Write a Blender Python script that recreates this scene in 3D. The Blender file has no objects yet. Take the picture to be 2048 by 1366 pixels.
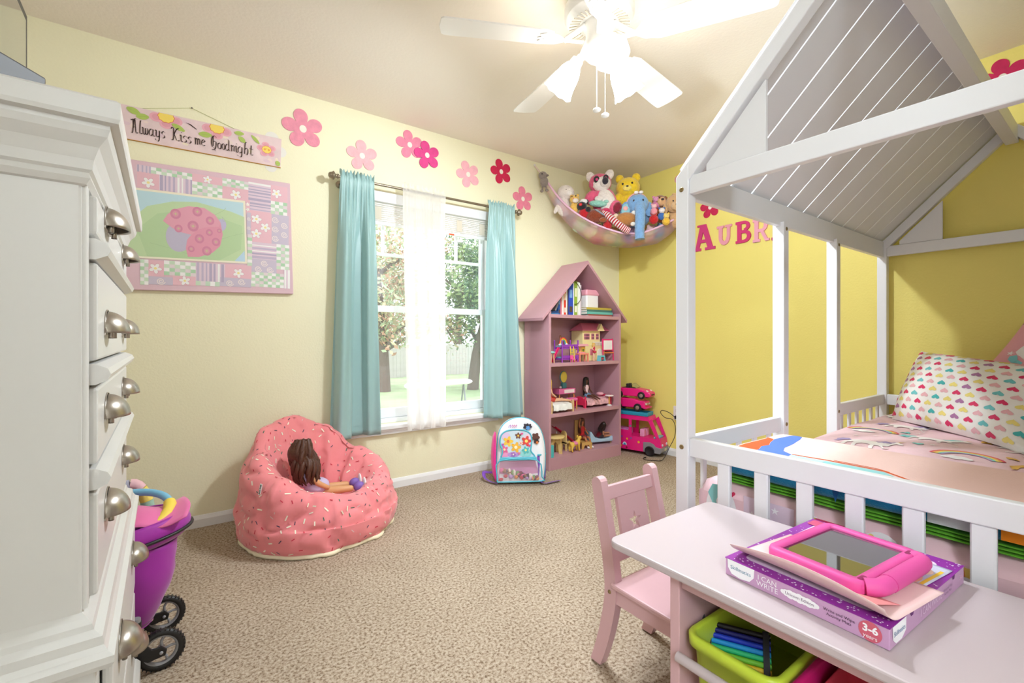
import bpy, bmesh, math, random
from mathutils import Vector, Matrix, Euler, noise, geometry
SC = bpy.context.scene
COL = SC.collection
PI = math.pi
def R_(d): return math.radians(d)

# ---------------------------------------------------------------- camera, sky, exposure
cam_d = bpy.data.cameras.new('camera')
cam = bpy.data.objects.new('camera', cam_d); COL.objects.link(cam)
cam.location = (-3.342, -2.906, 1.0)
cam.rotation_euler = (PI/2, 0, R_(54.3-90))
cam_d.sensor_width = 36.0
cam_d.lens = 906/2048*36
cam_d.shift_y = -8.3/2048
cam_d.clip_start = 0.02
SC.camera = cam
SC.view_settings.view_transform = 'Standard'
SC.view_settings.look = 'None'
SC.view_settings.gamma = 1.0
SC.view_settings.use_curve_mapping = False
SC.view_settings.exposure = 0.96
LIGHT_TINT = (.80, .905, 1.0)      # bulbs, after the camera's white balance
FAN_W, FILL_W = 28, 46  # second value powers the fill lamp added behind the camera

world = bpy.data.worlds.new('overcast_sky'); SC.world = world
world.use_nodes = True
wb = world.node_tree.nodes['Background']
wb.inputs[0].default_value = (0.88, 0.94, 1.0, 1)
wb.inputs[1].default_value = 1.65

# ---------------------------------------------------------------- helpers
def lin(c):
    def f(v):
        v = v/255.0
        return v/12.92 if v <= .04045 else ((v+.055)/1.055)**2.4
    return (f(c[0]), f(c[1]), f(c[2]), 1)
MATS = {}
def mat(name, rgb, rough=.5, metal=0.0, bump=None, vary=None, spec=.5, emit=0, coat=0, sheen=0):
    """procedural Principled; bump=(scale,strength[,distance]), vary=(scale, amount)"""
    if name in MATS: return MATS[name]
    m = bpy.data.materials.new(name); m.use_nodes = True
    nt = m.node_tree; b = nt.nodes['Principled BSDF']
    c = lin(rgb)
    b.inputs['Base Color'].default_value = c
    b.inputs['Roughness'].default_value = rough
    b.inputs['Metallic'].default_value = metal
    b.inputs['Specular IOR Level'].default_value = spec
    if coat: b.inputs['Coat Weight'].default_value = coat
    if sheen:
        b.inputs['Sheen Weight'].default_value = sheen
    if emit:
        b.inputs['Emission Color'].default_value = c
        b.inputs['Emission Strength'].default_value = emit
    tc = nt.nodes.new('ShaderNodeTexCoord')
    if vary:
        n = nt.nodes.new('ShaderNodeTexNoise'); n.inputs['Scale'].default_value = vary[0]; n.inputs['Detail'].default_value = 3
        r = nt.nodes.new('ShaderNodeValToRGB')
        a = vary[1]
        r.color_ramp.elements[0].position = .3; r.color_ramp.elements[1].position = .7
        r.color_ramp.elements[0].color = (c[0]*(1-a), c[1]*(1-a), c[2]*(1-a), 1)
        r.color_ramp.elements[1].color = (min(1, c[0]*(1+a)), min(1, c[1]*(1+a)), min(1, c[2]*(1+a)), 1)
        nt.links.new(tc.outputs['Object'], n.inputs['Vector'])
        nt.links.new(n.outputs['Fac'], r.inputs['Fac'])
        nt.links.new(r.outputs['Color'], b.inputs['Base Color'])
    if bump:
        n2 = nt.nodes.new('ShaderNodeTexNoise'); n2.inputs['Scale'].default_value = bump[0]; n2.inputs['Detail'].default_value = 2
        bp = nt.nodes.new('ShaderNodeBump'); bp.inputs['Strength'].default_value = bump[1]
        bp.inputs['Distance'].default_value = bump[2] if len(bump) > 2 else .002
        nt.links.new(tc.outputs['Object'], n2.inputs['Vector'])
        nt.links.new(n2.outputs['Fac'], bp.inputs['Height'])
        nt.links.new(bp.outputs['Normal'], b.inputs['Normal'])
    MATS[name] = m
    return m

def mix_shader(name, rgb, transp, transl=0.0, rough=.6, gloss=0.0, tint=None):
    """see-through cloth, net or glass: transparent + diffuse/translucent + a little gloss"""
    if name in MATS: return MATS[name]
    m = bpy.data.materials.new(name); m.use_nodes = True
    nt = m.node_tree; nt.nodes.clear()
    out = nt.nodes.new('ShaderNodeOutputMaterial')
    tr = nt.nodes.new('ShaderNodeBsdfTransparent'); tr.inputs[0].default_value = tint or (1, 1, 1, 1)
    di = nt.nodes.new('ShaderNodeBsdfDiffuse'); di.inputs[0].default_value = lin(rgb)
    tl = nt.nodes.new('ShaderNodeBsdfTranslucent'); tl.inputs[0].default_value = lin(rgb)
    m1 = nt.nodes.new('ShaderNodeMixShader'); m1.inputs[0].default_value = transl
    nt.links.new(di.outputs[0], m1.inputs[1]); nt.links.new(tl.outputs[0], m1.inputs[2])
    m2 = nt.nodes.new('ShaderNodeMixShader'); m2.inputs[0].default_value = transp
    nt.links.new(m1.outputs[0], m2.inputs[1]); nt.links.new(tr.outputs[0], m2.inputs[2])
    last = m2
    if gloss:
        gl = nt.nodes.new('ShaderNodeBsdfGlossy'); gl.inputs['Roughness'].default_value = rough
        m3 = nt.nodes.new('ShaderNodeMixShader'); m3.inputs[0].default_value = gloss
        nt.links.new(m2.outputs[0], m3.inputs[1]); nt.links.new(gl.outputs[0], m3.inputs[2]); last = m3
    nt.links.new(last.outputs[0], out.inputs[0])
    MATS[name] = m
    return m

def C(*rgb):
    """plain paint / print / plastic of one colour"""
    return mat('paint_%d_%d_%d' % rgb, rgb, .55)

class MB:
    def __init__(s): s.v = []; s.f = []; s.m = []; s.s = []
    def add(s, vs, fs, mi=0, T=None, sm=False):
        b = len(s.v)
        for p in vs:
            p = Vector(p); s.v.append(T @ p if T is not None else p)
        for f in fs: s.f.append([b+i for i in f]); s.m.append(mi); s.s.append(sm)
        return s
    def bx(s, x0, x1, y0, y1, z0, z1, mi=0, T=None):
        vs = [(x0,y0,z0),(x1,y0,z0),(x1,y1,z0),(x0,y1,z0),(x0,y0,z1),(x1,y0,z1),(x1,y1,z1),(x0,y1,z1)]
        return s.add(vs, [(3,2,1,0),(4,5,6,7),(0,1,5,4),(1,2,6,5),(2,3,7,6),(3,0,4,7)], mi, T)
    def box(s, c, d, mi=0, T=None):
        return s.bx(c[0]-d[0]/2, c[0]+d[0]/2, c[1]-d[1]/2, c[1]+d[1]/2, c[2]-d[2]/2, c[2]+d[2]/2, mi, T)
    def prism(s, poly, h0, h1, mi=0, T=None):
        n = len(poly)
        vs = [(p[0], p[1], h0) for p in poly]+[(p[0], p[1], h1) for p in poly]
        fs = [list(range(n))[::-1], list(range(n, 2*n))]+[(i, (i+1) % n, n+(i+1) % n, n+i) for i in range(n)]
        return s.add(vs, fs, mi, T)
    def flat(s, poly, h=0, mi=0, T=None):
        return s.add([(p[0], p[1], h) for p in poly], [list(range(len(poly)))], mi, T)
    def fan(s, pts, mi=0):
        c = sum((Vector(p) for p in pts), Vector())/len(pts); n = len(pts)
        return s.add([c]+[Vector(p) for p in pts], [(0, 1+i, 1+(i+1) % n) for i in range(n)], mi)
    def tube(s, pts, r, n=8, mi=0, T=None, caps=True, closed=False):
        pts = [Vector(p) for p in pts]; N = len(pts)
        rr = r if isinstance(r, (list, tuple)) else [r]*N
        rings = []; up = None
        for i, p in enumerate(pts):
            a = pts[(i-1) % N] if (i > 0 or closed) else p
            b = pts[(i+1) % N] if (i < N-1 or closed) else p
            t = (b-a); t = t.normalized() if t.length > 1e-9 else Vector((0, 0, 1))
            if up is None:
                up = Vector((0, 0, 1)) if abs(t.z) < .9 else Vector((1, 0, 0))
            up = (up-t*up.dot(t))
            up = up.normalized() if up.length > 1e-6 else t.orthogonal().normalized()
            w = t.cross(up)
            rings.append([p+(up*math.cos(2*PI*k/n)+w*math.sin(2*PI*k/n))*rr[i] for k in range(n)])
        vs = [q for ring in rings for q in ring]; fs = []
        for i in range(N if closed else N-1):
            j = (i+1) % N
            for k in range(n): fs.append((i*n+k, i*n+(k+1) % n, j*n+(k+1) % n, j*n+k))
        s.add(vs, fs, mi, T, True)
        if caps and not closed:
            s.add(rings[0], [list(range(n))[::-1]], mi, T); s.add(rings[-1], [list(range(n))], mi, T)
        return s
    def cyl(s, p0, p1, r0, r1=None, n=16, mi=0, T=None):
        return s.tube([p0, p1], [r0, r0 if r1 is None else r1], n, mi, T)
    def lathe(s, prof, n=24, mi=0, T=None, sm=True):
        vs = []; fs = []
        for r, z in prof:
            for k in range(n): vs.append((r*math.cos(2*PI*k/n), r*math.sin(2*PI*k/n), z))
        for i in range(len(prof)-1):
            for k in range(n): fs.append((i*n+k, i*n+(k+1) % n, (i+1)*n+(k+1) % n, (i+1)*n+k))
        return s.add(vs, fs, mi, T, sm)
    def ell(s, c, r, seg=16, rings=10, mi=0, T=None, rot=None, fur=0, seed=0):
        if not isinstance(r, (list, tuple)): r = (r, r, r)
        Q = Matrix.Translation(Vector(c)) @ (Euler([R_(a) for a in rot]).to_matrix().to_4x4() if rot else Matrix())
        vs = [(0, 0, -r[2])]; fs = []
        for i in range(1, rings):
            ph = -PI/2+PI*i/rings
            for k in range(seg):
                a = 2*PI*k/seg
                d = Vector((math.cos(ph)*math.cos(a), math.cos(ph)*math.sin(a), math.sin(ph)))
                g = 1+fur*noise.noise(d*4+Vector((seed, 0, 0))) if fur else 1
                vs.append((d.x*r[0]*g, d.y*r[1]*g, d.z*r[2]*g))
        vs.append((0, 0, r[2])); L = len(vs)-1
        for k in range(seg): fs.append((0, 1+(k+1) % seg, 1+k)); fs.append((L, L-seg+k, L-seg+(k+1) % seg))
        for i in range(rings-2):
            for k in range(seg):
                a = 1+i*seg+k; b = 1+i*seg+(k+1) % seg
                fs.append((a, b, b+seg, a+seg))
        return s.add(vs, fs, mi, (T @ Q) if T is not None else Q, True)
    def grid(s, fn, nu, nv, cu=False, cv=False, mi=0, T=None, sm=True):
        U = nu if cu else nu+1; V = nv if cv else nv+1
        vs = [fn(i/nu, j/nv) for j in range(V) for i in range(U)]; fs = []
        for j in range(nv):
            for i in range(nu):
                a = j*U+i; b = j*U+(i+1) % U; c = ((j+1) % V)*U+(i+1) % U; d = ((j+1) % V)*U+i
                fs.append((a, b, c, d))
        return s.add(vs, fs, mi, T, sm)
    def mesh(s, name, mats):
        me = bpy.data.meshes.new(name)
        me.from_pydata([tuple(p) for p in s.v], [], s.f)
        for m in (mats if isinstance(mats, (list, tuple)) else [mats]): me.materials.append(m)
        me.polygons.foreach_set('material_index', s.m)
        me.polygons.foreach_set('use_smooth', s.s)
        me.update()
        return me
    def build(s, name, mats, parent=None, bevel=0, solid=0, sub=0, seg=2, off=-1, W=False):
        if W:                                   # vertices given in world space: bring them into the thing's space
            Q = (Matrix.Translation(parent.location) @ parent.rotation_euler.to_matrix().to_4x4()).inverted()
            s.v = [Q @ Vector(p) for p in s.v]
        o = bpy.data.objects.new(name, s.mesh(name, mats)); COL.objects.link(o)
        if parent: o.parent = parent
        if solid:
            q = o.modifiers.new('thickness', 'SOLIDIFY'); q.thickness = solid; q.offset = off
        if bevel:
            q = o.modifiers.new('bevel', 'BEVEL'); q.width = bevel; q.segments = seg; q.limit_method = 'ANGLE'; q.angle_limit = R_(50)
        if sub:
            q = o.modifiers.new('subdivision', 'SUBSURF'); q.levels = sub; q.render_levels = sub
        return o
def tag(o, label, cat, group=None):
    o['label'] = label; o['category'] = cat
    if group: o['group'] = group
    return o
def thing(name, label, cat, loc=(0, 0, 0), rz=0, group=None, rot=None):
    o = bpy.data.objects.new(name, None); COL.objects.link(o)
    o.empty_display_size = .05
    o.location = loc; o.rotation_euler = rot if rot else (0, 0, R_(rz))
    return tag(o, label, cat, group)
def struct(o): o['kind'] = 'structure'; return o
def frame(o, u, v, n=None):
    """matrix that maps (a, b, h) to o + a*u + b*v + h*n"""
    u = Vector(u).normalized(); v = Vector(v).normalized(); n = Vector(n) if n else u.cross(v)
    M = Matrix.Identity(4)
    for i in range(3): M[i][0] = u[i]; M[i][1] = v[i]; M[i][2] = n[i]; M[i][3] = o[i]
    return M
def circ(cx, cy, rx, ry=None, n=20, a0=0, a1=360):
    ry = rx if ry is None else ry
    full = abs(a1-a0) >= 360
    return [(cx+rx*math.cos(R_(a0+(a1-a0)*k/(n if full else n-1))), cy+ry*math.sin(R_(a0+(a1-a0)*k/(n if full else n-1)))) for k in range(n)]
def rect(x0, x1, y0, y1): return [(x0, y0), (x1, y0), (x1, y1), (x0, y1)]
def rrect(x0, x1, y0, y1, r, n=5):
    p = []
    for cx, cy, a in ((x1-r, y0+r, -90), (x1-r, y1-r, 0), (x0+r, y1-r, 90), (x0+r, y0+r, 180)):
        p += [(cx+r*math.cos(R_(a+90*k/n)), cy+r*math.sin(R_(a+90*k/n))) for k in range(n+1)]
    return p
def petal5(cx, cy, R, rot=90, n=60, depth=.38, k=5):
    return [(cx+(R*(1-depth*(.5-.5*math.cos(k*2*PI*i/n))**1.4))*math.cos(2*PI*i/n+R_(rot)), cy+(R*(1-depth*(.5-.5*math.cos(k*2*PI*i/n))**1.4))*math.sin(2*PI*i/n+R_(rot))) for i in range(n)]
def heart(cx, cy, s, rot=0, n=22):
    o = []
    for i in range(n):
        t = 2*PI*i/n
        x = .0625*16*math.sin(t)**3; y = .0625*(13*math.cos(t)-5*math.cos(2*t)-2*math.cos(3*t)-math.cos(4*t))
        c, d = math.cos(R_(rot)), math.sin(R_(rot))
        o.append((cx+s*(x*c-y*d), cy+s*(x*d+y*c)))
    return o
def star(cx, cy, R, r=None, k=5, rot=90):
    r = r or R*.42
    return [(cx+(R if i % 2 == 0 else r)*math.cos(R_(rot+180*i/k)), cy+(R if i % 2 == 0 else r)*math.sin(R_(rot+180*i/k))) for i in range(2*k)]
class Print:
    """flat print: polygons in (a, b), later ones lie a hair above earlier ones, mapped on a surface"""
    def __init__(s, fn, lift=.0004, step=.00012, tess=0): s.fn = fn; s.mb = MB(); s.mats = []; s.h = lift; s.step = step; s.lay = 0; s.tess = tess; s.n = 0
    def add(s, poly, rgb, layer=None):
        m = C(*rgb) if isinstance(rgb, tuple) else rgb
        if m not in s.mats: s.mats.append(m)
        h = s.h+s.step*(s.lay if layer is None else layer)
        # consistent facing
        A = sum(poly[i][0]*poly[(i+1) % len(poly)][1]-poly[(i+1) % len(poly)][0]*poly[i][1] for i in range(len(poly)))
        if A < 0: poly = poly[::-1]
        s.n += 1; h += s.n*2.5e-6                 # no two pieces share a plane
        if s.tess:                                # follow a curved surface: triangulate finely inside the outline
            L = s.tess; po = []
            for i in range(len(poly)):
                a = poly[i]; c = poly[(i+1) % len(poly)]; k = max(1, int(math.hypot(c[0]-a[0], c[1]-a[1])/L))
                po += [Vector((a[0]+(c[0]-a[0])*j/k, a[1]+(c[1]-a[1])*j/k)) for j in range(k)]
            x0 = min(p.x for p in po); x1 = max(p.x for p in po); y0 = min(p.y for p in po); y1 = max(p.y for p in po)
            gr = [Vector((x0+L*(i+.5), y0+L*(j+.5))) for i in range(int((x1-x0)/L)) for j in range(int((y1-y0)/L))]
            vs, _, fs, _, _, _ = geometry.delaunay_2d_cdt(po+gr, [], [list(range(len(po)))], 1, 1e-6)
            s.mb.add([s.fn(p.x, p.y, h) for p in vs], fs, s.mats.index(m), None, True); return s
        s.mb.add([s.fn(a, b, h) for a, b in poly], [list(range(len(poly)))], s.mats.index(m))
        return s
    def line(s, pts, w, rgb, layer=None):
        for (x0, y0), (x1, y1) in zip(pts[:-1], pts[1:]):
            L = math.hypot(x1-x0, y1-y0) or 1e-6; nx, ny = -(y1-y0)/L*w/2, (x1-x0)/L*w/2
            s.add([(x0+nx, y0+ny), (x0-nx, y0-ny), (x1-nx, y1-ny), (x1+nx, y1+ny)], rgb, layer)
        return s
    def nib(s, pts, nx, ny, rgb, layer=None):
        """broad-nib pen stroke"""
        for (x0, y0), (x1, y1) in zip(pts[:-1], pts[1:]):
            s.add([(x0-nx, y0-ny), (x1-nx, y1-ny), (x1+nx, y1+ny), (x0+nx, y0+ny)], rgb, layer)
        return s
    def up(s): s.lay += 1; return s
    def build(s, name, parent):
        o = s.mb.build(name, s.mats, parent); o['kind'] = 'stuff'; return o
def text_mesh(txt, size, T, m, name, parent, ext=0.0, align='CENTER', shear=0, bold=0, sx=1.0, space=1.0, line=1.0):
    cu = bpy.data.curves.new(name, 'FONT'); cu.body = txt; cu.size = size; cu.extrude = ext; cu.shear = shear; cu.offset = bold
    cu.align_x = align; cu.align_y = 'CENTER'; cu.resolution_u = 3; cu.space_character = space; cu.space_line = line
    o = bpy.data.objects.new(name, cu); COL.objects.link(o)
    dg = bpy.context.evaluated_depsgraph_get()
    me = bpy.data.meshes.new_from_object(o.evaluated_get(dg))
    bpy.data.objects.remove(o); bpy.data.curves.remove(cu)
    me.transform(T @ Matrix.Diagonal((sx, 1, 1, 1)))
    me.materials.clear(); me.materials.append(m)
    q = bpy.data.objects.new(name, me); COL.objects.link(q)
    if parent: q.parent = parent
    return q
def smooth_path(pts, n=6):
    pts = [Vector(p) for p in pts]; out = []
    for i in range(len(pts)-1):
        p0 = pts[max(i-1, 0)]; p1 = pts[i]; p2 = pts[i+1]; p3 = pts[min(i+2, len(pts)-1)]
        for k in range(n):
            t = k/n
            out.append(.5*((2*p1)+(p2-p0)*t+(2*p0-5*p1+4*p2-p3)*t*t+(3*p1-p0-3*p2+p3)*t**3))
    out.append(pts[-1]); return out
def rnd(seed): return random.Random(seed)

# ================================================================ THE ROOM
ZC = 2.44
XL, YR = -4.05, -3.42          # left wall and rear wall
m_wallw = mat('backlight_paled_wall_paint', (244, 238, 204), .6, bump=(90, .35, .003), vary=(1.5, .015))  # same yellow paint as the right wall, paled to imitate backlight wash
m_wallr = mat('yellow_wall_paint', (246, 229, 128), .6, bump=(90, .35, .003), vary=(1.5, .015))
m_ceil = mat('ceiling_paint', (246, 236, 222), .7, bump=(70, .4, .003))
m_trim = mat('white_trim_paint', (240, 239, 238), .4)
# carpet: looped pile, colour flecks and relief
m_carp = bpy.data.materials.new('carpet_pile'); m_carp.use_nodes = True
nt = m_carp.node_tree; b = nt.nodes['Principled BSDF']; b.inputs['Roughness'].default_value = .95; b.inputs['Specular IOR Level'].default_value = .1
tc = nt.nodes.new('ShaderNodeTexCoord')
n1 = nt.nodes.new('ShaderNodeTexNoise'); n1.inputs['Scale'].default_value = 105; n1.inputs['Detail'].default_value = 4; n1.inputs['Roughness'].default_value = .7
cr = nt.nodes.new('ShaderNodeValToRGB')
for p, c in ((.0, (84, 66, 50)), (.38, (128, 106, 86)), (.47, (178, 158, 136)), (.60, (204, 188, 168))):
    e = cr.color_ramp.elements.new(p) if p not in (0.0,) else cr.color_ramp.elements[0]
    e.position = p; e.color = lin(c)
cr.color_ramp.elements[-1].color = lin((222, 208, 190))
n2 = nt.nodes.new('ShaderNodeTexNoise'); n2.inputs['Scale'].default_value = 3.0; n2.inputs['Detail'].default_value = 3
mx = nt.nodes.new('ShaderNodeMix'); mx.data_type = 'RGBA'; mx.blend_type = 'MULTIPLY'; mx.inputs[0].default_value = .5
cr2 = nt.nodes.new('ShaderNodeValToRGB'); cr2.color_ramp.elements[0].position = .35; cr2.color_ramp.elements[0].color = (.78, .76, .74, 1); cr2.color_ramp.elements[1].position = .65
bp = nt.nodes.new('ShaderNodeBump'); bp.inputs['Strength'].default_value = .8; bp.inputs['Distance'].default_value = .006
for a, c in ((tc.outputs['Object'], n1.inputs['Vector']), (tc.outputs['Object'], n2.inputs['Vector']), (n1.outputs['Fac'], cr.inputs['Fac']), (n2.outputs['Fac'], cr2.inputs['Fac']),
             (cr.outputs['Color'], mx.inputs[6]), (cr2.outputs['Color'], mx.inputs[7]), (mx.outputs[2], b.inputs['Base Color']), (n1.outputs['Fac'], bp.inputs['Height']), (bp.outputs['Normal'], b.inputs['Normal'])):
    nt.links.new(a, c)
struct(MB().bx(XL, 0, YR, 0, -.08, 0).build('floor', m_carp))
struct(MB().bx(XL-.12, .12, YR-.12, .14, ZC, ZC+.1).build('ceiling', m_ceil))
WX0, WX1, WZ0, WZ1 = -2.50, -1.43, .43, 1.95       # window opening
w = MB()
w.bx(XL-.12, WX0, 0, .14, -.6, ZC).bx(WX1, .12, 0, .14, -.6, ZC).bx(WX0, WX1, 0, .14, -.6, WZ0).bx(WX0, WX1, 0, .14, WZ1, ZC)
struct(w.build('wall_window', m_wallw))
struct(MB().bx(0, .12, YR-.12, 0, -.08, ZC).build('wall_right', m_wallr))
m_wallp = mat('bounce_paled_wall_paint', (238, 234, 222), .6, bump=(90, .35, .003))  # unseen left and rear walls, paled so their bounced light is whiter
struct(MB().bx(XL-.12, XL, YR-.12, 0, -.08, ZC).build('wall_left', m_wallp))
DX0, DX1, DZ = -3.85, -2.95, 2.05                   # doorway added behind the camera to let fill light in
struct(MB().bx(XL, DX0, YR-.12, YR, -.08, ZC).bx(DX1, 0, YR-.12, YR, -.08, ZC).bx(DX0, DX1, YR-.12, YR, DZ, ZC).build('wall_rear', m_wallp))
struct(MB().bx(DX0-.07, DX0, YR, YR+.015, 0, DZ+.07).bx(DX1, DX1+.07, YR, YR+.015, 0, DZ+.07).bx(DX0, DX1, YR, YR+.015, DZ, DZ+.07).build('trim_4', m_trim))  # casing of the added doorway
m_added_hall = mat('added_hall_paint', (240, 238, 234), .7)
HX0, HX1, HY0 = -4.4, -2.4, -5.0  # unseen hallway added to hold the fill lamp
struct(MB().bx(HX0, HX1, HY0, YR-.12, -.08, 0).build('floor_added_hall', m_carp))
struct(MB().bx(HX0-.1, HX1+.1, HY0-.1, YR-.12, ZC, ZC+.1).build('ceiling_added_hall', m_added_hall))
struct(MB().bx(HX0-.1, HX1+.1, HY0-.1, HY0, -.08, ZC).build('wall_added_hall_rear', m_added_hall))
struct(MB().bx(HX0-.1, HX0, HY0, YR-.12, -.08, ZC).build('wall_added_hall_left', m_added_hall))
struct(MB().bx(HX1, HX1+.1, HY0, YR-.12, -.08, ZC).build('wall_added_hall_right', m_added_hall))
hl = thing('added_fill_lamp', 'round white fill lamp added in an unseen added hallway', 'added fill lamp', (-4.12, -4.20, ZC))  # lamp added out of view for soft front light
MB().lathe([(0, 0), (.16, 0), (.16, -.02), (.15, -.03)], 28).build('base', m_trim, hl)
MB().lathe([(.15, -.03), (.13, -.07), (.08, -.10), (0, -.11)], 28).build('lamp_shade', mat('added_fill_glass', (255, 252, 248), .5, emit=4.0), hl)
hp_ = bpy.data.lights.new('added_fill_light', 'POINT'); hp_.energy = FILL_W; hp_.shadow_soft_size = .15; hp_.color = LIGHT_TINT  # added light source, fills the room from behind the camera
ho = bpy.data.objects.new('added_fill_light', hp_); COL.objects.link(ho); ho.parent = hl; ho.location = (0, 0, -.32)
def base_prof(): return [(0, 0), (.014, 0), (.014, .042), (.010, .052), (.006, .060), (0, .062)]
def baseboard(name, p0, p1, nrm):
    p0 = Vector(p0); p1 = Vector(p1); L = (p1-p0).length
    T = frame(p0, nrm, (0, 0, 1), (p1-p0).normalized())
    struct(MB().prism(base_prof(), 0, L, 0, T).build(name, m_trim))
baseboard('baseboard_window', (XL, -.0, 0), (-.0, -.0, 0), (0, -1, 0))
baseboard('baseboard_right', (0, -.016, 0), (0, YR, 0), (-1, 0, 0))
baseboard('baseboard_left', (XL, YR, 0), (XL, -.016, 0), (1, 0, 0))
baseboard('baseboard_rear', (-.016, YR, 0), (XL+.016, YR, 0), (0, 1, 0))

# ---------------------------------------------------------------- window
m_vinyl = mat('white_window_vinyl', (246, 248, 250), .35)
m_glass = mix_shader('window_glass', (255, 255, 255), .96, 0, .02, .05)
win = thing('window_1', 'white double-hung window', 'window'); struct(win); del win['category']; del win['label']
yf = .075
fr = MB()
fr.bx(WX0, WX0+.035, yf-.045, yf+.06, WZ0, WZ1).bx(WX1-.035, WX1, yf-.045, yf+.06, WZ0, WZ1)
fr.bx(WX0+.035, WX1-.035, yf-.045, yf+.06, WZ1-.035, WZ1).bx(WX0+.035, WX1-.035, yf-.045, yf+.06, WZ0, WZ0+.03)
fr.build('window_frame', m_vinyl, win, bevel=.003)
def sash(name, y, z0, z1, bot, top):
    s = MB(); x0, x1 = WX0+.036, WX1-.036
    s.bx(x0, x0+.035, y-.014, y+.014, z0, z1).bx(x1-.035, x1, y-.014, y+.014, z0, z1)
    s.bx(x0+.035, x1-.035, y-.014, y+.014, z0, z0+bot).bx(x0+.035, x1-.035, y-.014, y+.014, z1-top, z1)
    return s.build(name, m_vinyl, win, bevel=.003), x0+.035, x1-.035
lo, gx0, gx1 = sash('lower_sash', yf-.016, WZ0+.031, 1.212, .062, .042)
MB().bx(gx0-.004, gx1+.004, yf-.019, yf-.015, WZ0+.09, 1.172).build('pane', m_glass, lo)
up, gx0, gx1 = sash('upper_sash', yf+.016, 1.172, WZ1-.036, .04, .03)
ZM = 1.56
for n, (a, b2, c, d) in enumerate(((gx0, gx1, ZM-.011, ZM+.011), (-2.275, -2.255, ZM+.011, WZ1-.066), (-1.715, -1.695, ZM+.011, WZ1-.066))):
    MB().bx(a, b2, yf+.006, yf+.026, c, d).build('muntin', m_vinyl, up, bevel=.002)
for a, b2, c, d in ((gx0, gx1, 1.21, ZM-.011), (gx0, -2.275, ZM+.011, WZ1-.066), (-2.255, -1.715, ZM+.011, WZ1-.066), (-1.695, gx1, ZM+.011, WZ1-.066)):
    MB().bx(a, b2, yf+.014, yf+.018, c, d).build('pane', m_glass, up)
MB().bx(-1.99, -1.93, yf-.03, yf-.002, 1.2125, 1.222).build('sash_lock', m_vinyl, lo, bevel=.003)
# jamb lining, stool, apron, head casing
t = MB()
t.bx(WX0-.05, WX1+.05, -.055, .028, WZ0-.030, WZ0-.001)
struct(t.build('trim_1', m_trim, bevel=.006))
t = MB(); t.bx(WX0-.03, WX1+.03, -.028, 0, .365, .399).bx(WX0-.03, WX1+.03, -.038, 0, .385, .3995)
struct(t.build('trim_2', m_trim, bevel=.004))
struct(MB().bx(WX0-.0, WX1+.0, -.012, .03, 1.885, 1.952).build('trim_3', m_trim, bevel=.003))

# ---------------------------------------------------------------- blind at the top of the window
bl = thing('window_blind', 'white woven roll-up blind raised at the top of the window', 'blind', (-1.965, .018, 1.885))
m_bl = mat('white_blind_reed', (238, 232, 226), .7, vary=(60, .06))
for k in range(9):
    MB().box((0, 0, -.008-k*.0135), (1.04, .012, .011)).build('slat', m_bl, bl, bevel=.003, seg=1)
MB().box((0, 0, -.136), (1.04, .016, .022)).build('bottom_rail', m_trim, bl, bevel=.003)
m_tan = mat('tan_tape', (224, 214, 196), .8)
for x in (-.36, .01, .245, .44):
    MB().bx(x-.022, x+.022, -.0085, -.0065, -.112, -.03).build('tape', m_tan, bl)
MB().bx(.16, .20, -.011, -.0085, -.146, -.136).build('warning_tab', C(240, 100, 50), bl)

# ---------------------------------------------------------------- outside the window
m_grass = mat('dry_lawn', (176, 196, 150), .9, vary=(1.2, .22))
lawn = struct(MB().bx(-30, 40, .3, 45, -.6, -.53).build('floor_lawn', m_grass))
m_fence = mat('weathered_fence_wood', (196, 190, 188), .85, vary=(5, .08))
fe = thing('wooden_fence', 'pale grey picket fence across the lawn outside the window', 'fence', (0, 13.6, -.53))
rr = rnd(3)
pk = MB().prism([(-.068, 0), (.068, 0), (.068, 1.21), (.04, 1.25), (-.04, 1.25), (-.068, 1.21)], -.009, .009, 0, frame((0, 0, 0), (1, 0, 0), (0, 0, 1))).mesh('picket', m_fence)
for i in range(96):
    o = bpy.data.objects.new('picket', pk); COL.objects.link(o); o.parent = fe
    o.location = (-1.2+i*.142, rr.uniform(-.006, .006), rr.uniform(-.02, .02))
for z in (.3, .95):
    MB().box((5.5, .04, z), (13.6, .04, .09)).build('rail', m_fence, fe)
m_bark = mat('tree_bark', (120, 104, 96), .9, bump=(20, .6, .02))
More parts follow.
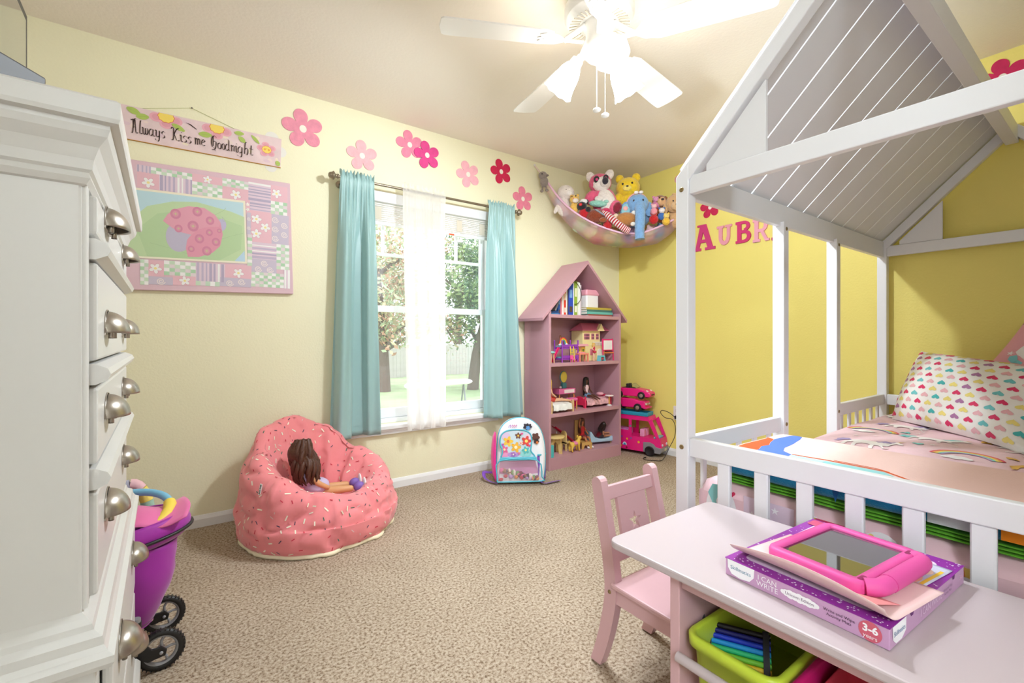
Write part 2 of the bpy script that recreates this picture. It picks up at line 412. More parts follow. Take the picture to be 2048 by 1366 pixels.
def tree(label, x, y, h, crown, leaf, seed, lean=(0, 0), nl=2600):
    r = rnd(seed); t = thing('tree', label, 'tree', (x, y, -.53), 0, 'trees beyond the window')
    tr = MB(); tip = Vector((lean[0], lean[1], h*.62)); path = smooth_path([(0, 0, -.05), (lean[0]*.2, lean[1]*.2, h*.2), (lean[0]*.7, lean[1]*.6, h*.42), tip], 4)
    tr.tube(path, [h*.035*(1-.6*i/len(path)) for i in range(len(path))], 8)
    ends = []
    for k in range(9):
        p = path[int(len(path)*r.uniform(.35, .95))-1]; a = r.uniform(0, 2*PI); L = h*r.uniform(.22, .4)
        q = p+Vector((math.cos(a)*L, math.sin(a)*L, L*r.uniform(.3, 1.0))); mid = (p+q)/2+Vector((0, 0, L*.1))
        tr.tube(smooth_path([p, mid, q], 3), [h*.014, h*.012, h*.010, h*.009, h*.007, h*.005, h*.003], 5); ends.append(q); ends.append(mid)
    tr.build('trunk', m_bark, t)
    lf = MB(); cz = h*.66
    cl = [Vector((lean[0]+r.gauss(0, crown*.45), lean[1]+r.gauss(0, crown*.45), cz+r.gauss(0, crown*.42))) for _ in range(26)]+ends
    for k in range(nl):
        c = r.choice(cl); p = c+Vector((r.gauss(0, crown*.17), r.gauss(0, crown*.17), r.gauss(0, crown*.14)))
        if p.z < .9: continue
        a = Vector((r.uniform(-1, 1), r.uniform(-1, 1), r.uniform(-1, 1))).normalized(); b3 = a.orthogonal().normalized(); s = r.uniform(.05, .11)
        lf.add([p-a*s, p+b3*s*.5, p+a*s, p-b3*s*.5], [(0, 1, 2, 3)], r.randrange(len(leaf)))
    o = lf.build('foliage', leaf, t); o['kind'] = 'stuff'
g1 = [mat('leaf_green', (112, 140, 84), .7), mat('leaf_light_green', (160, 182, 122), .7), mat('leaf_deep_green', (86, 116, 80), .7)]
g2 = [mat('leaf_rust', (206, 160, 132), .7), mat('leaf_pale_green', (172, 192, 150), .7), mat('leaf_straw', (200, 192, 150), .7)]
tree('leafy green tree seen through the right-hand window pane', 3.5, 8.6, 5.2, 1.9, g1, 11, (.5, -.3), 9000)
tree('pale rust and green tree seen through the left-hand window pane', 1.2, 9.6, 5.6, 1.9, g2, 12, (-.2, 0), 6500)
tree('tall green tree behind the fence at the right of the window view', 7.4, 16.5, 6.5, 2.6, g1, 13, (0, 0), 4200)
tree('pale autumn tree behind the fence in the middle of the window view', 4.2, 17.5, 6.0, 2.6, g2+g1[1:2], 14, (0, 0), 4200)
tree('grey-green tree behind the fence at the left of the window view', 1.6, 16.8, 6.2, 2.5, g2[1:]+g1[1:2], 15, (0, 0), 4200)
be = thing('outdoor_bench', 'white rounded bench standing on the lawn outside the window', 'bench', (.80, 5.35, -.53), 8)
m_bw = mat('white_plastic_bench', (240, 240, 242), .5)
MB().grid(lambda u, v: (-.75+1.5*u, .16*math.cos(2*PI*v)*(1 if 0.02 < u < .98 else .7), .60+.055*math.sin(2*PI*v)*(1 if 0.02 < u < .98 else .7)), 24, 14, cv=True).add([(-.75, .11*math.cos(2*PI*k/14), .6+.038*math.sin(2*PI*k/14)) for k in range(14)], [list(range(14))]).add([(.75, .11*math.cos(2*PI*k/14), .6+.038*math.sin(2*PI*k/14)) for k in range(14)], [list(range(14))]).build('seat', m_bw, be)
for x in (-.6, .6):
    MB().tube([(x, -.1, 0), (x, 0, .56), (x, .1, 0)], .02, 8).build('leg', C(150, 152, 156), be)

# ---------------------------------------------------------------- curtain rod and curtains
ZR, YRD = 1.966, -.09
m_rod = mat('brushed_bronze', (150, 138, 120), .35, .85)
rod = thing('curtain_rod', 'brushed bronze curtain rod with flared finials above the window', 'curtain rod', (-1.943, YRD, ZR))
MB().cyl((-.655, 0, 0), (.655, 0, 0), .0085, n=14).build('rod', m_rod, rod)
fp = [(.0085, 0), (.014, .003), (.014, .008), (.010, .012), (.010, .020), (.024, .030), (.027, .034), (.021, .040), (.018, .048), (.017, .054), (.010, .060), (0, .062)]
for sx in (-1, 1):
    MB().lathe(fp, 18, 0, frame((sx*.655, 0, 0), (0, 0, 1), (0, 1, 0), (sx, 0, 0))).build('finial', m_rod, rod)
    MB().tube([(sx*.63, 0, -.006), (sx*.63, .03, -.02), (sx*.63, .08, -.02)], .006, 8).lathe([(0, 0), (.022, 0), (.022, .006), (0, .006)], 16, 0, frame((sx*.63, .084, -.02), (1, 0, 0), (0, 0, 1), (0, 1, 0))).build('bracket', m_rod, rod)
def curtain(name, label, m, xt, xb, ztop, zbot, seed, nf, amp, solid=.0015, hem=.06, tilt=0, cat='curtain'):
    r = rnd(seed); ph = [r.uniform(0, 6.28) for _ in range(6)]
    t = thing(name, label, cat, ((xt[0]+xt[1])/2, YRD, ZR))
    ox, oz = (xt[0]+xt[1])/2, ZR
    zs = [0]; H = ztop-zbot
    def fn(u, v):
        z = ztop-H*v
        dr = (ZR-z)
        k = max(0, min(1, dr/.5)); k2 = k*k*(3-2*k)
        e = max(0, min(1, dr/(ZR-zbot)))
        xl = xt[0]*(1-e)+xb[0]*e; xr = xt[1]*(1-e)+xb[1]*e
        gather = math.sin(u*17*PI+ph[0])*.5+math.sin(u*27*PI+ph[1]+v*2)*.35
        w1 = u*nf*PI+ph[2]+.35*math.sin(3*e+ph[3]); fold = 1.3*math.copysign(abs(math.sin(w1))**.55, math.sin(w1))+.35*math.sin(u*nf*2.3*PI+ph[4]+e)
        if dr < -.012:                       # ruffle standing above the rod
            y = .010*gather*1.3+.004*math.sin(u*40+ph[5]); z += .010*math.sin(u*20*PI+ph[1])
        elif dr < .014:
            y = -.0115+.004*gather
        else:
            j = min(1, (dr-.014)/.06)
            y = -.0115*(1-j)+(.008*gather*(1-k2)+amp*k2*fold*(.8+.5*e))*j-.006*j
            z += tilt*(u-.5)*e
        x = xl+(xr-xl)*(u+.012*k2*math.sin(u*nf*2*PI+ph[2]))
        y += .004*noise.noise(Vector((u*3, v*9, seed)))*k2
        return (x-ox, min(y, .02), z-oz)
    mb = MB(); vv = [0, .012, .022, .03, .038, .046]+[.046+(.954)*(i+1)/46 for i in range(46)]
    NU = 90
    mb.add([fn(i/NU, v) for v in vv for i in range(NU+1)], [(j*(NU+1)+i, j*(NU+1)+i+1, (j+1)*(NU+1)+i+1, (j+1)*(NU+1)+i) for j in range(len(vv)-1) for i in range(NU)], 0, None, True)
    mb.build('cloth', m, t, solid=solid, off=0)
    hv = 1-hem/H
    hm = MB(); 
    for dv in (0,):
        hm.add([Vector(fn(i/NU, hv+q))+Vector((0, -.0022, 0)) for q in (0, .0016) for i in range(NU+1)], [(i, i+1, NU+2+i, NU+1+i) for i in range(NU)], 0, None, True)
    hm.build('hem_seam', m, t)
    return t
m_teal = mat('teal_satin', (156, 192, 190), .38, spec=.5, sheen=.3, bump=(25, .25, .003))
curtain('teal_curtain', 'long teal satin curtain on the left side of the window above the beanbag', m_teal, (-2.592, -2.388), (-2.650, -2.365), 2.010, .392, 4, 3.0, .030, tilt=.012)
curtain('teal_curtain', 'teal satin curtain on the right side of the window beside the house bookcase', m_teal, (-1.535, -1.300), (-1.565, -1.200), 2.012, .400, 9, 4.2, .030, tilt=-.01)
m_sheer = mix_shader('white_sheer', (255, 252, 250), .26, .60)
curtain('sheer_curtain', 'white sheer curtain hanging in the middle of the window', m_sheer, (-2.200, -1.890), (-2.168, -1.880), 2.006, .392, 21, 7, .014, solid=0, hem=.11)

# ================================================================ CEILING FAN
m_fan = mat('white_fan_enamel', (246, 245, 242), .35)
m_blade = mat('white_fan_blade', (240, 236, 230), .45)
FX, FY = -1.926, -1.566
fan = thing('ceiling_fan', 'white five-blade ceiling fan with three lit glass shades', 'ceiling fan', (FX, FY, ZC))
MB().lathe([(0, 0), (.115, 0), (.12, -.03), (.145, -.05), (.147, -.085), (.138, -.095), (.138, -.100), (.075, -.112), (.070, -.120), (0, -.120)], 40).build('motor_housing', m_fan, fan)
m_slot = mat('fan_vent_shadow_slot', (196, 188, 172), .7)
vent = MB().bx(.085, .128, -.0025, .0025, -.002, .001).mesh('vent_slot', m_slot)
for k in range(40):
    o = bpy.data.objects.new('vent_slot', vent); COL.objects.link(o); o.parent = fan
    a = 2*PI*k/40; o.location = (0, 0, -.1085); o.rotation_euler = (0, R_(10.5), a)
MB().lathe([(.066, -.118), (.066, -.135), (.056, -.150), (.056, -.205), (.064, -.215), (.064, -.245), (.050, -.262), (.018, -.275), (0, -.276)], 30).build('switch_housing', m_fan, fan)
for k in range(5):
    a = R_(9.6+72*k)
    T = Matrix.Rotation(a, 4, 'Z') @ Matrix.Translation((0, 0, -.195)) @ Matrix.Rotation(R_(-11), 4, 'X')
    pl = [(.205, -.050), (.24, -.064), (.60, -.074), (.648, -.073), (.660, -.064), (.667, 0), (.660, .064), (.648, .073), (.60, .074), (.24, .064), (.205, .050), (.195, 0)]
    b = MB().prism(pl, -.003, .003, 0, T).build('blade', m_blade, fan, bevel=.0015, seg=1)
    ir = MB().prism([(.07, -.012), (.15, -.010), (.185, -.040), (.235, -.048), (.262, -.030), (.25, -.012), (.268, 0), (.25, .012), (.262, .030), (.235, .048), (.185, .040), (.15, .010), (.07, .012)], -.0075, -.0035, 0, T)
    ir.tube([T @ Vector((.15, 0, -.005)), Matrix.Rotation(a, 4, 'Z') @ Vector((.10, 0, -.16)), Matrix.Rotation(a, 4, 'Z') @ Vector((.066, 0, -.130))], .012, 8)
    for q in ((.215, -.03), (.215, .03), (.24, 0)): ir.ell(T @ Vector((q[0], q[1], -.0078)), .004, 8, 4)
    ir.build('blade_iron', m_fan, b)
m_shade = mat('lit_frosted_glass_shade', (255, 250, 242), .4, emit=8.0)
for k, ang in enumerate((238, 358, 118)):
    a = R_(ang); d = Vector((math.cos(a), math.sin(a), 0)); ax = (d*.62+Vector((0, 0, -.78))).normalized()
    p0 = d*.055+Vector((0, 0, -.225)); p1 = d*.085+Vector((0, 0, -.232))
    arm = MB().tube([p0, p1, p1+ax*.03], .013, 10).lathe([(.026, 0), (.028, .018), (.024, .026)], 18, 0, frame(p1+ax*.012, ax.orthogonal(), ax.cross(ax.orthogonal()), ax)).build('lamp_arm', m_fan, fan)
    prof = [(.025, 0), (.034, .010), (.044, .030), (.050, .055), (.053, .080), (.058, .105), (.068, .128), (.066, .130), (.050, .100), (.045, .06), (.03, .02)]
    n = 40; vs = []; fs = []
    q = ax.orthogonal().normalized(); w2 = ax.cross(q); o0 = p1+ax*.034
    for i, (r, z) in enumerate(prof):
        for j in range(n):
            sc = 1+(.02*math.cos(8*2*PI*j/n) if 5 <= i <= 7 else 0); zz = z+(.002*math.cos(8*2*PI*j/n) if 6 <= i <= 7 else 0)
            vs.append(o0+ax*zz+(q*math.cos(2*PI*j/n)+w2*math.sin(2*PI*j/n))*r*sc)
    for i in range(len(prof)-1):
        for j in range(n): fs.append((i*n+j, i*n+(j+1) % n, (i+1)*n+(j+1) % n, (i+1)*n+j))
    MB().add(vs, fs, 0, None, True).build('glass_shade', m_shade, arm)
    lp = bpy.data.lights.new('fan_bulb', 'SPOT'); lp.energy = FAN_W; lp.shadow_soft_size = .04; lp.color = LIGHT_TINT; lp.spot_size = R_(176); lp.spot_blend = .5
    lo_ = bpy.data.objects.new('fan_bulb', lp); COL.objects.link(lo_); lo_.parent = fan; lo_.location = o0+ax*.125; lo_.rotation_euler = ax.to_track_quat('-Z', 'Y').to_euler()
for (x, y, z) in ((-.035, -.02, -.49), (-.012, -.045, -.515)):
    ch = MB().tube([(x, y, -.262), (x, y, z)], .0016, 6).build('pull_chain', m_fan, fan)
    MB().ell((x, y, z-.008), (.017, .017, .009), 14, 8).build('chain_knob', m_fan, ch)

# ================================================================ WALL DECORATIONS
def wall_flower(label, u, z, R, rot, rgb, wall='w', out=.001):
    T = frame((u, -out, z), (1, 0, 0), (0, 0, 1)) if wall == 'w' else frame((-.001, u, z), (0, -1, 0), (0, 0, 1))
    t = thing('wall_flower', label, 'wall decal', T.to_translation())
    T = Matrix.Translation(-T.to_translation()) @ T
    n = 80; po = []
    for i in range(n):
        th = 2*PI*i/n; c = abs(math.cos(2.5*th)); r = R*(.44+.56*c**.62)
        po.append((r*math.cos(th+R_(rot)), r*math.sin(th+R_(rot))))
    m = mat('felt_%d_%d_%d' % rgb, rgb, .8, bump=(120, .5, .002), vary=(30, .07))
    MB().prism(po, 0, .003, 0, T).build('petals', m, t)
    MB().prism(circ(0, 0, R*.17, R*.19, 18), .003, .0042, 0, T).build('flower_centre', C(246, 240, 226), t)
wall_flower('large medium pink flower on the wall right of the wooden sign', -2.781, 2.235, .116, 100, (236, 150, 170))
wall_flower('pale pink flower just above the left teal curtain', -2.432, 2.157, .100, 96, (246, 184, 190))
wall_flower('rose pink flower overlapped by a magenta flower above the window', -2.111, 2.307, .098, 102, (236, 140, 166))
wall_flower('magenta flower overlapping a rose pink flower above the window', -1.985, 2.264, .098, 104, (226, 72, 142), 'w', .0065)
wall_flower('pale pink flower between the magenta and crimson flowers', -1.654, 2.202, .100, 112, (247, 180, 190))
wall_flower('crimson flower highest at the right above the window', -1.359, 2.285, .098, 108, (208, 30, 78))
wall_flower('pink flower beside the right-hand finial of the curtain rod', -1.148, 2.111, .100, 98, (238, 136, 160))
wall_flower('pale pink flower on the right wall half hidden by the bed post', -.705, 2.315, .100, 100, (242, 180, 176), 'r')
wall_flower('dark pink flower high on the right wall behind the bed roof', -2.495, 2.31, .095, 98, (206, 40, 92), 'r')
wall_flower('crimson flower on the right wall just above the letters', -.925, 2.02, .085, 96, (206, 40, 84), 'r')

# wooden letters
def letter(label, outline, y0, w, z, h, rgb, holes=()):
    t = thing('wall_letter', label, 'letter', (-.001, y0, z), 0, None)
    T = frame((0, 0, 0), (0, -1, 0), (0, 0, 1))
    mb = MB()
    for k, po in enumerate(outline): mb.prism([(a*w, b*h) for a, b in po], .0001*k, .010+.0002*k, 0, T)
    mb.build('letter_body', C(*rgb), t)
def strokes(*r): return [rect(*q) for q in r]
A_ = [[(.38, 1), (.62, 1), (.90, .10), (.68, .10), (.5, .72), (.32, .10), (.17, .10)], rect(0, .40, 0, .10), rect(.58, 1, 0, .10), rect(.32, .70, .30, .42), rect(.25, .6, .93, 1)]
def arc_band(cx, cy, r1x, r1y, r0x, r0y, a0, a1, n=10): return circ(cx, cy, r1x, r1y, n, a0, a1)+circ(cx, cy, r0x, r0y, n, a1, a0)
U_ = [rect(.12, .36, .38, 1), rect(.66, .86, .38, 1), rect(0, .46, .88, 1), rect(.54, .98, .88, 1), arc_band(.49, .40, .37, .40, .14, .20, 180, 360)]
B_ = [rect(.10, .36, 0, 1), rect(0, .36, 0, .12), rect(0, .36, .88, 1), rect(.36, .56, 0, .13), rect(.36, .56, .44, .58), rect(.36, .56, .87, 1), arc_band(.54, .29, .44, .29, .20, .15, -90, 90), arc_band(.54, .76, .38, .24, .16, .11, -90, 90)]
R__ = [rect(.10, .34, 0, 1), rect(0, .44, 0, .12), rect(0, .34, .88, 1), rect(.34, .54, .42, .55), rect(.34, .54, .87, 1), arc_band(.54, .71, .36, .29, .14, .16, -90, 90), [(.46, .44), (.66, .44), (.90, .10), (1.0, .10), (1.0, 0), (.76, 0)]]
E_ = [rect(.10, .36, 0, 1), rect(0, .36, 0, .12), rect(0, .36, .88, 1), rect(.36, .90, 0, .12), rect(.36, .90, .88, 1), rect(.36, .70, .44, .56), rect(.78, .90, .12, .30), rect(.78, .90, .70, .88)]
letter('tall magenta wooden letter A on the yellow wall', A_, -.770, .200, 1.690, .205, (214, 62, 128))
letter('light pink wooden letter U beside the tall A', U_, -.985, .120, 1.705, .150, (240, 160, 178))
letter('magenta wooden letter B between two light pink letters', B_, -1.132, .115, 1.698, .160, (214, 50, 116))
letter('light pink wooden letter R next to the bed post', R__, -1.258, .115, 1.685, .165, (243, 168, 190))
letter('crimson wooden letter E mostly hidden behind the bed post', E_, -1.388, .105, 1.680, .160, (206, 44, 100))

# ---------------------------------------------------------------- wooden sign
sg = thing('wooden_sign', 'long pink floral wooden sign with black calligraphy hung from a cord', 'sign', (-3.6, -.001, 1.975))
m_sg = mat('pink_washed_board', (232, 206, 206), .6, vary=(14, .07))
SB = frame((0, -.009, 0), (1, 0, .0), (0, 0, 1))
MB().prism([(-.03, -.004), (.698, .004), (.703, .168), (-.03, .160)], -.009, 0, 0, frame((0, -.009, 0), (1, 0, 0), (0, 0, 1))).build('board', [m_sg], sg, bevel=.001, seg=1)
MB().prism([(-.03, -.0065), (.6995, .0015), (.698, .004), (-.03, -.004)], -.0088, -.0002, 0, frame((0, -.009, 0), (1, 0, 0), (0, 0, 1))).build('board_edge', C(196, 140, 50), sg)
pr = Print(lambda a, b, h: SB @ Vector((a, b, h)), .0003, .0001)
bk = (54, 34, 30); yl = (248, 218, 104); og = (226, 120, 60); pk_ = (236, 172, 184); pk2 = (228, 160, 172); gn = (176, 196, 96)
CLIP = .158
def clip(po, top=CLIP): return [(a, min(b, top+.0105*a)) for a, b in po]
r = rnd(5)
for i in range(30): pr.add(circ(r.uniform(0, .68), r.uniform(.02, .145), r.uniform(.008, .022), r.uniform(.006, .014), 9), r.choice(((238, 214, 206), (228, 198, 206), (240, 222, 200))))
pr.up()
for cx, cy, R in ((.174, .145, .034), (.391, .147, .034), (.627, .088, .024)):
    for k in range(5 if cy > .1 else 5):
        a = R_(90+72*k+(10 if cy < .1 else 36)); px, py = cx+math.cos(a)*R*1.25, cy+math.sin(a)*R*1.1
        if py-R*.5 < CLIP: pr.add(clip(circ(px, py, R*.80, R*.68, 16)), pk_); 
    pr.up()
    for k in range(5):
        a = R_(90+72*k+(10 if cy < .1 else 36)); px, py = cx+math.cos(a)*R*1.2, cy+math.sin(a)*R*1.05
        if py-R*.5 < CLIP: pr.add(clip(circ(px, py, R*.55, R*.45, 16)), pk2)
    pr.up()
    sc = lambda k, q: q*(1+.05*math.cos(10*2*PI*k/50))
    pr.add(clip([(cx+sc(k, R)*math.cos(2*PI*k/50), cy+sc(k, R*.88)*math.sin(2*PI*k/50)) for k in range(50)]), og); pr.up()
    pr.add(clip([(cx+sc(k, R*.93)*math.cos(2*PI*k/50), cy+sc(k, R*.80)*math.sin(2*PI*k/50)) for k in range(50)], CLIP), yl); pr.up()
    if cy < .1:
        for dx in (-.4, .45): pr.add(circ(cx+dx*R, cy, R*.22, R*.24, 12), (238, 160, 70))
        pr.up(); pr.line([(cx-.3*R, cy+.15*R), (cx+.1*R, cy+.2*R)], .0012, og)
for cx, cy, w_, h_, a in ((.046, .139, .024, .016, -20), (.081, .12, .022, .015, 10), (.224, .104, .026, .013, -25), (.339, .098, .026, .015, 5), (.493, .145, .020, .012, 5), (.506, .114, .018, .013, -40), (.571, .131, .024, .009, -45), (.683, .022, .011, .015, 20)):
    c, s = math.cos(R_(a)), math.sin(R_(a))
    po = [(w_*math.cos(t)*(1 if abs(math.cos(t)) < .9 else 1.15), h_*math.sin(t)) for t in [2*PI*k/18 for k in range(18)]]
    pr.add(clip([(cx+x*c-y*s, cy+x*s+y*c) for x, y in po]), gn)
    pr.up().line([(cx-w_*c*.8, cy-w_*s*.8), (cx+w_*c*.8, cy+w_*s*.8)], .0008, (140, 164, 74))
pr.up()
pr.add([(.254, .139), (.272, .131), (.300, .114), (.303, .116), (.276, .135)], bk)
# calligraphy, broad-nib strokes: unit = x-height
GL = {
 'A': ([[(.0, 0), (.25, .05), (.45, 1.9), (.9, 2.0)], [(.55, 1.9), (.62, .9), (.72, 0), (.95, .1)], [(.0, 1.75), (.35, 1.95), (.55, 1.9)], [(.28, .85), (.70, .85)], [(.32, 1.9), (.36, .7)]], 1.1),
 'l': ([[(.35, 1.95), (.2, 1.75), (.12, .25), (.25, 0), (.5, .1)]], .5),
 'w': ([[(.0, .9), (.12, 1), (.14, .15), (.3, 0), (.5, .2), (.52, .95)], [(.52, .3), (.68, 0), (.9, .3), (.92, .75), (.78, 1)]], 1.1),
 'a': ([[(.7, .95), (.3, 1), (.05, .6), (.08, .15), (.28, 0), (.55, .25)], [(.62, 1), (.60, .2), (.72, 0), (.85, .1)]], .95),
 'y': ([[(.0, .9), (.14, 1), (.14, .2), (.3, 0), (.55, .2)], [(.62, 1), (.60, -.2), (.42, -.62), (.1, -.5), (.02, -.3)]], .85),
 's': ([[(.60, .85), (.42, 1), (.15, .85), (.15, .62), (.5, .4), (.52, .15), (.3, 0), (.02, .12)]], .72),
 'K': ([[(.0, 1.7), (.2, 1.95), (.34, 1.7), (.30, .2), (.05, 0)], [(.98, 1.95), (.7, 1.7), (.4, .95)], [(.4, .98), (.7, .2), (.9, 0), (1.1, .1)]], 1.2),
 'i': ([[(.02, .85), (.14, 1), (.15, .15), (.25, 0), (.4, .1)], [(.16, 1.35), (.24, 1.42)]], .45),
 'm': ([[(.0, .85), (.1, 1), (.12, 0)], [(.12, .75), (.32, 1), (.46, .85), (.46, 0)], [(.46, .75), (.68, 1), (.82, .85), (.82, .15), (.98, .05)]], 1.1),
 'e': ([[(.1, .5), (.4, .6), (.58, .82), (.36, 1), (.08, .7), (.06, .2), (.28, 0), (.6, .15)]], .75),
 'G': ([[(.8, 1.7), (.55, 1.95), (.2, 1.6), (.1, .8), (.25, .15), (.5, .05)], [(.38, 1.05), (.75, 1.05), (.72, .2), (.55, -.2), (.35, -.25)], [(.2, -.35), (.5, -.25), (.7, -.45)], [(.35, 1.9), (.35, .3)]], 1.0),
 'o': ([[(.32, 1), (.06, .75), (.06, .25), (.28, 0), (.52, .25), (.52, .75), (.3, 1)]], .66),
 'd': ([[(.5, .95), (.22, 1), (.05, .65), (.06, .2), (.25, 0), (.5, .25)], [(.35, 1.75), (.52, 1.6), (.54, .15), (.7, .05)]], .85),
 'n': ([[(.0, .85), (.1, 1), (.12, 0)], [(.12, .72), (.38, 1), (.52, .85), (.52, .12), (.66, .05)]], .75),
 'g': ([[(.56, .95), (.25, 1), (.05, .65), (.08, .2), (.3, 0), (.54, .25)], [(.58, 1), (.56, -.3), (.36, -.65), (.06, -.55), (-.02, -.38)]], .8),
 'h': ([[(.40, 1.95), (.2, 1.7), (.12, 0)], [(.12, .72), (.42, 1), (.58, .8), (.56, .2), (.44, -.1)]], .8),
 't': ([[(.3, 1.6), (.22, .25), (.36, 0), (.62, .12)], [(0, 1), (.62, 1.02)]], .7)}
xh = .0335
POS = [('A', .036), ('l', .068), ('w', .080), ('a', .106), ('y', .131), ('s', .154), ('K', .194), ('i', .232), ('s', .243), ('s', .263), ('m', .294), ('e', .322), ('G', .363), ('o', .394), ('o', .413), ('d', .429), ('n', .455), ('i', .476), ('g', .487), ('h', .515), ('t', .543)]
for i, (ch_, a0) in enumerate(POS):
    nx_ = (POS[i+1][1] if i+1 < len(POS) else .562)
    adv = GL[ch_][1]; wd = min((nx_-a0)/adv, .034) if ch_ not in 'se' else min((nx_-a0)/adv, .027)
    b0 = .036+.0115*a0-.004
    for st in GL[ch_][0]:
        q = [(p.x, p.y) for p in smooth_path([(x, y, 0) for x, y in st], 5)]
        pr.nib([(a0+x*wd, b0+y*xh) for x, y in q], .0020, -.0011, bk)
pr.build('floral_print', sg)
MB().tube([(.072, -.004, .160), (.281, -.004, .224), (.474, -.004, .166)], .0012, 6).build('hanging_cord', C(196, 196, 130), sg)
MB().ell((.281, -.006, .224), .004, 10, 6).build('nail', C(110, 100, 90), sg)
for i, (a, z, R) in enumerate(((.655, .165, .035), (.70, .095, .030), (.650, .000, .030))):
    MB().prism(circ(a, z, R, R, 24), 0, .0006, 0, frame((0, -.0002, 0), (1, 0, 0), (0, 0, 1))).build('clear_sticker', C(236, 232, 222), sg)

# ---------------------------------------------------------------- ladybug canvas
pc = thing('canvas_picture', 'pastel patchwork canvas with a pink ladybug on a leaf', 'picture', (-3.6, -.001, 1.25))
m_cv = mat('canvas_pink_border', (226, 192, 202), .75, bump=(300, .2, .001))
PO = [(-.155, -.022), (.762, .002), (.744, .640), (-.172, .612)]
MB().prism(PO, 0, .028, 0, frame((0, 0, 0), (1, 0, 0), (0, 0, 1))).build('canvas', m_cv, pc, bevel=.002, seg=1)
PF = frame((0, -.028, 0), (1, 0, 0), (0, 0, 1))
pr = Print(lambda a, b, h: PF @ Vector((a, b, h)), .0003, .0001)
sk = lambda a, b: (a+.0*b, b)
wht = (244, 240, 238); prp = (196, 180, 202); lil = (226, 204, 216); mint = (200, 220, 196); pnk = (234, 188, 198); ylw = (246, 228, 150)
def daisy(cx, cy, R, rot=0):
    pr.lay = 3
    for k in range(5):
        a = R_(rot+72*k); px, py = cx+math.cos(a)*R*.58, cy+math.sin(a)*R*.58
        c, s = math.cos(a), math.sin(a)
        for gsc, colr, ly in ((1.14, (214, 150, 168), 3), (1, wht, 4)):
            pr.add([(px+R*.44*gsc*math.cos(t)*c-R*.30*gsc*math.sin(t)*s, py+R*.44*gsc*math.cos(t)*s+R*.30*gsc*math.sin(t)*c) for t in [2*PI*j/12 for j in range(12)]], colr, ly)
    pr.add(circ(cx, cy, R*.24, R*.24, 10), ylw, 5)
def swirl(cx, cy, R):
    pr.line([(cx+R*(.15+.85*t/20)*math.cos(t*.62), cy+R*(.15+.85*t/20)*math.sin(t*.62)) for t in range(21)], R*.22, (240, 226, 222), 3)
CELLS = [('st',0.059,0.114,0.564,0.599),('ch',0.114,0.282,0.566,0.598),('fl',0.061,0.147,0.489,0.566),('st',0.147,0.282,0.489,0.566),('fl',0.282,0.414,0.561,0.602),('ch',0.282,0.414,0.494,0.561),('ch',0.414,0.535,0.562,0.605),('fl',0.414,0.537,0.498,0.562),('sh',0.535,0.645,0.454,0.609),('fl',0.645,0.731,0.523,0.613),('ch',0.645,0.729,0.449,0.523),('fl',0.542,0.649,0.280,0.454),('sw',0.649,0.737,0.281,0.449),('sh',0.55,0.674,0.187,0.28),('ch',0.674,0.74,0.138,0.281),('sw',0.55,0.674,0.113,0.187),('ch',0.548,0.712,0.032,0.113),('st',0.712,0.745,0.031,0.138),('ch',0.073,0.105,0.01,0.135),('fl',0.105,0.166,0.054,0.135),('ch',0.166,0.297,0.065,0.138),('sw',0.105,0.202,0.014,0.054),('fl',0.202,0.3,0.017,0.065),('st',0.297,0.426,0.045,0.141),('ch',0.297,0.402,0.021,0.045),('sw',0.402,0.548,0.025,0.072),('fl',0.426,0.55,0.072,0.145),('fl',0.522,0.542,0.429,0.507),('sw',0.527,0.547,0.318,0.438),('ch',0.53,0.553,0.145,0.318)]
r = rnd(8)
for kd, x0, x1, y0, y1 in CELLS:
    w_, h_ = x1-x0, y1-y0
    base = {'st': lil, 'sh': lil, 'ch': wht, 'fl': pnk, 'sw': (204, 192, 208)}[kd]
    pr.add(rect(x0, x1, y0, y1), base, 1)
    if kd == 'st':
        x = x0+.003
        while x < x1-.006:
            ww = r.choice((.006, .009, .012)); pr.add(rect(x, min(x+ww, x1), y0, y1), r.choice((prp, (184, 170, 194), wht)), 2); x += ww+r.uniform(.006, .011)
    elif kd == 'sh':
        y = y0+.003
        while y < y1-.006:
            ww = r.choice((.006, .010, .014)); pr.add(rect(x0, x1, y, min(y+ww, y1)), r.choice((prp, (184, 170, 194), wht)), 2); y += ww+r.uniform(.006, .012)
    elif kd == 'ch':
        nx = max(1, round(w_/.021)); ny = max(1, round(h_/.017))
        for i in range(nx):
            for j in range(ny):
                if (i+j) % 2 == 0: pr.add(rect(x0+w_*i/nx, x0+w_*(i+1)/nx, y0+h_*j/ny, y0+h_*(j+1)/ny), r.choice((mint, (178, 212, 176), (204, 222, 196))), 2)
                elif r.random() < .35: pr.add(rect(x0+w_*i/nx, x0+w_*(i+1)/nx, y0+h_*j/ny, y0+h_*(j+1)/ny), (228, 214, 216), 2)
    elif kd == 'fl':
        R = min(.026, w_*.5, h_*.5); n_ = max(1, int(w_*h_/(R*R*7)))
        for q in range(n_):
            t = (q+.5)/n_
            daisy(x0+R+(w_-2*R)*(t if w_ > h_ else (q % 2)*.8+.1), y0+R+(h_-2*R)*(t if h_ > w_ else (q % 2)*.7+.1), R, r.uniform(0, 72))
    elif kd == 'sw':
        R = min(.018, w_*.5, h_*.45); n_ = max(1, int(w_*h_/(R*R*8)))
        for q in range(n_):
            t = (q+.5)/n_
            swirl(x0+R+(w_-2*R)*(t if w_ > h_ else (q % 2)*.9), y0+R+(h_-2*R)*(t if h_ > w_ else (q % 2)*.9), R)
pr.add([(-.02, .136), (.530, .155), (.520, .499), (-.02, .480)], (244, 236, 214), 6)
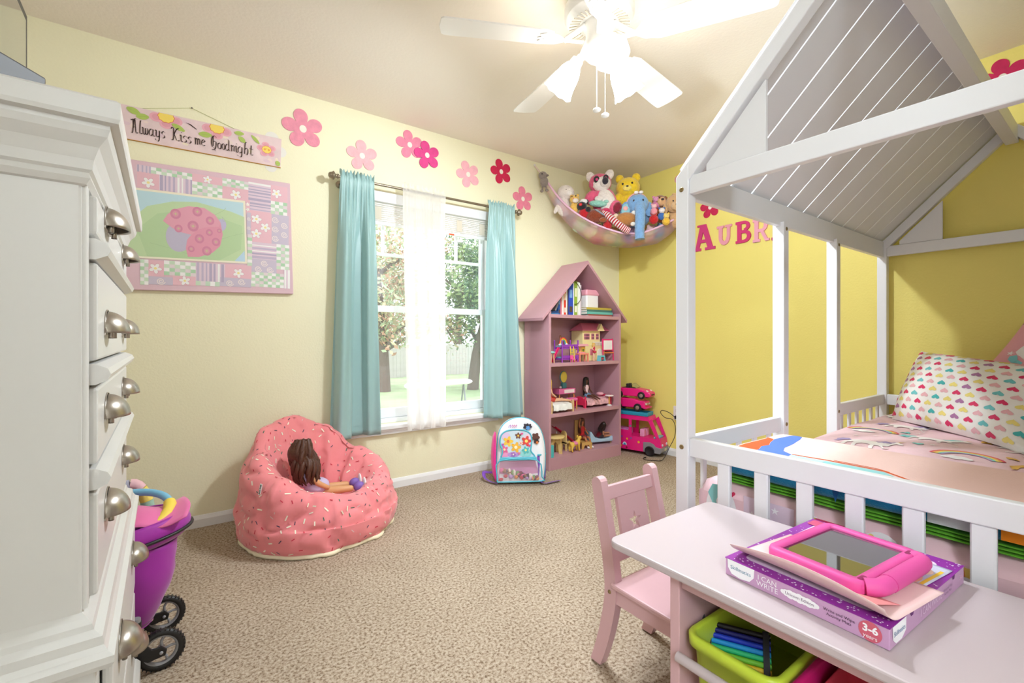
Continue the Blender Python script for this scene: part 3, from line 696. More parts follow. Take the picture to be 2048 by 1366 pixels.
pr.add([(-.01, .146), (.519, .165), (.510, .487), (-.01, .470)], (192, 220, 228), 7)
pr.add([(-.01, .146), (.47, .163), (.519, .20), (.515, .41), (.45, .43), (.30, .455), (.20, .44), (.10, .40), (.05, .34), (-.01, .33)], (196, 218, 172), 8)
pr.add([(.10, .152), (.40, .160), (.50, .23), (.505, .36), (.30, .415), (.14, .37), (.06, .28)], (186, 212, 164), 9)
pr.add([(.470, .164), (.519, .165), (.5165, .225)], (190, 216, 232), 9)
for l in ([(.11, .22), (.2, .2), (.3, .17)], [(.40, .27), (.46, .30), (.51, .32)], [(.38, .40), (.42, .43), (.43, .445)]): pr.line(l, .0016, (170, 198, 150), 10)
pr.add(circ(.225, .262, .052, .075, 24), (196, 188, 208), 11)
pr.add(circ(.411, .352, .021, .032, 18), (196, 188, 214), 11)
pr.line([(.416+.012*t*.1*math.cos(t*.7), .37+.02*math.sin(t*.35)+.001*t) for t in range(12)], .0015, (176, 190, 176), 11)
wing1 = [(.162, .336), (.18, .372), (.21, .402), (.266, .427), (.334, .429), (.381, .400), (.405, .365), (.40, .34), (.36, .333), (.334, .326), (.306, .312), (.279, .281), (.24, .287), (.20, .305)]
wing2 = [(.405, .365), (.416, .301), (.404, .237), (.371, .199), (.311, .169), (.264, .166), (.255, .208), (.261, .253), (.279, .283), (.306, .314), (.334, .327), (.37, .336)]
pr.add(wing2, (228, 156, 176), 12); pr.add(wing1, (230, 164, 182), 13)
for (x, y), R in [((0.213, 0.379), 0.026), ((0.304, 0.405), 0.025), ((0.359, 0.366), 0.022), ((0.286, 0.327), 0.028), ((0.225, 0.306), 0.020), ((0.356, 0.303), 0.018), ((0.400, 0.318), 0.012), ((0.313, 0.265), 0.024), ((0.385, 0.257), 0.022), ((0.278, 0.208), 0.017), ((0.345, 0.205), 0.025)]:
    pr.add(circ(x, y, R*.85, R, 18), (214, 138, 164), 14); pr.add(circ(x, y, R*.5, R*.58, 14), (222, 156, 172), 15); pr.add(star(x, y, R*.34, R*.12, 4), (206, 200, 150), 16)
daisy(.118, .185, .030, 18)
pr.mb.m  # keep
pr.build('painting', pc)

# ================================================================ HOUSE BED
m_bed = mat('white_painted_wood', (240, 240, 243), .42, bump=(8, .08, .002))
bed = thing('house_bed', 'white wooden house-frame child bed with slatted roof', 'bed', (-1.02, -2.53, 0))
YL, YRT = -2.0, -3.06
m_bolt = mat('brass_bolt', (150, 130, 90), .4, .8)
def bpart(name, m=m_bed, bevel=.003, **k): return lambda mb: mb.build(name, m, bed, bevel=bevel, W=True, **k)
for y0 in (YL-.045, YRT):
    for x0 in (-2.02, -.065):
        MB().prism([(y0, 0), (y0+.045, 0), (y0+.045, 1.555 if y0 > -2.5 else 1.51), (y0, 1.51 if y0 > -2.5 else 1.555)][::1] if False else [(y0, 0), (y0+.045, 0), (y0+.045, 1.53 if y0 > -2.5 else 1.575), (y0, 1.575 if y0 > -2.5 else 1.53)], x0, x0+.045, 0, frame((0, 0, 0), (0, 1, 0), (0, 0, 1))).build('post', m_bed, bed, bevel=.003, W=True)
    for x0 in (-1.345, -.79):
        MB().bx(x0, x0+.045, y0, y0+.045, 0, 1.478).build('post', m_bed, bed, bevel=.003, W=True)
    ym = y0+.0225
    MB().bx(-1.975, -.065, ym-.010, ym+.012, 1.462, 1.552).build('eave_beam', m_bed, bed, bevel=.003, W=True)
    for a, b_, n_ in ((-1.975, -1.345, 5), (-.745, -.065, 6)):
        tr = MB().bx(a, b_, ym-.012, ym+.012, .612, .671).build('side_rail', m_bed, bed, bevel=.003, W=True)
        for k in range(n_):
            x = a+(b_-a)*(k+.7)/(n_+.4)
            MB().bx(x-.012, x+.012, ym-.006, ym+.006, .330, .612).build('slat', m_bed, bed, bevel=.002, seg=1, W=True)
    MB().bx(-1.975, -.065, ym-.012, ym+.012, .235, .330).build('side_board', m_bed, bed, bevel=.003, W=True)
for x0, fo in ((-2.012, 1), (-.060, 0)):
    MB().bx(x0, x0+.026, YRT+.045, YL-.045, 1.467, 1.526).build('tie_beam', m_bed, bed, bevel=.003, W=True)
    MB().bx(x0, x0+.026, YRT+.045, YL-.045, .612, .6715).build('end_rail', m_bed, bed, bevel=.003, W=True)
    MB().bx(x0, x0+.026, YRT+.045, YL-.045, .235, .330).build('end_board', m_bed, bed, bevel=.003, W=True)
    for k in range(8):
        y = -2.1565-.1115*k
        MB().bx(x0+.004, x0+.022, y-.0195, y+.0195, .330, .612).build('slat', m_bed, bed, bevel=.003, seg=1, W=True)
    for sg_ in (1, -1):
        yo = YL if sg_ > 0 else YRT; ap = (YL+YRT)/2
        q = .045*1.414
        po = [(yo, 1.53), (ap, 1.53+abs(ap-yo)), (ap, 1.53+abs(ap-yo)-q), (yo-sg_*.045, 1.53-q+.045+.0)]
        MB().prism(po, x0-.006, x0+.032, 0, frame((0, 0, 0), (0, 1, 0), (0, 0, 1))).build('rafter', m_bed, bed, bevel=.003, W=True)
        yi = yo-sg_*.281; ys = yo-sg_*.100
        MB().prism([(ys, 1.527), (yi, 1.527), (yi, 1.527+.207), (ys+sg_*.0, 1.527+.02)], x0+.006, x0+.020, 0, frame((0, 0, 0), (0, 1, 0), (0, 0, 1))).build('gusset', m_bed, bed, bevel=.001, seg=1, W=True)
MB().bx(-1.98, -.028, -2.553, -2.507, 1.955, 2.035).build('ridge_beam', m_bed, bed, bevel=.003, W=True)
Tb = lambda x0, x1: frame((0, YL-.006, 1.552), (1, 0, 0), Vector((0, -1, 1)).normalized())
xg = [-2.012]+[-1.862+.1525*k for k in range(12)]+[-.03]
for a, b_ in zip(xg[:-1], xg[1:]):
    MB().bx(a+.003, b_-.003, .004, .700, -.004, .004, 0, Tb(a, b_)).build('roof_board', m_bed, bed, bevel=.001, seg=1, W=True)
for x, y, z, d in ((-2.0205, YL-.022, 1.485, 'x'), (-2.0205, YL-.022, .640, 'x'), (-1.322, YL-.0455, 1.450, 'y'), (-.767, YL-.0455, 1.450, 'y'), (-1.322, YL-.0455, .640, 'y'), (-.767, YL-.0455, .640, 'y')):
    T = frame((x, y, z), (0, 1, 0), (0, 0, 1), (-1, 0, 0)) if d == 'x' else frame((x, y, z), (1, 0, 0), (0, 0, 1), (0, -1, 0))
    MB().lathe([(.0, .001), (.003, .001), (.004, .002), (.007, .002), (.008, 0)], 16, 0, T).build('bolt', m_bolt, bed, W=True)

# ---------------------------------------------------------------- mattress, comforter
mt = tag(MB().prism(rrect(-1.955, -.075, -3.0, -2.06, .05), .335, .49).build('mattress', mat('white_mattress', (238, 232, 232), .8), bevel=.02, seg=3), 'white mattress under the pink unicorn comforter', 'mattress')
m_comf = mat('pink_comforter_cotton', (240, 200, 206), .75, bump=(14, .35, .012), sheen=.2)
CX0, CX1, CY0, CY1 = -1.968, -.070, -3.008, -2.052
def comf_z(x, y):
    e = min(1, max(0, (x+1.5)/.5)); e = e*e*(3-2*e)
    z = .546+.030*e+.008*noise.noise(Vector((x*4, y*4, 1)))
    qx = abs(((x+2)/.42) % 1-.5)*2; qy = abs(((y+3)/.34) % 1-.5)*2       # quilting
    z -= .007*max(0, 1-min(1-qx, 1-qy)*14) if False else .006*max(0, 1-(1-max(qx, qy))*12)
    d = min(x-CX0, CX1-x, y-CY0, CY1-y); d = max(0, min(1, d/.05))
    return z-.045*(1-math.sqrt(max(0, 1-(1-d)**2)))
co = thing('comforter', 'pale pink unicorn-print comforter on the house bed', 'comforter', (-1.02, -2.53, .335))
mb = MB(); mb.grid(lambda u, v: (CX0+(CX1-CX0)*u, CY0+(CY1-CY0)*v, comf_z(CX0+(CX1-CX0)*u, CY0+(CY1-CY0)*v)), 96, 60)
def skirt(p):
    p = Vector(p); return p
edge = [(CX0, CY0+(CY1-CY0)*k/60) for k in range(60)]+[(CX0+(CX1-CX0)*k/96, CY1) for k in range(96)]+[(CX1, CY1-(CY1-CY0)*k/60) for k in range(60)]+[(CX1-(CX1-CX0)*k/96, CY0) for k in range(96)]
nE = len(edge); zb = .342
def side_pt(i, t):
    x, y = edge[i % nE]; z1 = comf_z(x, y); cxm, cym = -1.02, -2.53
    bulge = .012*math.sin(PI*min(1, t*1.2))
    return (x, y, z1*(1-t)+zb*t)
mb.add([side_pt(i, j/5) for j in range(6) for i in range(nE)], [(j*nE+i, (j+1)*nE+i, (j+1)*nE+(i+1) % nE, j*nE+(i+1) % nE) for j in range(5) for i in range(nE)], 0, None, True)
mb.build('cover', m_comf, co, W=True)
# print: unicorns, rainbows, hearts, stars, clouds  (generic motifs)
UNI = [(-.50, .05), (-.42, .18), (-.20, .22), (.02, .20), (.16, .26), (.24, .42), (.30, .50), (.36, .50), (.40, .44), (.52, .36), (.54, .30), (.48, .27), (.40, .30), (.34, .22), (.30, .06), (.26, -.06), (.34, -.16), (.44, -.14), (.45, -.20), (.34, -.24), (.20, -.12), (.12, -.14), (.16, -.32), (.22, -.44), (.15, -.45), (.06, -.30), (.02, -.12), (-.18, -.10), (-.24, -.22), (-.20, -.40), (-.28, -.42), (-.34, -.22), (-.38, -.08), (-.46, -.22), (-.44, -.42), (-.52, -.42), (-.56, -.18), (-.50, -.02)]
MANE = [(.30, .52), (.22, .48), (.12, .40), (.06, .26), (-.02, .22), (.06, .16), (.12, .22), (.18, .18), (.22, .30), (.28, .36), (.30, .44)]
TAIL = [(-.50, .06), (-.62, .16), (-.74, .10), (-.80, -.06), (-.74, -.20), (-.78, -.30), (-.66, -.24), (-.64, -.08), (-.58, -.04)]
HORN = [(.34, .50), (.39, .47), (.44, .66)]
def xf(po, cx, cy, s, rot=0, fl=1):
    c, d = math.cos(R_(rot)), math.sin(R_(rot))
    return [(cx+s*(fl*x*c-y*d), cy+s*(fl*x*d+y*c)) for x, y in po]
def dens(po, L=.02):
    o = []
    for i in range(len(po)):
        a = po[i]; b2 = po[(i+1) % len(po)]; n = max(1, int(math.hypot(b2[0]-a[0], b2[1]-a[1])/L))
        o += [(a[0]+(b2[0]-a[0])*k/n, a[1]+(b2[1]-a[1])*k/n) for k in range(n)]
    return o
def unicorn(pr, cx, cy, s, rot, fl, mane):
    for po, c, l in ((UNI, (248, 240, 236), 2), (MANE, mane, 3), (TAIL, mane, 3), (HORN, (240, 204, 120), 3)): pr.add(xf(po, cx, cy, s, rot, fl), c, l)
def rainbow(pr, cx, cy, R, rot, a0=10, a1=170, w=.16):
    for k, c in enumerate(((226, 84, 110), (240, 170, 84), (246, 222, 120), (130, 206, 196), (196, 168, 214))):
        r1 = R*(1-w*k*.5); r0 = R*(1-w*(k+1)*.5)
        for j in range(10):
            t0 = a0+(a1-a0)*j/10; t1 = a0+(a1-a0)*(j+1)/10
            pr.add(xf([(r0*math.cos(R_(t0)), r0*math.sin(R_(t0))), (r1*math.cos(R_(t0)), r1*math.sin(R_(t0))), (r1*math.cos(R_(t1)), r1*math.sin(R_(t1))), (r0*math.cos(R_(t1)), r0*math.sin(R_(t1)))], cx, cy, 1, rot), c, 2)
def cloud(pr, cx, cy, s, c=(250, 246, 246), l=3):
    for dx, dy, r in ((-.9, 0, .5), (-.35, .35, .6), (.35, .3, .65), (.95, 0, .5), (0, -.1, .6)): pr.add(circ(cx+dx*s, cy+dy*s, r*s, r*s, 14), c, l)
# top: a = -y (to the right seen from the foot), b = x (towards the head)
pr = Print(lambda a, b, h: (b, -a, comf_z(b, -a)+h), .0015, .0003, .012)
pal = ((222, 74, 122), (170, 150, 196), (126, 204, 200), (240, 190, 96))
r = rnd(31)
k = 0
for row, bx_ in enumerate((-1.36, -1.10, -.84, -.58, -.32)):
    for j in range(4):
        a = 2.17+j*.25+(.10 if row % 2 else 0); k += 1
        if a > 2.95: continue
        if (j+row) % 3 != 2: unicorn(pr, a, bx_, .155, 90*0+r.uniform(-15, 15), 1 if (j+row) % 2 else -1, pal[k % 4])
        else: cloud(pr, a, bx_-.02, .03); rainbow(pr, a+.02, bx_, .10, r.uniform(-15, 15))
        pr.add(heart(a+.12, bx_+.10, .018, r.uniform(-30, 30)), pal[(k+1) % 4], 2)
        pr.add(star(a-.09, bx_+.12, .013), (250, 240, 236), 2); pr.add(star(a+.07, bx_-.11, .010), (250, 240, 236), 2)
        rainbow(pr, a+.05, bx_+.02, .11, 0, 20, 150, .12) if (j+row) % 4 == 0 else None
pr.build('unicorn_print', co).matrix_parent_inverse = Matrix.Translation(-co.location)
# foot side seen between the slats: a = -y, b = z
pr = Print(lambda a, b, h: (CX0-h, -a, b), .0012, .0003)
def F(po, c, l=1): pr.add(po, c, l)
F(circ(2.128, .455, .050, .075, 24), (250, 246, 246), 1)
F([(2.10, .53), (2.085, .50), (2.10, .47), (2.088, .44), (2.108, .42), (2.12, .45), (2.112, .48), (2.125, .51), (2.16, .525), (2.14, .535)], (140, 208, 206), 2); F(star(2.155, .455, .014, .006, 4), (120, 196, 200), 2)
F(heart(2.165, .515, .010), (214, 50, 90), 3)
F(rect(2.20, 2.34, .345, .52), (222, 200, 216), 1)
for a, b, R in ((2.225, .47, .012), (2.25, .43, .016), (2.29, .50, .012), (2.30, .45, .018), (2.215, .40, .01)): F(star(a, b, R, R*.36), (250, 246, 248), 2)
F(circ(2.385, .44, .045, .08, 24), (250, 246, 246), 2)
F([(2.385, .515), (2.46, .515), (2.455, .42), (2.43, .40)], (240, 190, 90), 2); F([(2.393, .515), (2.46, .515), (2.455, .425), (2.432, .41)], (224, 70, 120), 3)
for i in range(12): F(heart(2.41+.014*(i % 4), .50-.022*(i//4)-.006*(i % 2), .0048), ((250, 220, 120), (160, 220, 220), (250, 200, 210))[i % 3], 4)
F(circ(2.535, .44, .055, .085, 24), (250, 246, 246), 1)
F(petal5(2.515, .495, .020, 90, 30, .3), (246, 214, 110), 2); F(circ(2.515, .495, .009), (224, 70, 110), 3); F(circ(2.515, .495, .004), (250, 220, 190), 4)
for rt in (-60, -100): F(xf([(0, 0), (.012, .008), (.030, 0), (.012, -.008)], 2.525, .478, 1, rt), (126, 200, 204), 2)
F(circ(2.575, .43, .028, .045, 18), (224, 204, 220), 2); F(star(2.60, .44, .022, .006, 4, 70), (250, 246, 250), 3)
for i_, c in enumerate(((224, 70, 120), (240, 150, 80), (248, 214, 110), (150, 210, 200), (190, 170, 214))): F([(2.655+.012*i_, .50), (2.667+.012*i_, .50), (2.672+.014*i_, .46), (2.658+.014*i_, .455)], c, 2)
for a, b, R in ((2.64, .42, .035), (2.68, .45, .03), (2.72, .43, .035), (2.69, .39, .045), (2.65, .37, .03)): F(circ(a, b, R, R, 18), (250, 246, 246), 3)
for i_ in range(3): F(xf([(0, 0), (.03, .018), (.05, .0), (.03, -.004)], 2.80, .40, 1, 150-50*i_), (126, 200, 204), 2)
F([(2.795, .40), (2.805, .40), (2.812, .35), (2.80, .35)], (150, 210, 200), 2); F(circ(2.79, .36, .03, .02, 14), (244, 222, 150), 1)
F(circ(2.90, .45, .05, .06, 20), (250, 246, 246), 1)
pr.build('unicorn_print', co).matrix_parent_inverse = Matrix.Translation(-co.location)

# ---------------------------------------------------------------- folded throw at the foot
th = thing('throw_blanket', 'folded blue and green fleece throw lying along the foot of the bed', 'blanket', (-1.75, -2.56, .55))
m_ter = mat('blue_terry', (24, 140, 184), .95, bump=(220, .8, .004), vary=(40, .12), sheen=.3)
m_grn = mat('green_fleece_edge', (96, 168, 40), .9, bump=(180, .5, .002))
def slab(x0, x1, y0, y1, z0, z1, amp, seed, nx=26, ny=44, e=.5):
    def fn(u, v):     # closed tube around y, v along y
        a = 2*PI*u; cx = (x0+x1)/2; hx = (x1-x0)/2; cz = (z0+z1)/2; hz = (z1-z0)/2
        c, s = math.cos(a), math.sin(a)
        end = min(1, max(0, min(v, 1-v)/.025)); end = math.sqrt(1-(1-end)**2)*.8+.2
        x = cx+hx*math.copysign(abs(c)**.35, c)*(1 if v not in (0, 1) else .98); z = cz+hz*math.copysign(abs(s)**.6, s)*end
        y = y0+(y1-y0)*v
        return (x+amp*.6*noise.noise(Vector((y*6, seed, x))), y, z+amp*noise.noise(Vector((x*6, y*5, seed))))
    return fn
for i_ in range(3):
    MB().grid(slab(-1.962+.003*i_, -1.56, -2.99, -2.125-.004*i_, .547+.0075*i_, .555+.0075*i_, .004, 3), 28, 44, cu=True).build('green_layer', m_grn, th, W=True)
top_fn = slab(-1.964, -1.545, -2.985, -2.13, .562, .652, .003, 7)
MB().grid(top_fn, 40, 60, cu=True).build('blue_layer', m_ter, th, W=True)
def th_top(x, y):
    cx, hx = (-1.964-1.545)/2, (1.964-1.545)/2
    c = max(-1, min(1, (x-cx)/hx)); cc = min(1, abs(c)**(1/.35)); s = math.sqrt(max(0, 1-cc*cc))
    v = (y+2.985)/(.855); end = min(1, max(0, min(v, 1-v)/.025)); end = math.sqrt(1-(1-end)**2)*.8+.2
    return .607+.045*(s**.6)*end+.003*noise.noise(Vector((x*6, y*5, 7)))
pr = Print(lambda a, b, h: (b, -a, th_top(b, -a)+h), .0020, .0004, .014)
def band(a0, a1, b0, b1, c, l): pr.add(rect(a0, a1, b0, b1), c, l)
fl = lambda rgb: mat('fleece_%d_%d_%d' % rgb, rgb, .95, bump=(200, .4, .002))
band(2.14, 2.975, -1.950, -1.560, fl((246, 208, 198)), 0)
for po, c in (([(2.138, -1.948), (2.205, -1.948), (2.212, -1.90), (2.200, -1.86), (2.205, -1.82), (2.190, -1.78), (2.175, -1.72), (2.138, -1.70)], (232, 92, 44)),
              ([(2.206, -1.948), (2.300, -1.948), (2.300, -1.888), (2.268, -1.865), (2.252, -1.82), (2.245, -1.74), (2.232, -1.66), (2.215, -1.60), (2.185, -1.575), (2.176, -1.72), (2.191, -1.78), (2.206, -1.82), (2.201, -1.86), (2.213, -1.90)], (88, 122, 200)),
              ([(2.301, -1.948), (2.386, -1.948), (2.386, -1.885), (2.301, -1.888)], (190, 222, 236)),
              ([(2.387, -1.948), (2.60, -1.948), (2.55, -1.915), (2.52, -1.892), (2.387, -1.885)], (156, 214, 214))):
    pr.add(po, fl(c), 1)
pr.line([(2.30, -1.885), (2.385, -1.875), (2.52, -1.885), (2.60, -1.93), (2.75, -1.938), (2.95, -1.94)], .006, fl((226, 96, 40)), 2)
pr.line([(2.40, -1.865), (2.50, -1.872), (2.53, -1.885)], .004, fl((226, 96, 40)), 2)
band(2.70, 2.97, -1.955, -1.94, fl((196, 222, 150)), 1)
pr.build('fleece_print', th).matrix_parent_inverse = Matrix.Translation(-th.location)
pr = Print(lambda a, b, h: (-1.9655-h, -a, b), .006, .0004)
for po, c in (([(2.36, .605), (2.39, .605), (2.385, .575), (2.37, .58)], (214, 60, 30)), (rect(2.62, 2.70, .580, .640), (186, 190, 186)), (rect(2.735, 2.84, .580, .640), (226, 130, 20)), ([(2.43, .61), (2.45, .61), (2.44, .57)], (20, 80, 130))):
    pr.add(po, fl(c))
pr.build('edge_print', th).matrix_parent_inverse = Matrix.Translation(-th.location)

# ---------------------------------------------------------------- pillows
def pillow(name, label, A, B, Cc, D, thick, m, seed=0, N=30):
    """A bottom-left, B top-left, Cc top-right, D bottom-right"""
    A, B, Cc, D = map(Vector, (A, B, Cc, D)); ctr = (A+B+Cc+D)/4
    n = ((D-A).cross(B-A)).normalized()
    t = thing(name, label, 'pillow', ctr)
    def P(u, v, side, lift=0):
        p = A*(1-u)*(1-v)+D*u*(1-v)+Cc*u*v+B*(1-u)*v
        a, b = 2*u-1, 2*v-1
        k = max(0, (1-a*a))**.42*max(0, (1-b*b))**.42
        pin = .05*((abs(a)**3)*(1-b*b)+(abs(b)**3)*(1-a*a))          # edges drawn in between the corners
        p = p+(ctr-p)*pin
        w = 1+.12*noise.noise(Vector((u*3, v*3, seed)))
        return p+n*(side*thick*k*w+lift)-ctr
    mb = MB()
    for sd in (1, -1): mb.grid(lambda u, v: P(u, v, sd), N, N)
    mb.build('case', m, t)
    return t, P
m_pl = mat('white_pillow_cotton', (246, 242, 238), .75, bump=(10, .2, .006))
pA = (-.40, -2.155, .580); pB = (-.150, -2.215, .925); pC_ = (-.52, -2.79, .860); pD = (-.86, -2.66, .575)
hp, HP = pillow('heart_pillow', 'white pillow printed with multicoloured hearts', pA, pB, pC_, pD, .10, m_pl, 4)
pr = Print(lambda a, b, h: HP(a, b, 1, h), .0010, .0002, .012)
hc = ((222, 50, 104), (112, 196, 200), (240, 222, 130), (176, 120, 168), (238, 182, 190), (70, 184, 186))
k = 0
for j in range(11):
    for i in range(11):
        u = (i+.45+(.5 if j % 2 else 0))/11.3; v = (j+.6)/11.2
        if u > .985: continue
        k += 1
        pr.add([(u+(x-u)*.74/.68*1.0, y) for x, y in [(u+(hx), v+(hy)) for hx, hy in [(q[0]*.0275, q[1]*.034) for q in heart(0, 0, 1, 186, 18)]] if 0 < y < 1], hc[(i*2+j*3+(i*j) % 2) % 6], 0)
pr.build('heart_print', hp)
pk_p, PP = pillow('pink_pillow', 'pink unicorn pillow against the wall behind the heart pillow', (-.26, -2.36, .70), (-.125, -2.58, 1.07), (-.125, -3.00, .96), (-.26, -2.95, .60), .08, mat('pink_pillow_cotton', (236, 168, 176), .75, bump=(10, .2, .006)), 9)
pr = Print(lambda a, b, h: PP(a, b, 1, h), .0012, .0002, .04)
unicorn(pr, .22, .72, .30, 70, 1, (130, 200, 204)); unicorn(pr, .66, .5, .30, -20, -1, (222, 90, 140))
for a, b in ((.1, .6), (.3, .85), (.4, .5), (.5, .8), (.85, .75), (.2, .3)): pr.add(star(a, b, .03), (250, 236, 236), 1)
pr.build('unicorn_print', pk_p)

# ================================================================ DESK, CHAIR AND WHAT LIES ON THEM
m_pkw = mat('pale_pink_painted_wood', (196, 181, 183), .38, bump=(6, .05, .002))
m_pkd = mat('pink_painted_wood', (214, 172, 176), .42, bump=(6, .05, .002))
ZT = .50
dk = thing('activity_desk', 'pale pink child activity desk with storage bins at the foot of the bed', 'desk', (-2.27, -2.6, 0))
MB().prism(rrect(-2.495, -2.040, -3.08, -2.130, .028), ZT-.018, ZT).build('desk_top', m_pkw, dk, bevel=.004, W=True)
for y in (-2.312, -2.965):
    MB().bx(-2.462, -2.065, y, y+.024, 0, ZT-.018).build('side_panel', m_pkd, dk, bevel=.002, W=True)
MB().bx(-2.082, -2.068, -2.941, -2.312, .03, ZT-.018).build('back_panel', m_pkd, dk, W=True)
MB().bx(-2.455, -2.437, -2.941, -2.312, ZT-.054, ZT-.018).build('apron', m_pkd, dk, bevel=.002, W=True)
for x, z in ((-2.478, .309), (-2.478, .10)):
    MB().cyl((x, -2.955, z), (x, -2.318, z), .0105, n=14).build('dowel_rail', m_pkw, dk, W=True)
for x, z in ((-2.12, .325), (-2.12, .12)):
    MB().cyl((x, -2.945, z), (x, -2.31, z), .0105, n=14).build('dowel_rail', m_pkw, dk, W=True)
MB().bx(-2.437, -2.082, -2.941, -2.312, .02, .034).build('bottom_board', m_pkd, dk, W=True)

def bin_(name, label, rgb, x0, x1, y0, y1, z0, z1, tap=.022, rim=.012):
    t = thing(name, label, 'bin', ((x0+x1)/2, (y0+y1)/2, z0))
    m = mat('bin_plastic_%d_%d_%d' % rgb, rgb, .35, spec=.5)
    mb = MB(); prof = []
    lv = [(tap, z0, .02), (.004, z1-.03, .03), (0, z1-.028, .03), (-rim*0, z1-.02, .03)]
    ring = lambda d, z, rr: [(p[0], p[1], z) for p in rrect(x0+d, x1-d, y0+d, y1-d, rr, 4)]
    R_s = [ring(tap, z0, .018), ring(rim, z1-.026, .026), ring(0.001, z1-.024, .032), ring(0, z1-.004, .032), ring(.003, z1, .030), ring(rim-.001, z1, .024), ring(rim+.002, z1-.004, .022), ring(rim+.004, z1-.03, .022), ring(tap+.004, z0+.004, .016)]
    n = len(R_s[0])
    mb.add([p for R in R_s for p in R], [(i*n+k, i*n+(k+1) % n, (i+1)*n+(k+1) % n, (i+1)*n+k) for i in range(len(R_s)-1) for k in range(n)], 0, None, True)
    mb.add(R_s[0], [list(range(n))[::-1]]); mb.add(R_s[-1], [list(range(n))])
    mb.build('bin_body', m, t, W=True)
    return t
bin_('storage_bin', 'lime green plastic bin under the pink desk', (196, 216, 62), -2.466, -2.105, -2.518, -2.322, .215, .362)
bin_('storage_bin', 'hot pink plastic bin beside the lime green bin', (222, 36, 118), -2.466, -2.105, -2.722, -2.526, .215, .362)
bin_('small_basket', 'small coral basket sitting inside the hot pink bin', (236, 72, 92), -2.438, -2.250, -2.690, -2.556, .222, .352, .014, .005)
# pens bundled in a black-banded case
pn = thing('pen_set', 'black-banded case of rainbow pens leaning in the lime bin', 'pen set', (-2.375, -2.395, .2510), 0, None, (R_(-45), 0, R_(-62)))
cols = ((30, 22, 24), (22, 22, 110), (26, 56, 190), (30, 150, 220), (40, 190, 120), (120, 200, 50), (236, 196, 40), (240, 130, 30), (224, 60, 40))
pmesh = {}
for i_ in range(9):
    for j in range(6):
        if i_ not in pmesh: pmesh[i_] = MB().cyl((-.065, 0, 0), (.065, 0, 0), .0056, n=8).mesh('pen', C(*cols[8-i_]))
        o = bpy.data.objects.new('pen', pmesh[i_]); COL.objects.link(o); o.parent = pn; o.location = (0, -.028+.0112*j, .008+.0112*i_)
for x in (-.064, .050):
    MB().bx(x, x+.012, -.0355, -.0338, .001, .106).bx(x, x+.012, .0338, .0355, .001, .106).bx(x, x+.012, -.0338, .0338, .1038, .106).build('band', C(24, 24, 26), pn)
MB().tube([(-.072, -.042, .104), (-.072, .042, .104)], .0055, 8).build('case_clip', C(20, 20, 22), pn)
nk = thing('bead_necklace', 'red bead necklace lying in the lime green bin', 'necklace', (-2.36, -2.455, .2225))
r = rnd(6); m_bead = mat('red_bead', (170, 20, 26), .2, spec=.6); m_bd = MB().ell((0, 0, 0), .0048, 10, 6).mesh('bead', m_bead)
pts = smooth_path([(-.045, -.02, .006), (-.02, .02, .02), (.01, .03, .030), (.035, .012, .03), (.03, -.02, .02), (0, -.012, .015), (-.03, .012, .010), (-.06, .02, .006), (-.075, -.005, .006), (-.055, -.03, .006)], 5)
for p in pts:
    o = bpy.data.objects.new('bead', m_bd); COL.objects.link(o); o.parent = nk; o.location = p
for i_, (x, y, c, s) in enumerate(((-2.40, -2.60, (90, 70, 40), 'brown toy ball lying in the coral basket'), (-2.345, -2.635, (214, 176, 120), 'tan toy ball lying in the coral basket'), (-2.30, -2.585, (60, 40, 50), 'dark toy ball lying in the coral basket'), (-2.40, -2.655, (120, 150, 110), 'green toy ball lying in the coral basket'))):
    o = MB().ell((0, 0, 0), (.024, .026, .022), 14, 8, fur=.15, seed=i_).build('toy_ball', C(*c)); o.location = (x, y, .2495); tag(o, s, 'toy', 'small toys in the coral basket')

# ---------------------------------------------------------------- game box
gb = thing('game_box', 'flat purple unicorn activity game box lying on the desk', 'game box', (-2.238, -2.543, ZT), -3.5)
BX, BY, BH = .375, .280, .036
m_bxs = mat('mauve_printed_card', (204, 158, 196), .4)
m_bxt = mat('purple_printed_card', (150, 46, 160), .35)
MB().bx(-BX/2, BX/2, -BY/2, BY/2, .0005, BH-.001).build('box_body', m_bxs, gb, bevel=.001, seg=1)
MB().bx(-BX/2-.0008, BX/2+.0008, -BY/2-.0008, BY/2+.0008, BH-.001, BH).build('box_lid', m_bxt, gb)
# top print; a = along x (0 at -x edge), b = y
pr = Print(lambda a, b, h: (a, b, BH+h), .0002, .0001)
pr.add(rrect(-BX/2+.028, BX/2-.030, -BY/2+.030, BY/2-.022, .016), (226, 206, 228), 1)
pr.add(rrect(-BX/2+.10, BX/2-.060, -BY/2+.034, BY/2-.06, .01), (214, 196, 226), 2)
for a, b, c in ((.03, -.075, (120, 190, 220)), (.06, -.055, (244, 190, 180)), (-.02, -.08, (236, 150, 160)), (.085, -.07, (250, 240, 240)), (-.07, -.07, (150, 200, 210)), (.10, -.035, (246, 160, 120)), (.0, -.05, (170, 160, 220))):
    pr.add(circ(a, b, .024, .016, 14), c, 3)
rainbow(pr, .105, -.06, .018, -40)
r = rnd(17)
for i_ in range(170):
    sd = r.random()
    if sd < .36: a, b = -BX/2+r.uniform(.003, .026), r.uniform(-BY/2+.003, BY/2-.003)
    elif sd < .7: a, b = r.uniform(-BX/2+.003, BX/2-.003), -BY/2+r.uniform(.003, .028)
    elif sd < .85: a, b = r.uniform(-BX/2+.003, BX/2-.003), BY/2-r.uniform(.003, .020)
    else: a, b = BX/2-r.uniform(.003, .028), r.uniform(-BY/2+.003, BY/2-.003)
    pr.add(circ(a, b, r.uniform(.0008, .0022), None, 7), (244, 232, 246), 4)
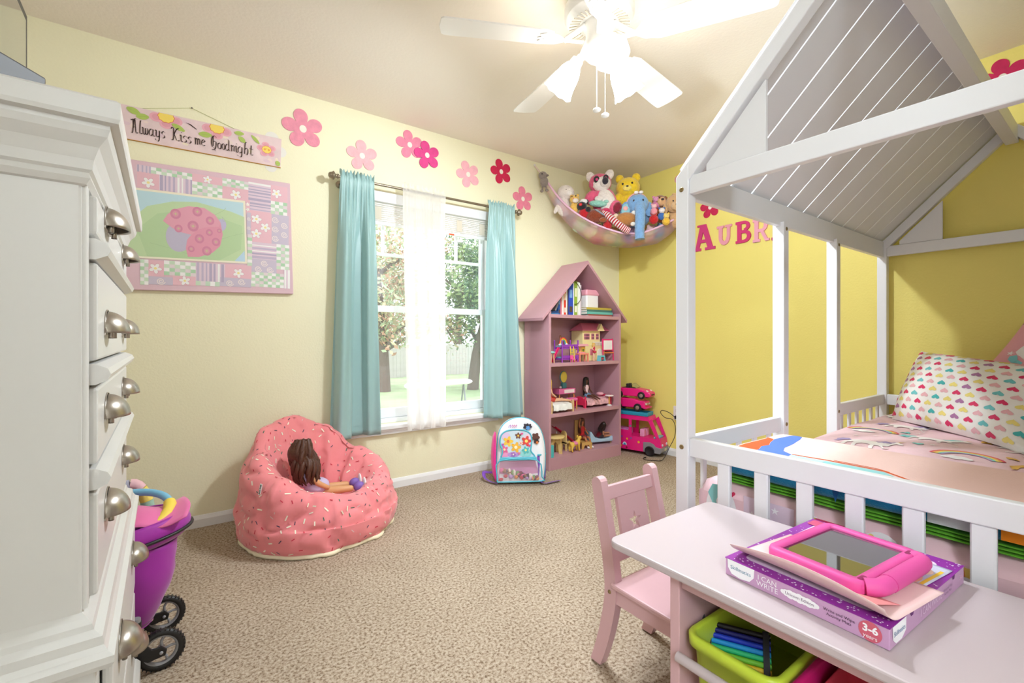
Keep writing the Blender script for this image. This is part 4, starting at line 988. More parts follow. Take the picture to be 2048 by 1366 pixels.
pr.add(rrect(BX/2-.045, BX/2-.006, BY/2-.05, BY/2-.006, .006), (206, 84, 120), 5)
pr.build('lid_print', gb)
wh = C(252, 248, 250)
text_mesh('3-6', .024, frame((BX/2-.02, BY/2-.028, BH+.001), (0, -1, 0), (1, 0, 0)), wh, 'age_text', gb)
text_mesh('years', .010, frame((BX/2-.038, BY/2-.028, BH+.001), (0, -1, 0), (1, 0, 0)), wh, 'age_text', gb)
# -x face: a runs along -y, b = z
FX_ = lambda a, b, h=.0: Vector((-BX/2-.0006-h, BY/2-a, b))
pr = Print(lambda a, b, h: FX_(a, b, h), .0002, .0001)
pr.add(rrect(.012, .072, .004, .060, .022)[:], (252, 250, 252), 1) if False else pr.add([(.005, BH-.001), (.006, .018), (.014, .007), (.033, .004), (.052, .007), (.061, .018), (.062, BH-.001)], (252, 250, 252), 1)
for a, R in ((.117, .0045), (.1225, .0065), (.130, .0085), (.138, .0078), (.146, .009), (.154, .0078), (.162, .0085), (.1695, .0065), (.175, .0045)): pr.add(circ(a, .019, R, R*.95, 14), (252, 248, 250), 1)
pr.add(circ(.2545, .018, .0163, .0165, 26), (210, 96, 116), 1)
pr.build('side_print', gb)
TF = lambda a, b: frame(FX_(a, b, .0006), (0, -1, 0), (0, 0, 1), (-1, 0, 0))
text_mesh('Skillmatics', .0105, TF(.0335, .021), C(40, 120, 150), 'logo_text', gb)
text_mesh('I CAN\nWRITE', .0140, TF(.0872, .0185), wh, 'title_text', gb, line=.85)
text_mesh('Unicorn Edition', .0078, TF(.146, .019), C(90, 50, 90), 'edition_text', gb)
text_mesh('Write and Wipe\nActivity Mats', .0072, TF(.2095, .0185), C(70, 40, 70), 'subtitle_text', gb)
text_mesh('3-6', .0165, TF(.2545, .0215), wh, 'age_text', gb, bold=.0006)
text_mesh('years', .0095, TF(.2545, .0095), wh, 'age_text', gb)
FY_ = lambda a, b, h=.0: Vector((-BX/2+a, -BY/2-.0006-h, b))
pr = Print(lambda a, b, h: FY_(a, b, h), .0002, .0001)
pr.add([(.010, BH-.001), (.011, .014), (.024, .005), (.048, .005), (.066, .014), (.067, BH-.001)], (252, 250, 252), 1)
for a in (.085, .300): pr.add([(a, BH-.001), (a+.003, BH-.008), (a+.013, BH-.008), (a+.016, BH-.001)], (110, 40, 120), 1)
pr.build('side_print', gb)
TY = lambda a, b: frame(FY_(a, b, .0006), (1, 0, 0), (0, 0, 1), (0, -1, 0))
text_mesh('Skillmatics', .0115, TY(.038, .021), C(60, 110, 160), 'logo_text', gb)
text_mesh('I CAN WRITE', .0185, TY(.186, .018), C(240, 214, 236), 'title_text', gb)
text_mesh('Write and Wipe\nActivity Mats', .0075, TY(.274, .018), C(120, 80, 120), 'subtitle_text', gb)
text_mesh('3-6', .014, TY(.352, .020), C(240, 200, 220), 'age_text', gb)

# ---------------------------------------------------------------- loose sheets under the tablet
def sheet(label, c, W, H, rz, z, m, curl, pic):
    t = thing('paper_sheet', label, 'paper', c, rz)
    def fn(u, v):
        x = W*(u-.5); y = H*(v-.5); zz = z
        e = max(0, (.30-u)/.30)
        zz += curl*(e**1.6)*(.45+.55*math.sin(PI*(.15+.8*v)))
        x += curl*.5*e*e
        return (x, y, zz)
    MB().grid(fn, 26, 26).build('sheet', m, t, solid=.0006, off=1)
    pr = Print(lambda a, b, h: Vector(fn(a, b))+Vector((0, 0, .0012+h)), .0002, .0001)
    for po, cc, l in pic: pr.add(po, cc, l)
    pr.build('sheet_print', t)
sheet('rainbow activity sheet lying under the pink tablet on the game box', (-2.225, -2.570, ZT+BH), .260, .200, -8, .0012, mat('printed_sheet_blue', (206, 206, 226), .5), .0, [(circ(.3, .1, .2, .08, 14), (150, 190, 214), 1), (rect(.1, .9, .02, .05), (240, 200, 60), 2), (circ(.6, .12, .1, .06, 14), (240, 170, 150), 2), (circ(.8, .16, .08, .1, 14), (246, 214, 190), 1)])
sheet('pink paper sheet curling up beside the pink tablet', (-2.330, -2.545, ZT+BH), .235, .275, -8, .0032, mat('printed_sheet_pink', (242, 206, 204), .5), .042, [([(.06, .08), (.5, .06), (.45, .30), (.2, .34), (.05, .22)], (236, 150, 150), 1), ([(.1, .3), (.3, .34), (.25, .46), (.08, .42)], (190, 180, 206), 2), ([(.1, .55), (.4, .6), (.4, .95), (.05, .92)], (246, 220, 220), 1)])

# ---------------------------------------------------------------- tablet
tb = thing('tablet', 'child tablet in a thick pink foam case with a carry handle', 'tablet', (-2.246, -2.545, ZT+BH+.0075), -7, None, (R_(0), R_(0), R_(-6)))
m_case = mat('pink_foam_case', (226, 84, 160), .55)
m_scr = mat('tablet_black_glass', (22, 20, 20), .03, spec=.8, coat=1)
TW, TH = .250, .175
ring = [(TW/2, TH/2, .016)]
mb = MB()
o_ = rrect(-TW/2, TW/2, -TH/2, TH/2, .022, 6); i_ = rrect(-TW/2+.022, TW/2-.022, -TH/2+.020, TH/2-.020, .004, 6); n = len(o_)
L_ = [[(x*.99, y*.99, 0) for x, y in o_], [(x, y, .005) for x, y in o_], [(x, y, .017) for x, y in o_], [(x*.985, y*.98, .022) for x, y in o_], [(x*1.01, y*1.01, .022) for x, y in i_], [(x, y, .017) for x, y in i_]]
mb.add([p for q in L_ for p in q], [(a*n+k, a*n+(k+1) % n, (a+1)*n+(k+1) % n, (a+1)*n+k) for a in range(5) for k in range(n)], 0, None, True)
mb.add(L_[0], [list(range(n))[::-1]])
mb.build('foam_case', m_case, tb)
MB().flat(rect(-TW/2+.021, TW/2-.021, -TH/2+.019, TH/2-.019), .0172).build('screen', m_scr, tb)
hd = MB().tube(smooth_path([(-TW/2+.02, -TH/2+.004, .012), (-TW/2+.035, -TH/2-.012, .014), (-.05, -TH/2-.015, .015), (.05, -TH/2-.015, .015), (TW/2-.035, -TH/2-.012, .014), (TW/2-.02, -TH/2+.004, .012)], 5), .0150, 14).build('carry_handle', m_case, tb)
MB().tube([(-.065, -TH/2-.015, .0152), (.065, -TH/2-.015, .0152)], .0158, 16).build('handle_grip', m_case, hd)
for x in (-TW/2+.028, TW/2-.028):
    MB().prism(rrect(x-.011, x+.011, -TH/2+.007, -TH/2+.016, .004), .0222, .0226).build('case_slot', C(150, 30, 90), tb)

# ---------------------------------------------------------------- chair
ch = thing('child_chair', 'pink wooden child chair with a star cut-out in the backrest', 'chair', (-2.185, -2.06, 0))
for x in (-2.322, -2.078):
    p = [(-1.925, .005), (-1.945, .06), (-1.968, .14), (-1.985, .24), (-1.975, .34), (-1.952, .45), (-1.930, .552)]
    q = smooth_path([(y, z, 0) for y, z in p], 5)
    wd = [.020+.002*math.sin(PI*i/len(q)) for i in range(len(q))]
    po = [(a.x-wd[i], a.y) for i, a in enumerate(q)]+circ(q[-1].x, q[-1].y, .020, .020, 8, 180, 0)+[(a.x+wd[i], a.y) for i, a in reversed(list(enumerate(q)))]
    po = [(a, max(b, 0)) for a, b in po]
    MB().prism(po, x, x+.028, 0, frame((0, 0, 0), (0, 1, 0), (0, 0, 1))).build('back_post', m_pkd, ch, bevel=.003, W=True)
def bslope(z): return -1.975+(.034/.15)*(z-.36)*.95
def bplate(x0, x1, z0, z1, t, name, holes=None):
    T = frame((0, bslope(z0), z0), (1, 0, 0), Vector((0, bslope(z1)-bslope(z0), z1-z0)).normalized())
    h = math.hypot(bslope(z1)-bslope(z0), z1-z0)
    return MB().bx(x0, x1, 0, h, -t/2, t/2, 0, T).build(name, m_pkd, ch, bevel=.002, seg=1, W=True)
bplate(-2.294, -2.078, .500, .540, .018, 'top_rail'); bplate(-2.294, -2.078, .325, .362, .018, 'lower_rail')
# splat with a star hole: polygon bridged around the star
x0, x1, z0, z1 = -2.252, -2.120, .362, .500
h = math.hypot(bslope(z1)-bslope(z0), z1-z0)
T = frame((0, bslope(z0), z0), (1, 0, 0), Vector((0, bslope(z1)-bslope(z0), z1-z0)).normalized())
st = star((x0+x1)/2, h*.42, .030, .012, 5, 90)
mb = MB()
out = []
cx, cy = (x0+x1)/2, h*.42
for k in range(10):
    a = R_(90+36*k); d = (math.cos(a), math.sin(a)); ts = []
    if abs(d[0]) > 1e-6: ts.append(((x1 if d[0] > 0 else x0)-cx)/d[0])
    if abs(d[1]) > 1e-6: ts.append(((h if d[1] > 0 else 0)-cy)/d[1])
    t_ = min(ts); out.append((cx+d[0]*t_, cy+d[1]*t_, math.degrees(math.atan2(d[1], d[0])) % 360))
cor = [(x1, h), (x0, h), (x0, 0), (x1, 0)]
for k in range(10):
    a, b_ = out[k], out[(k+1) % 10]; poly = [st[k], (a[0], a[1])]
    a0 = a[2]; a1 = b_[2] if b_[2] > a0 else b_[2]+360
    for c in cor:
        ac = math.degrees(math.atan2(c[1]-cy, c[0]-cx)) % 360
        for ac_ in (ac, ac+360):
            if a0+.01 < ac_ < a1-.01: poly.append(c)
    poly += [(b_[0], b_[1]), st[(k+1) % 10]]
    mb.prism(poly, -.006, .006, 0, T)
mb.build('splat', m_pkd, ch, W=True)
MB().prism([(-2.330, -1.992), (-2.070, -1.992), (-2.062, -2.262), (-2.338, -2.262)][::-1], .262, .278).build('seat', m_pkd, ch, bevel=.005, W=True)
for x in (-2.318, -2.096): MB().bx(x, x+.014, -2.245, -1.985, .215, .262).build('seat_rail', m_pkd, ch, bevel=.002, W=True)
MB().bx(-2.304, -2.096, -2.248, -2.234, .215, .262).build('seat_rail', m_pkd, ch, bevel=.002, W=True)
for x in (-2.325, -2.105): MB().bx(x, x+.030, -2.262, -2.232, 0, .262).build('front_leg', m_pkd, ch, bevel=.003, W=True)
MB().lathe([(0, .002), (.005, .002), (.006, 0)], 12, 0, frame((-2.3225, -1.983, .245), (0, 1, 0), (0, 0, 1), (-1, 0, 0))).build('screw', m_bolt, ch, W=True)

# ================================================================ TALL DRESSER
m_dr = mat('cream_white_lacquer', (214, 212, 208), .35, bump=(5, .06, .002))
m_nick = mat('brushed_nickel', (168, 160, 150), .32, .9)
dr = thing('tall_dresser', 'tall white dresser with moulded crown and cup-pull drawers', 'dresser', (-3.466, -2.0, 0), 1.9)
DW, DD = .760, .46
def mould(prof, name, x0, x1, y0, y1, cap=None):
    mb = MB(); n = 4; vs = []
    for o, z in prof: vs += [(x0, y0-o, z), (x1+o, y0-o, z), (x1+o, y1+o, z), (x0, y1+o, z)]
    mb.add(vs, [(i*4+k, i*4+(k+1) % 4, (i+1)*4+(k+1) % 4, (i+1)*4+k) for i in range(len(prof)-1) for k in range(4)])
    mb.add(vs[-4:], [(0, 1, 2, 3)]); mb.add(vs[:4], [(3, 2, 1, 0)])
    return mb.build(name, m_dr, dr)
MB().bx(-DD, -.002, .004, DW-.004, .55, 1.262).build('upper_case', m_dr, dr)
MB().bx(-.135, 0, 0, .030, .58, 1.245).build('front_stile', m_dr, dr, bevel=.004)
for k in range(2): MB().cyl((.001, .008+.012*k, .60), (.001, .008+.012*k, 1.24), .0045, n=10).build('stile_bead', m_dr, dr)
MB().bx(-.030, 0, DW-.03, DW, .58, 1.245).build('front_stile', m_dr, dr, bevel=.004)
MB().bx(-DD, -.138, .0012, .006, .58, 1.245).build('side_panel', m_dr, dr)
mould([(0, 1.222), (.005, 1.224), (.010, 1.232), (.008, 1.240), (.012, 1.244), (.014, 1.258), (.020, 1.276), (.030, 1.290), (.033, 1.300), (.033, 1.306), (.043, 1.308), (.045, 1.314), (.045, 1.338), (.040, 1.342)], 'crown_moulding', -DD-.01, 0, 0, DW)
mould([(.020, .515), (.034, .522), (.038, .530), (.038, .540), (.030, .546), (.026, .554), (.024, .566), (.014, .574), (.012, .582), (.006, .590), (0, .597)], 'waist_moulding', -DD-.01, 0, 0, DW)
MB().bx(-DD-.01, .016, -.012, DW+.012, .07, .520).build('lower_case', m_dr, dr, bevel=.003)
mould([(.030, 0), (.030, .06), (.022, .075), (.012, .085)], 'plinth', -DD-.01, .012, 0, DW)
rp = [(0, -.016), (.012, -.016), (.026, -.009), (.030, 0), (.026, .009), (.012, .016), (0, .016)]
for z in (1.135, .943, .783): MB().prism(rp, .026, DW-.026, 0, frame((0, 0, z), (1, 0, 0), (0, 0, 1), (0, 1, 0))).build('drawer_rail', m_dr, dr)
pull = MB()
def cup(u, v):
    a = PI*u; b2 = PI/2*v
    return (.030*math.sin(b2)*(.25+.75*math.sin(a)) if v < 1 else .030*(.25+.75*math.sin(a)), -.044*math.cos(a)*(.86+.14*math.sin(b2)), .036*math.cos(b2)*(.35+.65*math.sin(a)))
pull.grid(lambda u, v: (.032*math.sin(PI*u)*math.sin(PI/2*v), -.045*math.cos(PI*u)*(1-.0*v), .037*math.sin(PI*u)**.7*math.cos(PI/2*v)), 20, 10)
pull.bx(-.001, .0025, -.047, .047, -.004, .004); pull.grid(lambda u, v: (.002*v, -.047*math.cos(PI*u), .040*math.sin(PI*u)**.7), 20, 1)
for y in (-.030, .030): pull.cyl((.008, y, -.010), (.008, y, .010), .004, n=8)
pm_ = pull.mesh('cup_pull', m_nick)
def drawer(z0, z1, zh, xf_):
    d = MB().bx(0, .014, .034, DW-.034, z0, z1).build('drawer', m_dr, dr, bevel=.005); d.location.x = xf_
    for y in (.175, DW-.175):
        o = bpy.data.objects.new('cup_pull', pm_); COL.objects.link(o); o.parent = d; o.location = (.014, y, zh)
        q = o.modifiers.new('thickness', 'SOLIDIFY'); q.thickness = .0015
for a in ((1.158, 1.218, 1.192, 0), (.964, 1.115, 1.008, 0), (.804, .922, .860, 0), (.602, .762, .690, 0)): drawer(*a)
drawer(.315, .500, .440, .018); drawer(.105, .295, .215, .018)

tv = thing('television', 'small black flat television on top of the tall dresser', 'television', (-3.620, -1.800, 1.342), 2.0)
MB().bx(-.030, .012, -.285, .285, .035, .345).build('tv_body', mat('tv_black_plastic', (20, 19, 22), .4), tv, bevel=.004)
MB().flat(rect(-.266, .266, .052, .326), .0125, 0, frame((0, 0, 0), (0, 1, 0), (0, 0, 1), (1, 0, 0))).build('screen', mat('tv_screen', (16, 15, 14), .06, spec=.9, coat=1), tv)
MB().bx(-.07, .07, -.12, .12, 0, .012).bx(-.012, .004, -.03, .03, .012, .05).build('tv_stand', mat('tv_black_plastic', (20, 19, 22), .4), tv, bevel=.003)
st_ = tag(MB().bx(-.13, .0, 0, .09, 0, .058).build('media_box', mat('dark_grey_plastic', (62, 60, 62), .5), bevel=.003), 'dark grey media box near the front corner of the dresser top', 'media box')
st_.location = (-3.565, -1.995, 1.342); st_.rotation_euler = (0, 0, R_(-32))

# ================================================================ DOLL STROLLER
m_pur = mat('purple_nylon', (162, 30, 160), .55, sheen=.3, bump=(9, .3, .01))
m_blk = mat('black_plastic', (30, 28, 28), .45)
m_gry = mat('grey_plastic', (150, 148, 150), .45)
sr = thing('doll_stroller', 'purple doll stroller with grey wheels beside the dresser', 'stroller', (-3.55, -1.075, 0))
SX = -3.405
def wheel(x, y, r=.060):
    T = frame((x, y, r), (1, 0, 0), (0, 0, 1))      # axis along -y
    w = MB().tube([T @ Vector((math.cos(2*PI*k/32)*(r-.010), math.sin(2*PI*k/32)*(r-.010), 0)) for k in range(32)], .0105, 10, closed=True)
    for k in range(32):
        a = 2*PI*k/32; w.box((0, 0, 0), (.004, .003, .018), 0, T @ Matrix.Rotation(a, 4, 'Z') @ Matrix.Translation((r-.001, 0, 0)))
    o = w.build('tyre', m_blk, sr, W=True)
    h = MB().lathe([(.049, -.007), (.040, -.008), (.036, 0), (.040, .008), (.049, .007)], 32, 0, T)
    for k in range(5):
        a = 2*PI*k/5; h.tube([T @ Vector((.008*math.cos(a), .008*math.sin(a), .002)), T @ Vector((.026*math.cos(a+.25), .026*math.sin(a+.25), .004)), T @ Vector((.038*math.cos(a+.1), .038*math.sin(a+.1), 0))], .004, 6)
    h.cyl(T @ Vector((0, 0, -.012)), T @ Vector((0, 0, .012)), .010, n=14)
    h = h.build('wheel_hub', m_gry, sr, W=True)
for y in (-1.180, -.965):
    wheel(SX, y)
    T = frame((SX, y-.014, .06), (1, 0, 0), (0, 0, 1))
    MB().prism([(.012, -.012), (.016, .004), (.004, .016), (-.02, .016), (-.03, .03), (-.05, .075), (-.075, .070), (-.072, .03), (-.055, .0), (-.03, -.018)], -.002, .006, 0, T).build('fork', m_blk, sr, bevel=.002, W=True)
    MB().ell((SX+.002, y-.021, .060), .005, 10, 6).build('axle_bolt', m_gry, sr, W=True)
    MB().cyl((SX-.062, y-.004, .125), (SX-.058, y-.004, .165), .017, .014, 14).build('fork_post', m_blk, sr, W=True)
    MB().cyl((SX-.058, y-.004, .165), (SX-.057, y-.004, .175), .012, .011, 12).build('post_cap', m_gry, sr, W=True)
    wheel(SX-.33, y)
MB().tube([(SX-.03, -1.07, .10), (SX-.06, -1.07, .20), (SX-.12, -1.07, .34)], .008, 8).build('front_tube', mat('champagne_metal', (190, 176, 150), .4, .6), sr, W=True)
for y in (-1.165, -.975): MB().tube([(SX-.055, y, .15), (SX-.20, y, .33), (SX-.38, y, .56)], .0075, 8).build('frame_tube', m_gry, sr, W=True)
for y in (-1.18, -.965): MB().tube([(SX-.33, y, .07), (SX-.20, y, .33)], .0075, 8).build('frame_tube', m_gry, sr, W=True)
cx, cy = SX-.125, -1.07
def pouch(u, v):
    a = 2*PI*u; z = .115+.245*v
    k = .62+.38*math.sin(min(1, v*1.5)*PI/2)
    rx, ry = .165*k*(.80+.2*v), .115*k
    c, s = math.cos(a), math.sin(a)
    x = cx+.0+rx*math.copysign(abs(c)**.75, c)+.02*(1-v); y = cy+ry*math.copysign(abs(s)**.75, s)
    w = .006*noise.noise(Vector((a*2, v*5, 3)))
    return (x+w, y+w, z)
MB().grid(pouch, 48, 20, cu=True).add([pouch(k/48, 0) for k in range(48)], [list(range(48))]).build('seat_pouch', m_pur, sr, W=True, solid=.003)
MB().grid(lambda u, v: (cx+.005+(.178+.018*math.sin(PI*v))*math.cos(2*PI*u), cy+(.118+.014*math.sin(PI*v))*math.sin(2*PI*u), .352+.075*v+.018*math.cos(2*PI*u)), 48, 8, cu=True).build('canopy_band', m_pur, sr, W=True, solid=.004)
MB().tube([(cx+.005+.198*math.cos(2*PI*k/48), cy+.134*math.sin(2*PI*k/48), .378+.018*math.cos(2*PI*k/48)) for k in range(48)], .0055, 8, closed=True).build('piping', m_blk, sr, W=True)
m_spk = mat('pink_nylon', (232, 110, 168), .55, sheen=.3)
MB().grid(lambda u, v: (cx+.06+.17*(u-.25)+.01*math.sin(6*v), cy-.10+.20*v, .428+.028*math.sin(PI*v)+.010*math.sin(7*u)+.01*u), 14, 14).build('sun_flap', m_spk, sr, W=True, solid=.004)
m_ltb = mat('light_blue_plastic', (124, 188, 220), .45)
rg = [(cx-.01+.155*math.cos(2*PI*k/40), cy+.108*math.sin(2*PI*k/40), .437+.052*math.cos(2*PI*k/40-1.2)) for k in range(40)]
MB().tube(rg, .0115, 12, closed=True).build('bumper_bar', m_ltb, sr, W=True)
gp = [Vector(rg[k % 40]) for k in range(35, 42)]
g = MB().tube(gp, [.0165, .0185, .0165, .0185, .0165, .0185, .0165], 14).build('grip', C(244, 214, 80), sr, W=True)
ar = thing('toy_arch', 'pastel padded toy arch leaning behind the doll stroller', 'toy arch', (-3.545, -.86, -.03))
pts = smooth_path([(-.08, .0, .03), (-.07, .0, .25), (-.02, 0, .45), (.045, 0, .52), (.085, 0, .47), (.095, 0, .36), (.095, 0, .03)], 5)
cs = ((236, 190, 196), (246, 220, 110), (170, 206, 186), (238, 196, 204), (190, 190, 210))
for i in range(0, len(pts)-1, 3):
    MB().tube(pts[i:i+4], .019, 12).build('padded_segment', mat('pad_%d' % (i//3 % 5), cs[i//3 % 5], .8, bump=(60, .4, .004)), ar)

# ================================================================ HOUSE BOOKCASE
m_bk = mat('mauve_painted_wood', (196, 148, 158), .45, bump=(7, .08, .002), vary=(3, .03))
bc = thing('house_bookcase', 'mauve house-shaped bookcase with a pitched roof beside the window', 'bookcase', (-.744, -.17, 0))
X0, X1, Y0, Y1 = -1.144, -.343, -.32, -.018
S1, S2, S3, S4 = 1.175, .804, .421, .090
MB().bx(X0, X0+.022, Y0, Y1, 0, 1.20).build('side_panel', m_bk, bc, bevel=.001, seg=1, W=True)
MB().bx(X1-.022, X1, Y0, Y1, 0, 1.20).build('side_panel', m_bk, bc, bevel=.001, seg=1, W=True)
xm = (X0+X1)/2
MB().prism([(X0+.022, .02), (X1-.022, .02), (X1-.022, 1.20), (xm, 1.575), (X0+.022, 1.20)], 0, .010, 0, frame((0, Y1, 0), (1, 0, 0), (0, 0, 1))).build('back_panel', m_bk, bc, W=True)
for z in (S1, S2, S3): MB().bx(X0+.022, X1-.022, Y0+.002, Y1-.010, z-.026, z).build('shelf', m_bk, bc, bevel=.001, seg=1, W=True)
MB().bx(X0+.022, X1-.022, Y0, Y1-.010, S4-.02, S4).build('bottom_shelf', m_bk, bc, W=True)
MB().bx(X0+.022, X1-.022, Y0, Y0+.016, 0, S4-.02).build('kick_board', m_bk, bc, W=True)
for sg_ in (-1, 1):
    e = xm+sg_*.470; ez = 1.612-.470+.004
    po = [(e, ez), (xm, 1.612), (xm, 1.612-.028), (e-sg_*.003, ez-.022)] if sg_ < 0 else [(e, ez), (e-sg_*.003, ez-.022), (xm, 1.612-.028), (xm, 1.612)]
    MB().prism(po, 0, .312, 0, frame((0, Y1, 0), (1, 0, 0), (0, 0, 1))).build('roof_panel', m_bk, bc, bevel=.001, seg=1, W=True)
# books standing on the top shelf
BK = [(-.986, .022, .150, (38, 88, 160), 'blue book standing at the left end of the top shelf'), (-.963, .015, .165, (226, 120, 132), 'slim rose book standing next to the blue one'), (-.947, .020, .190, (242, 238, 232), 'white book standing between the rose and red books'), (-.926, .022, .215, (222, 62, 40), 'bright red book standing on the top shelf'), (-.903, .013, .226, (234, 232, 228), 'slim white book right of the bright red book'), (-.889, .011, .226, (62, 52, 60), 'slim dark book left of the wide royal blue book'), (-.877, .050, .256, (38, 76, 186), 'wide royal blue book with a landscape on its spine'), (-.826, .010, .262, (238, 238, 240), 'thin pale book right of the royal blue book'), (-.815, .034, .276, (152, 182, 60), 'tall lime green book on the top shelf'), (-.780, .014, .272, (234, 238, 216), 'tall cream book right of the lime green book'), (-.765, .015, .268, (246, 244, 240), 'tall white book right of the cream book'), (-.749, .012, .250, (222, 206, 214), 'pale mauve book at the right end of the row')]
for x, w_, h_, c, lb in BK:
    b_ = thing('book', lb, 'book', (x+w_/2, -.160, S1), 0, 'books standing on the top shelf')
    MB().bx(-w_/2, -w_/2+.002, -.085, .085, 0, h_).bx(w_/2-.002, w_/2, -.085, .085, 0, h_).bx(-w_/2+.002, w_/2-.002, -.0855, -.083, 0, h_).build('cover', C(*c), b_)
    MB().bx(-w_/2+.002, w_/2-.002, -.083, .081, .003, h_-.003).build('pages', C(240, 234, 220), b_)
    if w_ > .02:
        q = [(rect(-w_*.3, w_*.3, h_*.55, h_*.80), (240, 236, 200) if c[2] < 150 else (120, 170, 220)), (rect(-w_*.32, w_*.32, h_*.1, h_*.28), (90, 70, 50) if c[2] > 150 else (250, 240, 220))]
        for po, cc in q: MB().flat(po, .0862, 0, frame((0, 0, 0), (1, 0, 0), (0, 0, 1), (0, -1, 0))).build('spine_print', C(*cc), b_)
lb_ = thing('book', 'grey photo book leaning against the blue book on the top shelf', 'book', (-1.010, -.165, S1+.032), 0, 'books standing on the top shelf', (0, R_(28), 0))
MB().bx(-.014, -.012, -.08, .08, 0, .115).bx(.0, .002, -.08, .08, 0, .115).bx(-.012, 0, -.0805, -.078, 0, .115).build('cover', C(150, 150, 156), lb_); MB().bx(-.012, 0, -.078, .078, .002, .112).build('pages', C(236, 232, 224), lb_)
z = S1
for x0, x1, y0, h_, c, lb, g in ((-1.085, -.990, -.255, .014, (70, 130, 180), 'light blue book lying flat at the left end of the top shelf', 0), (-1.088, -.992, -.25, .016, (36, 74, 130), 'navy book lying on the light blue book', 0), (-.672, -.390, -.262, .016, (166, 84, 70), 'brick red book at the bottom of the flat stack', 1), (-.690, -.384, -.265, .020, (112, 190, 176), 'mint book lying on the brick red book', 1), (-.688, -.390, -.262, .018, (70, 120, 110), 'dark green book in the flat stack under the yellow one', 1), (-.692, -.394, -.262, .018, (196, 176, 70), 'yellow patterned book on top of the flat stack', 1)):
    if g == 1 and z < S1+.031 and c == (166, 84, 70): z = S1
    b_ = thing('book', lb, 'book', ((x0+x1)/2, y0+.11, z), 0, 'books lying flat on the top shelf')
    w_ = (x1-x0)/2
    MB().bx(-w_, w_, -.11, .11, 0, .002).bx(-w_, w_, -.11, .11, h_-.002, h_-.0002).bx(-w_, w_, -.1102, -.108, .002, h_-.002).build('cover', C(*c), b_)
    MB().bx(-w_+.002, w_-.002, -.108, .108, .002, h_-.002).build('pages', C(240, 234, 220), b_)
    z += h_
bxz = S1+.072
wb_ = thing('storage_box', 'white box with a pink lid on the flat stack of books', 'box', (-.585, -.165, bxz))
MB().prism(rrect(-.072, .072, -.062, .062, .016), 0, .110).build('box_body', mat('white_box_plastic', (244, 240, 238), .4), wb_, bevel=.006)
MB().prism(rrect(-.079, .079, -.068, .068, .018), .100, .150).build('lid', mat('pink_box_lid', (240, 168, 182), .4), wb_, bevel=.010)
tag(MB().tube(smooth_path([(-.862, -.247, 1.437), (-.82, -.252, 1.450), (-.762, -.254, 1.40), (-.748, -.256, 1.33), (-.775, -.255, 1.28), (-.822, -.254, 1.262)], 6), .0022, 6).build('black_cable', C(26, 24, 26)), 'thin black cable looped over the books on the top shelf', 'cable')

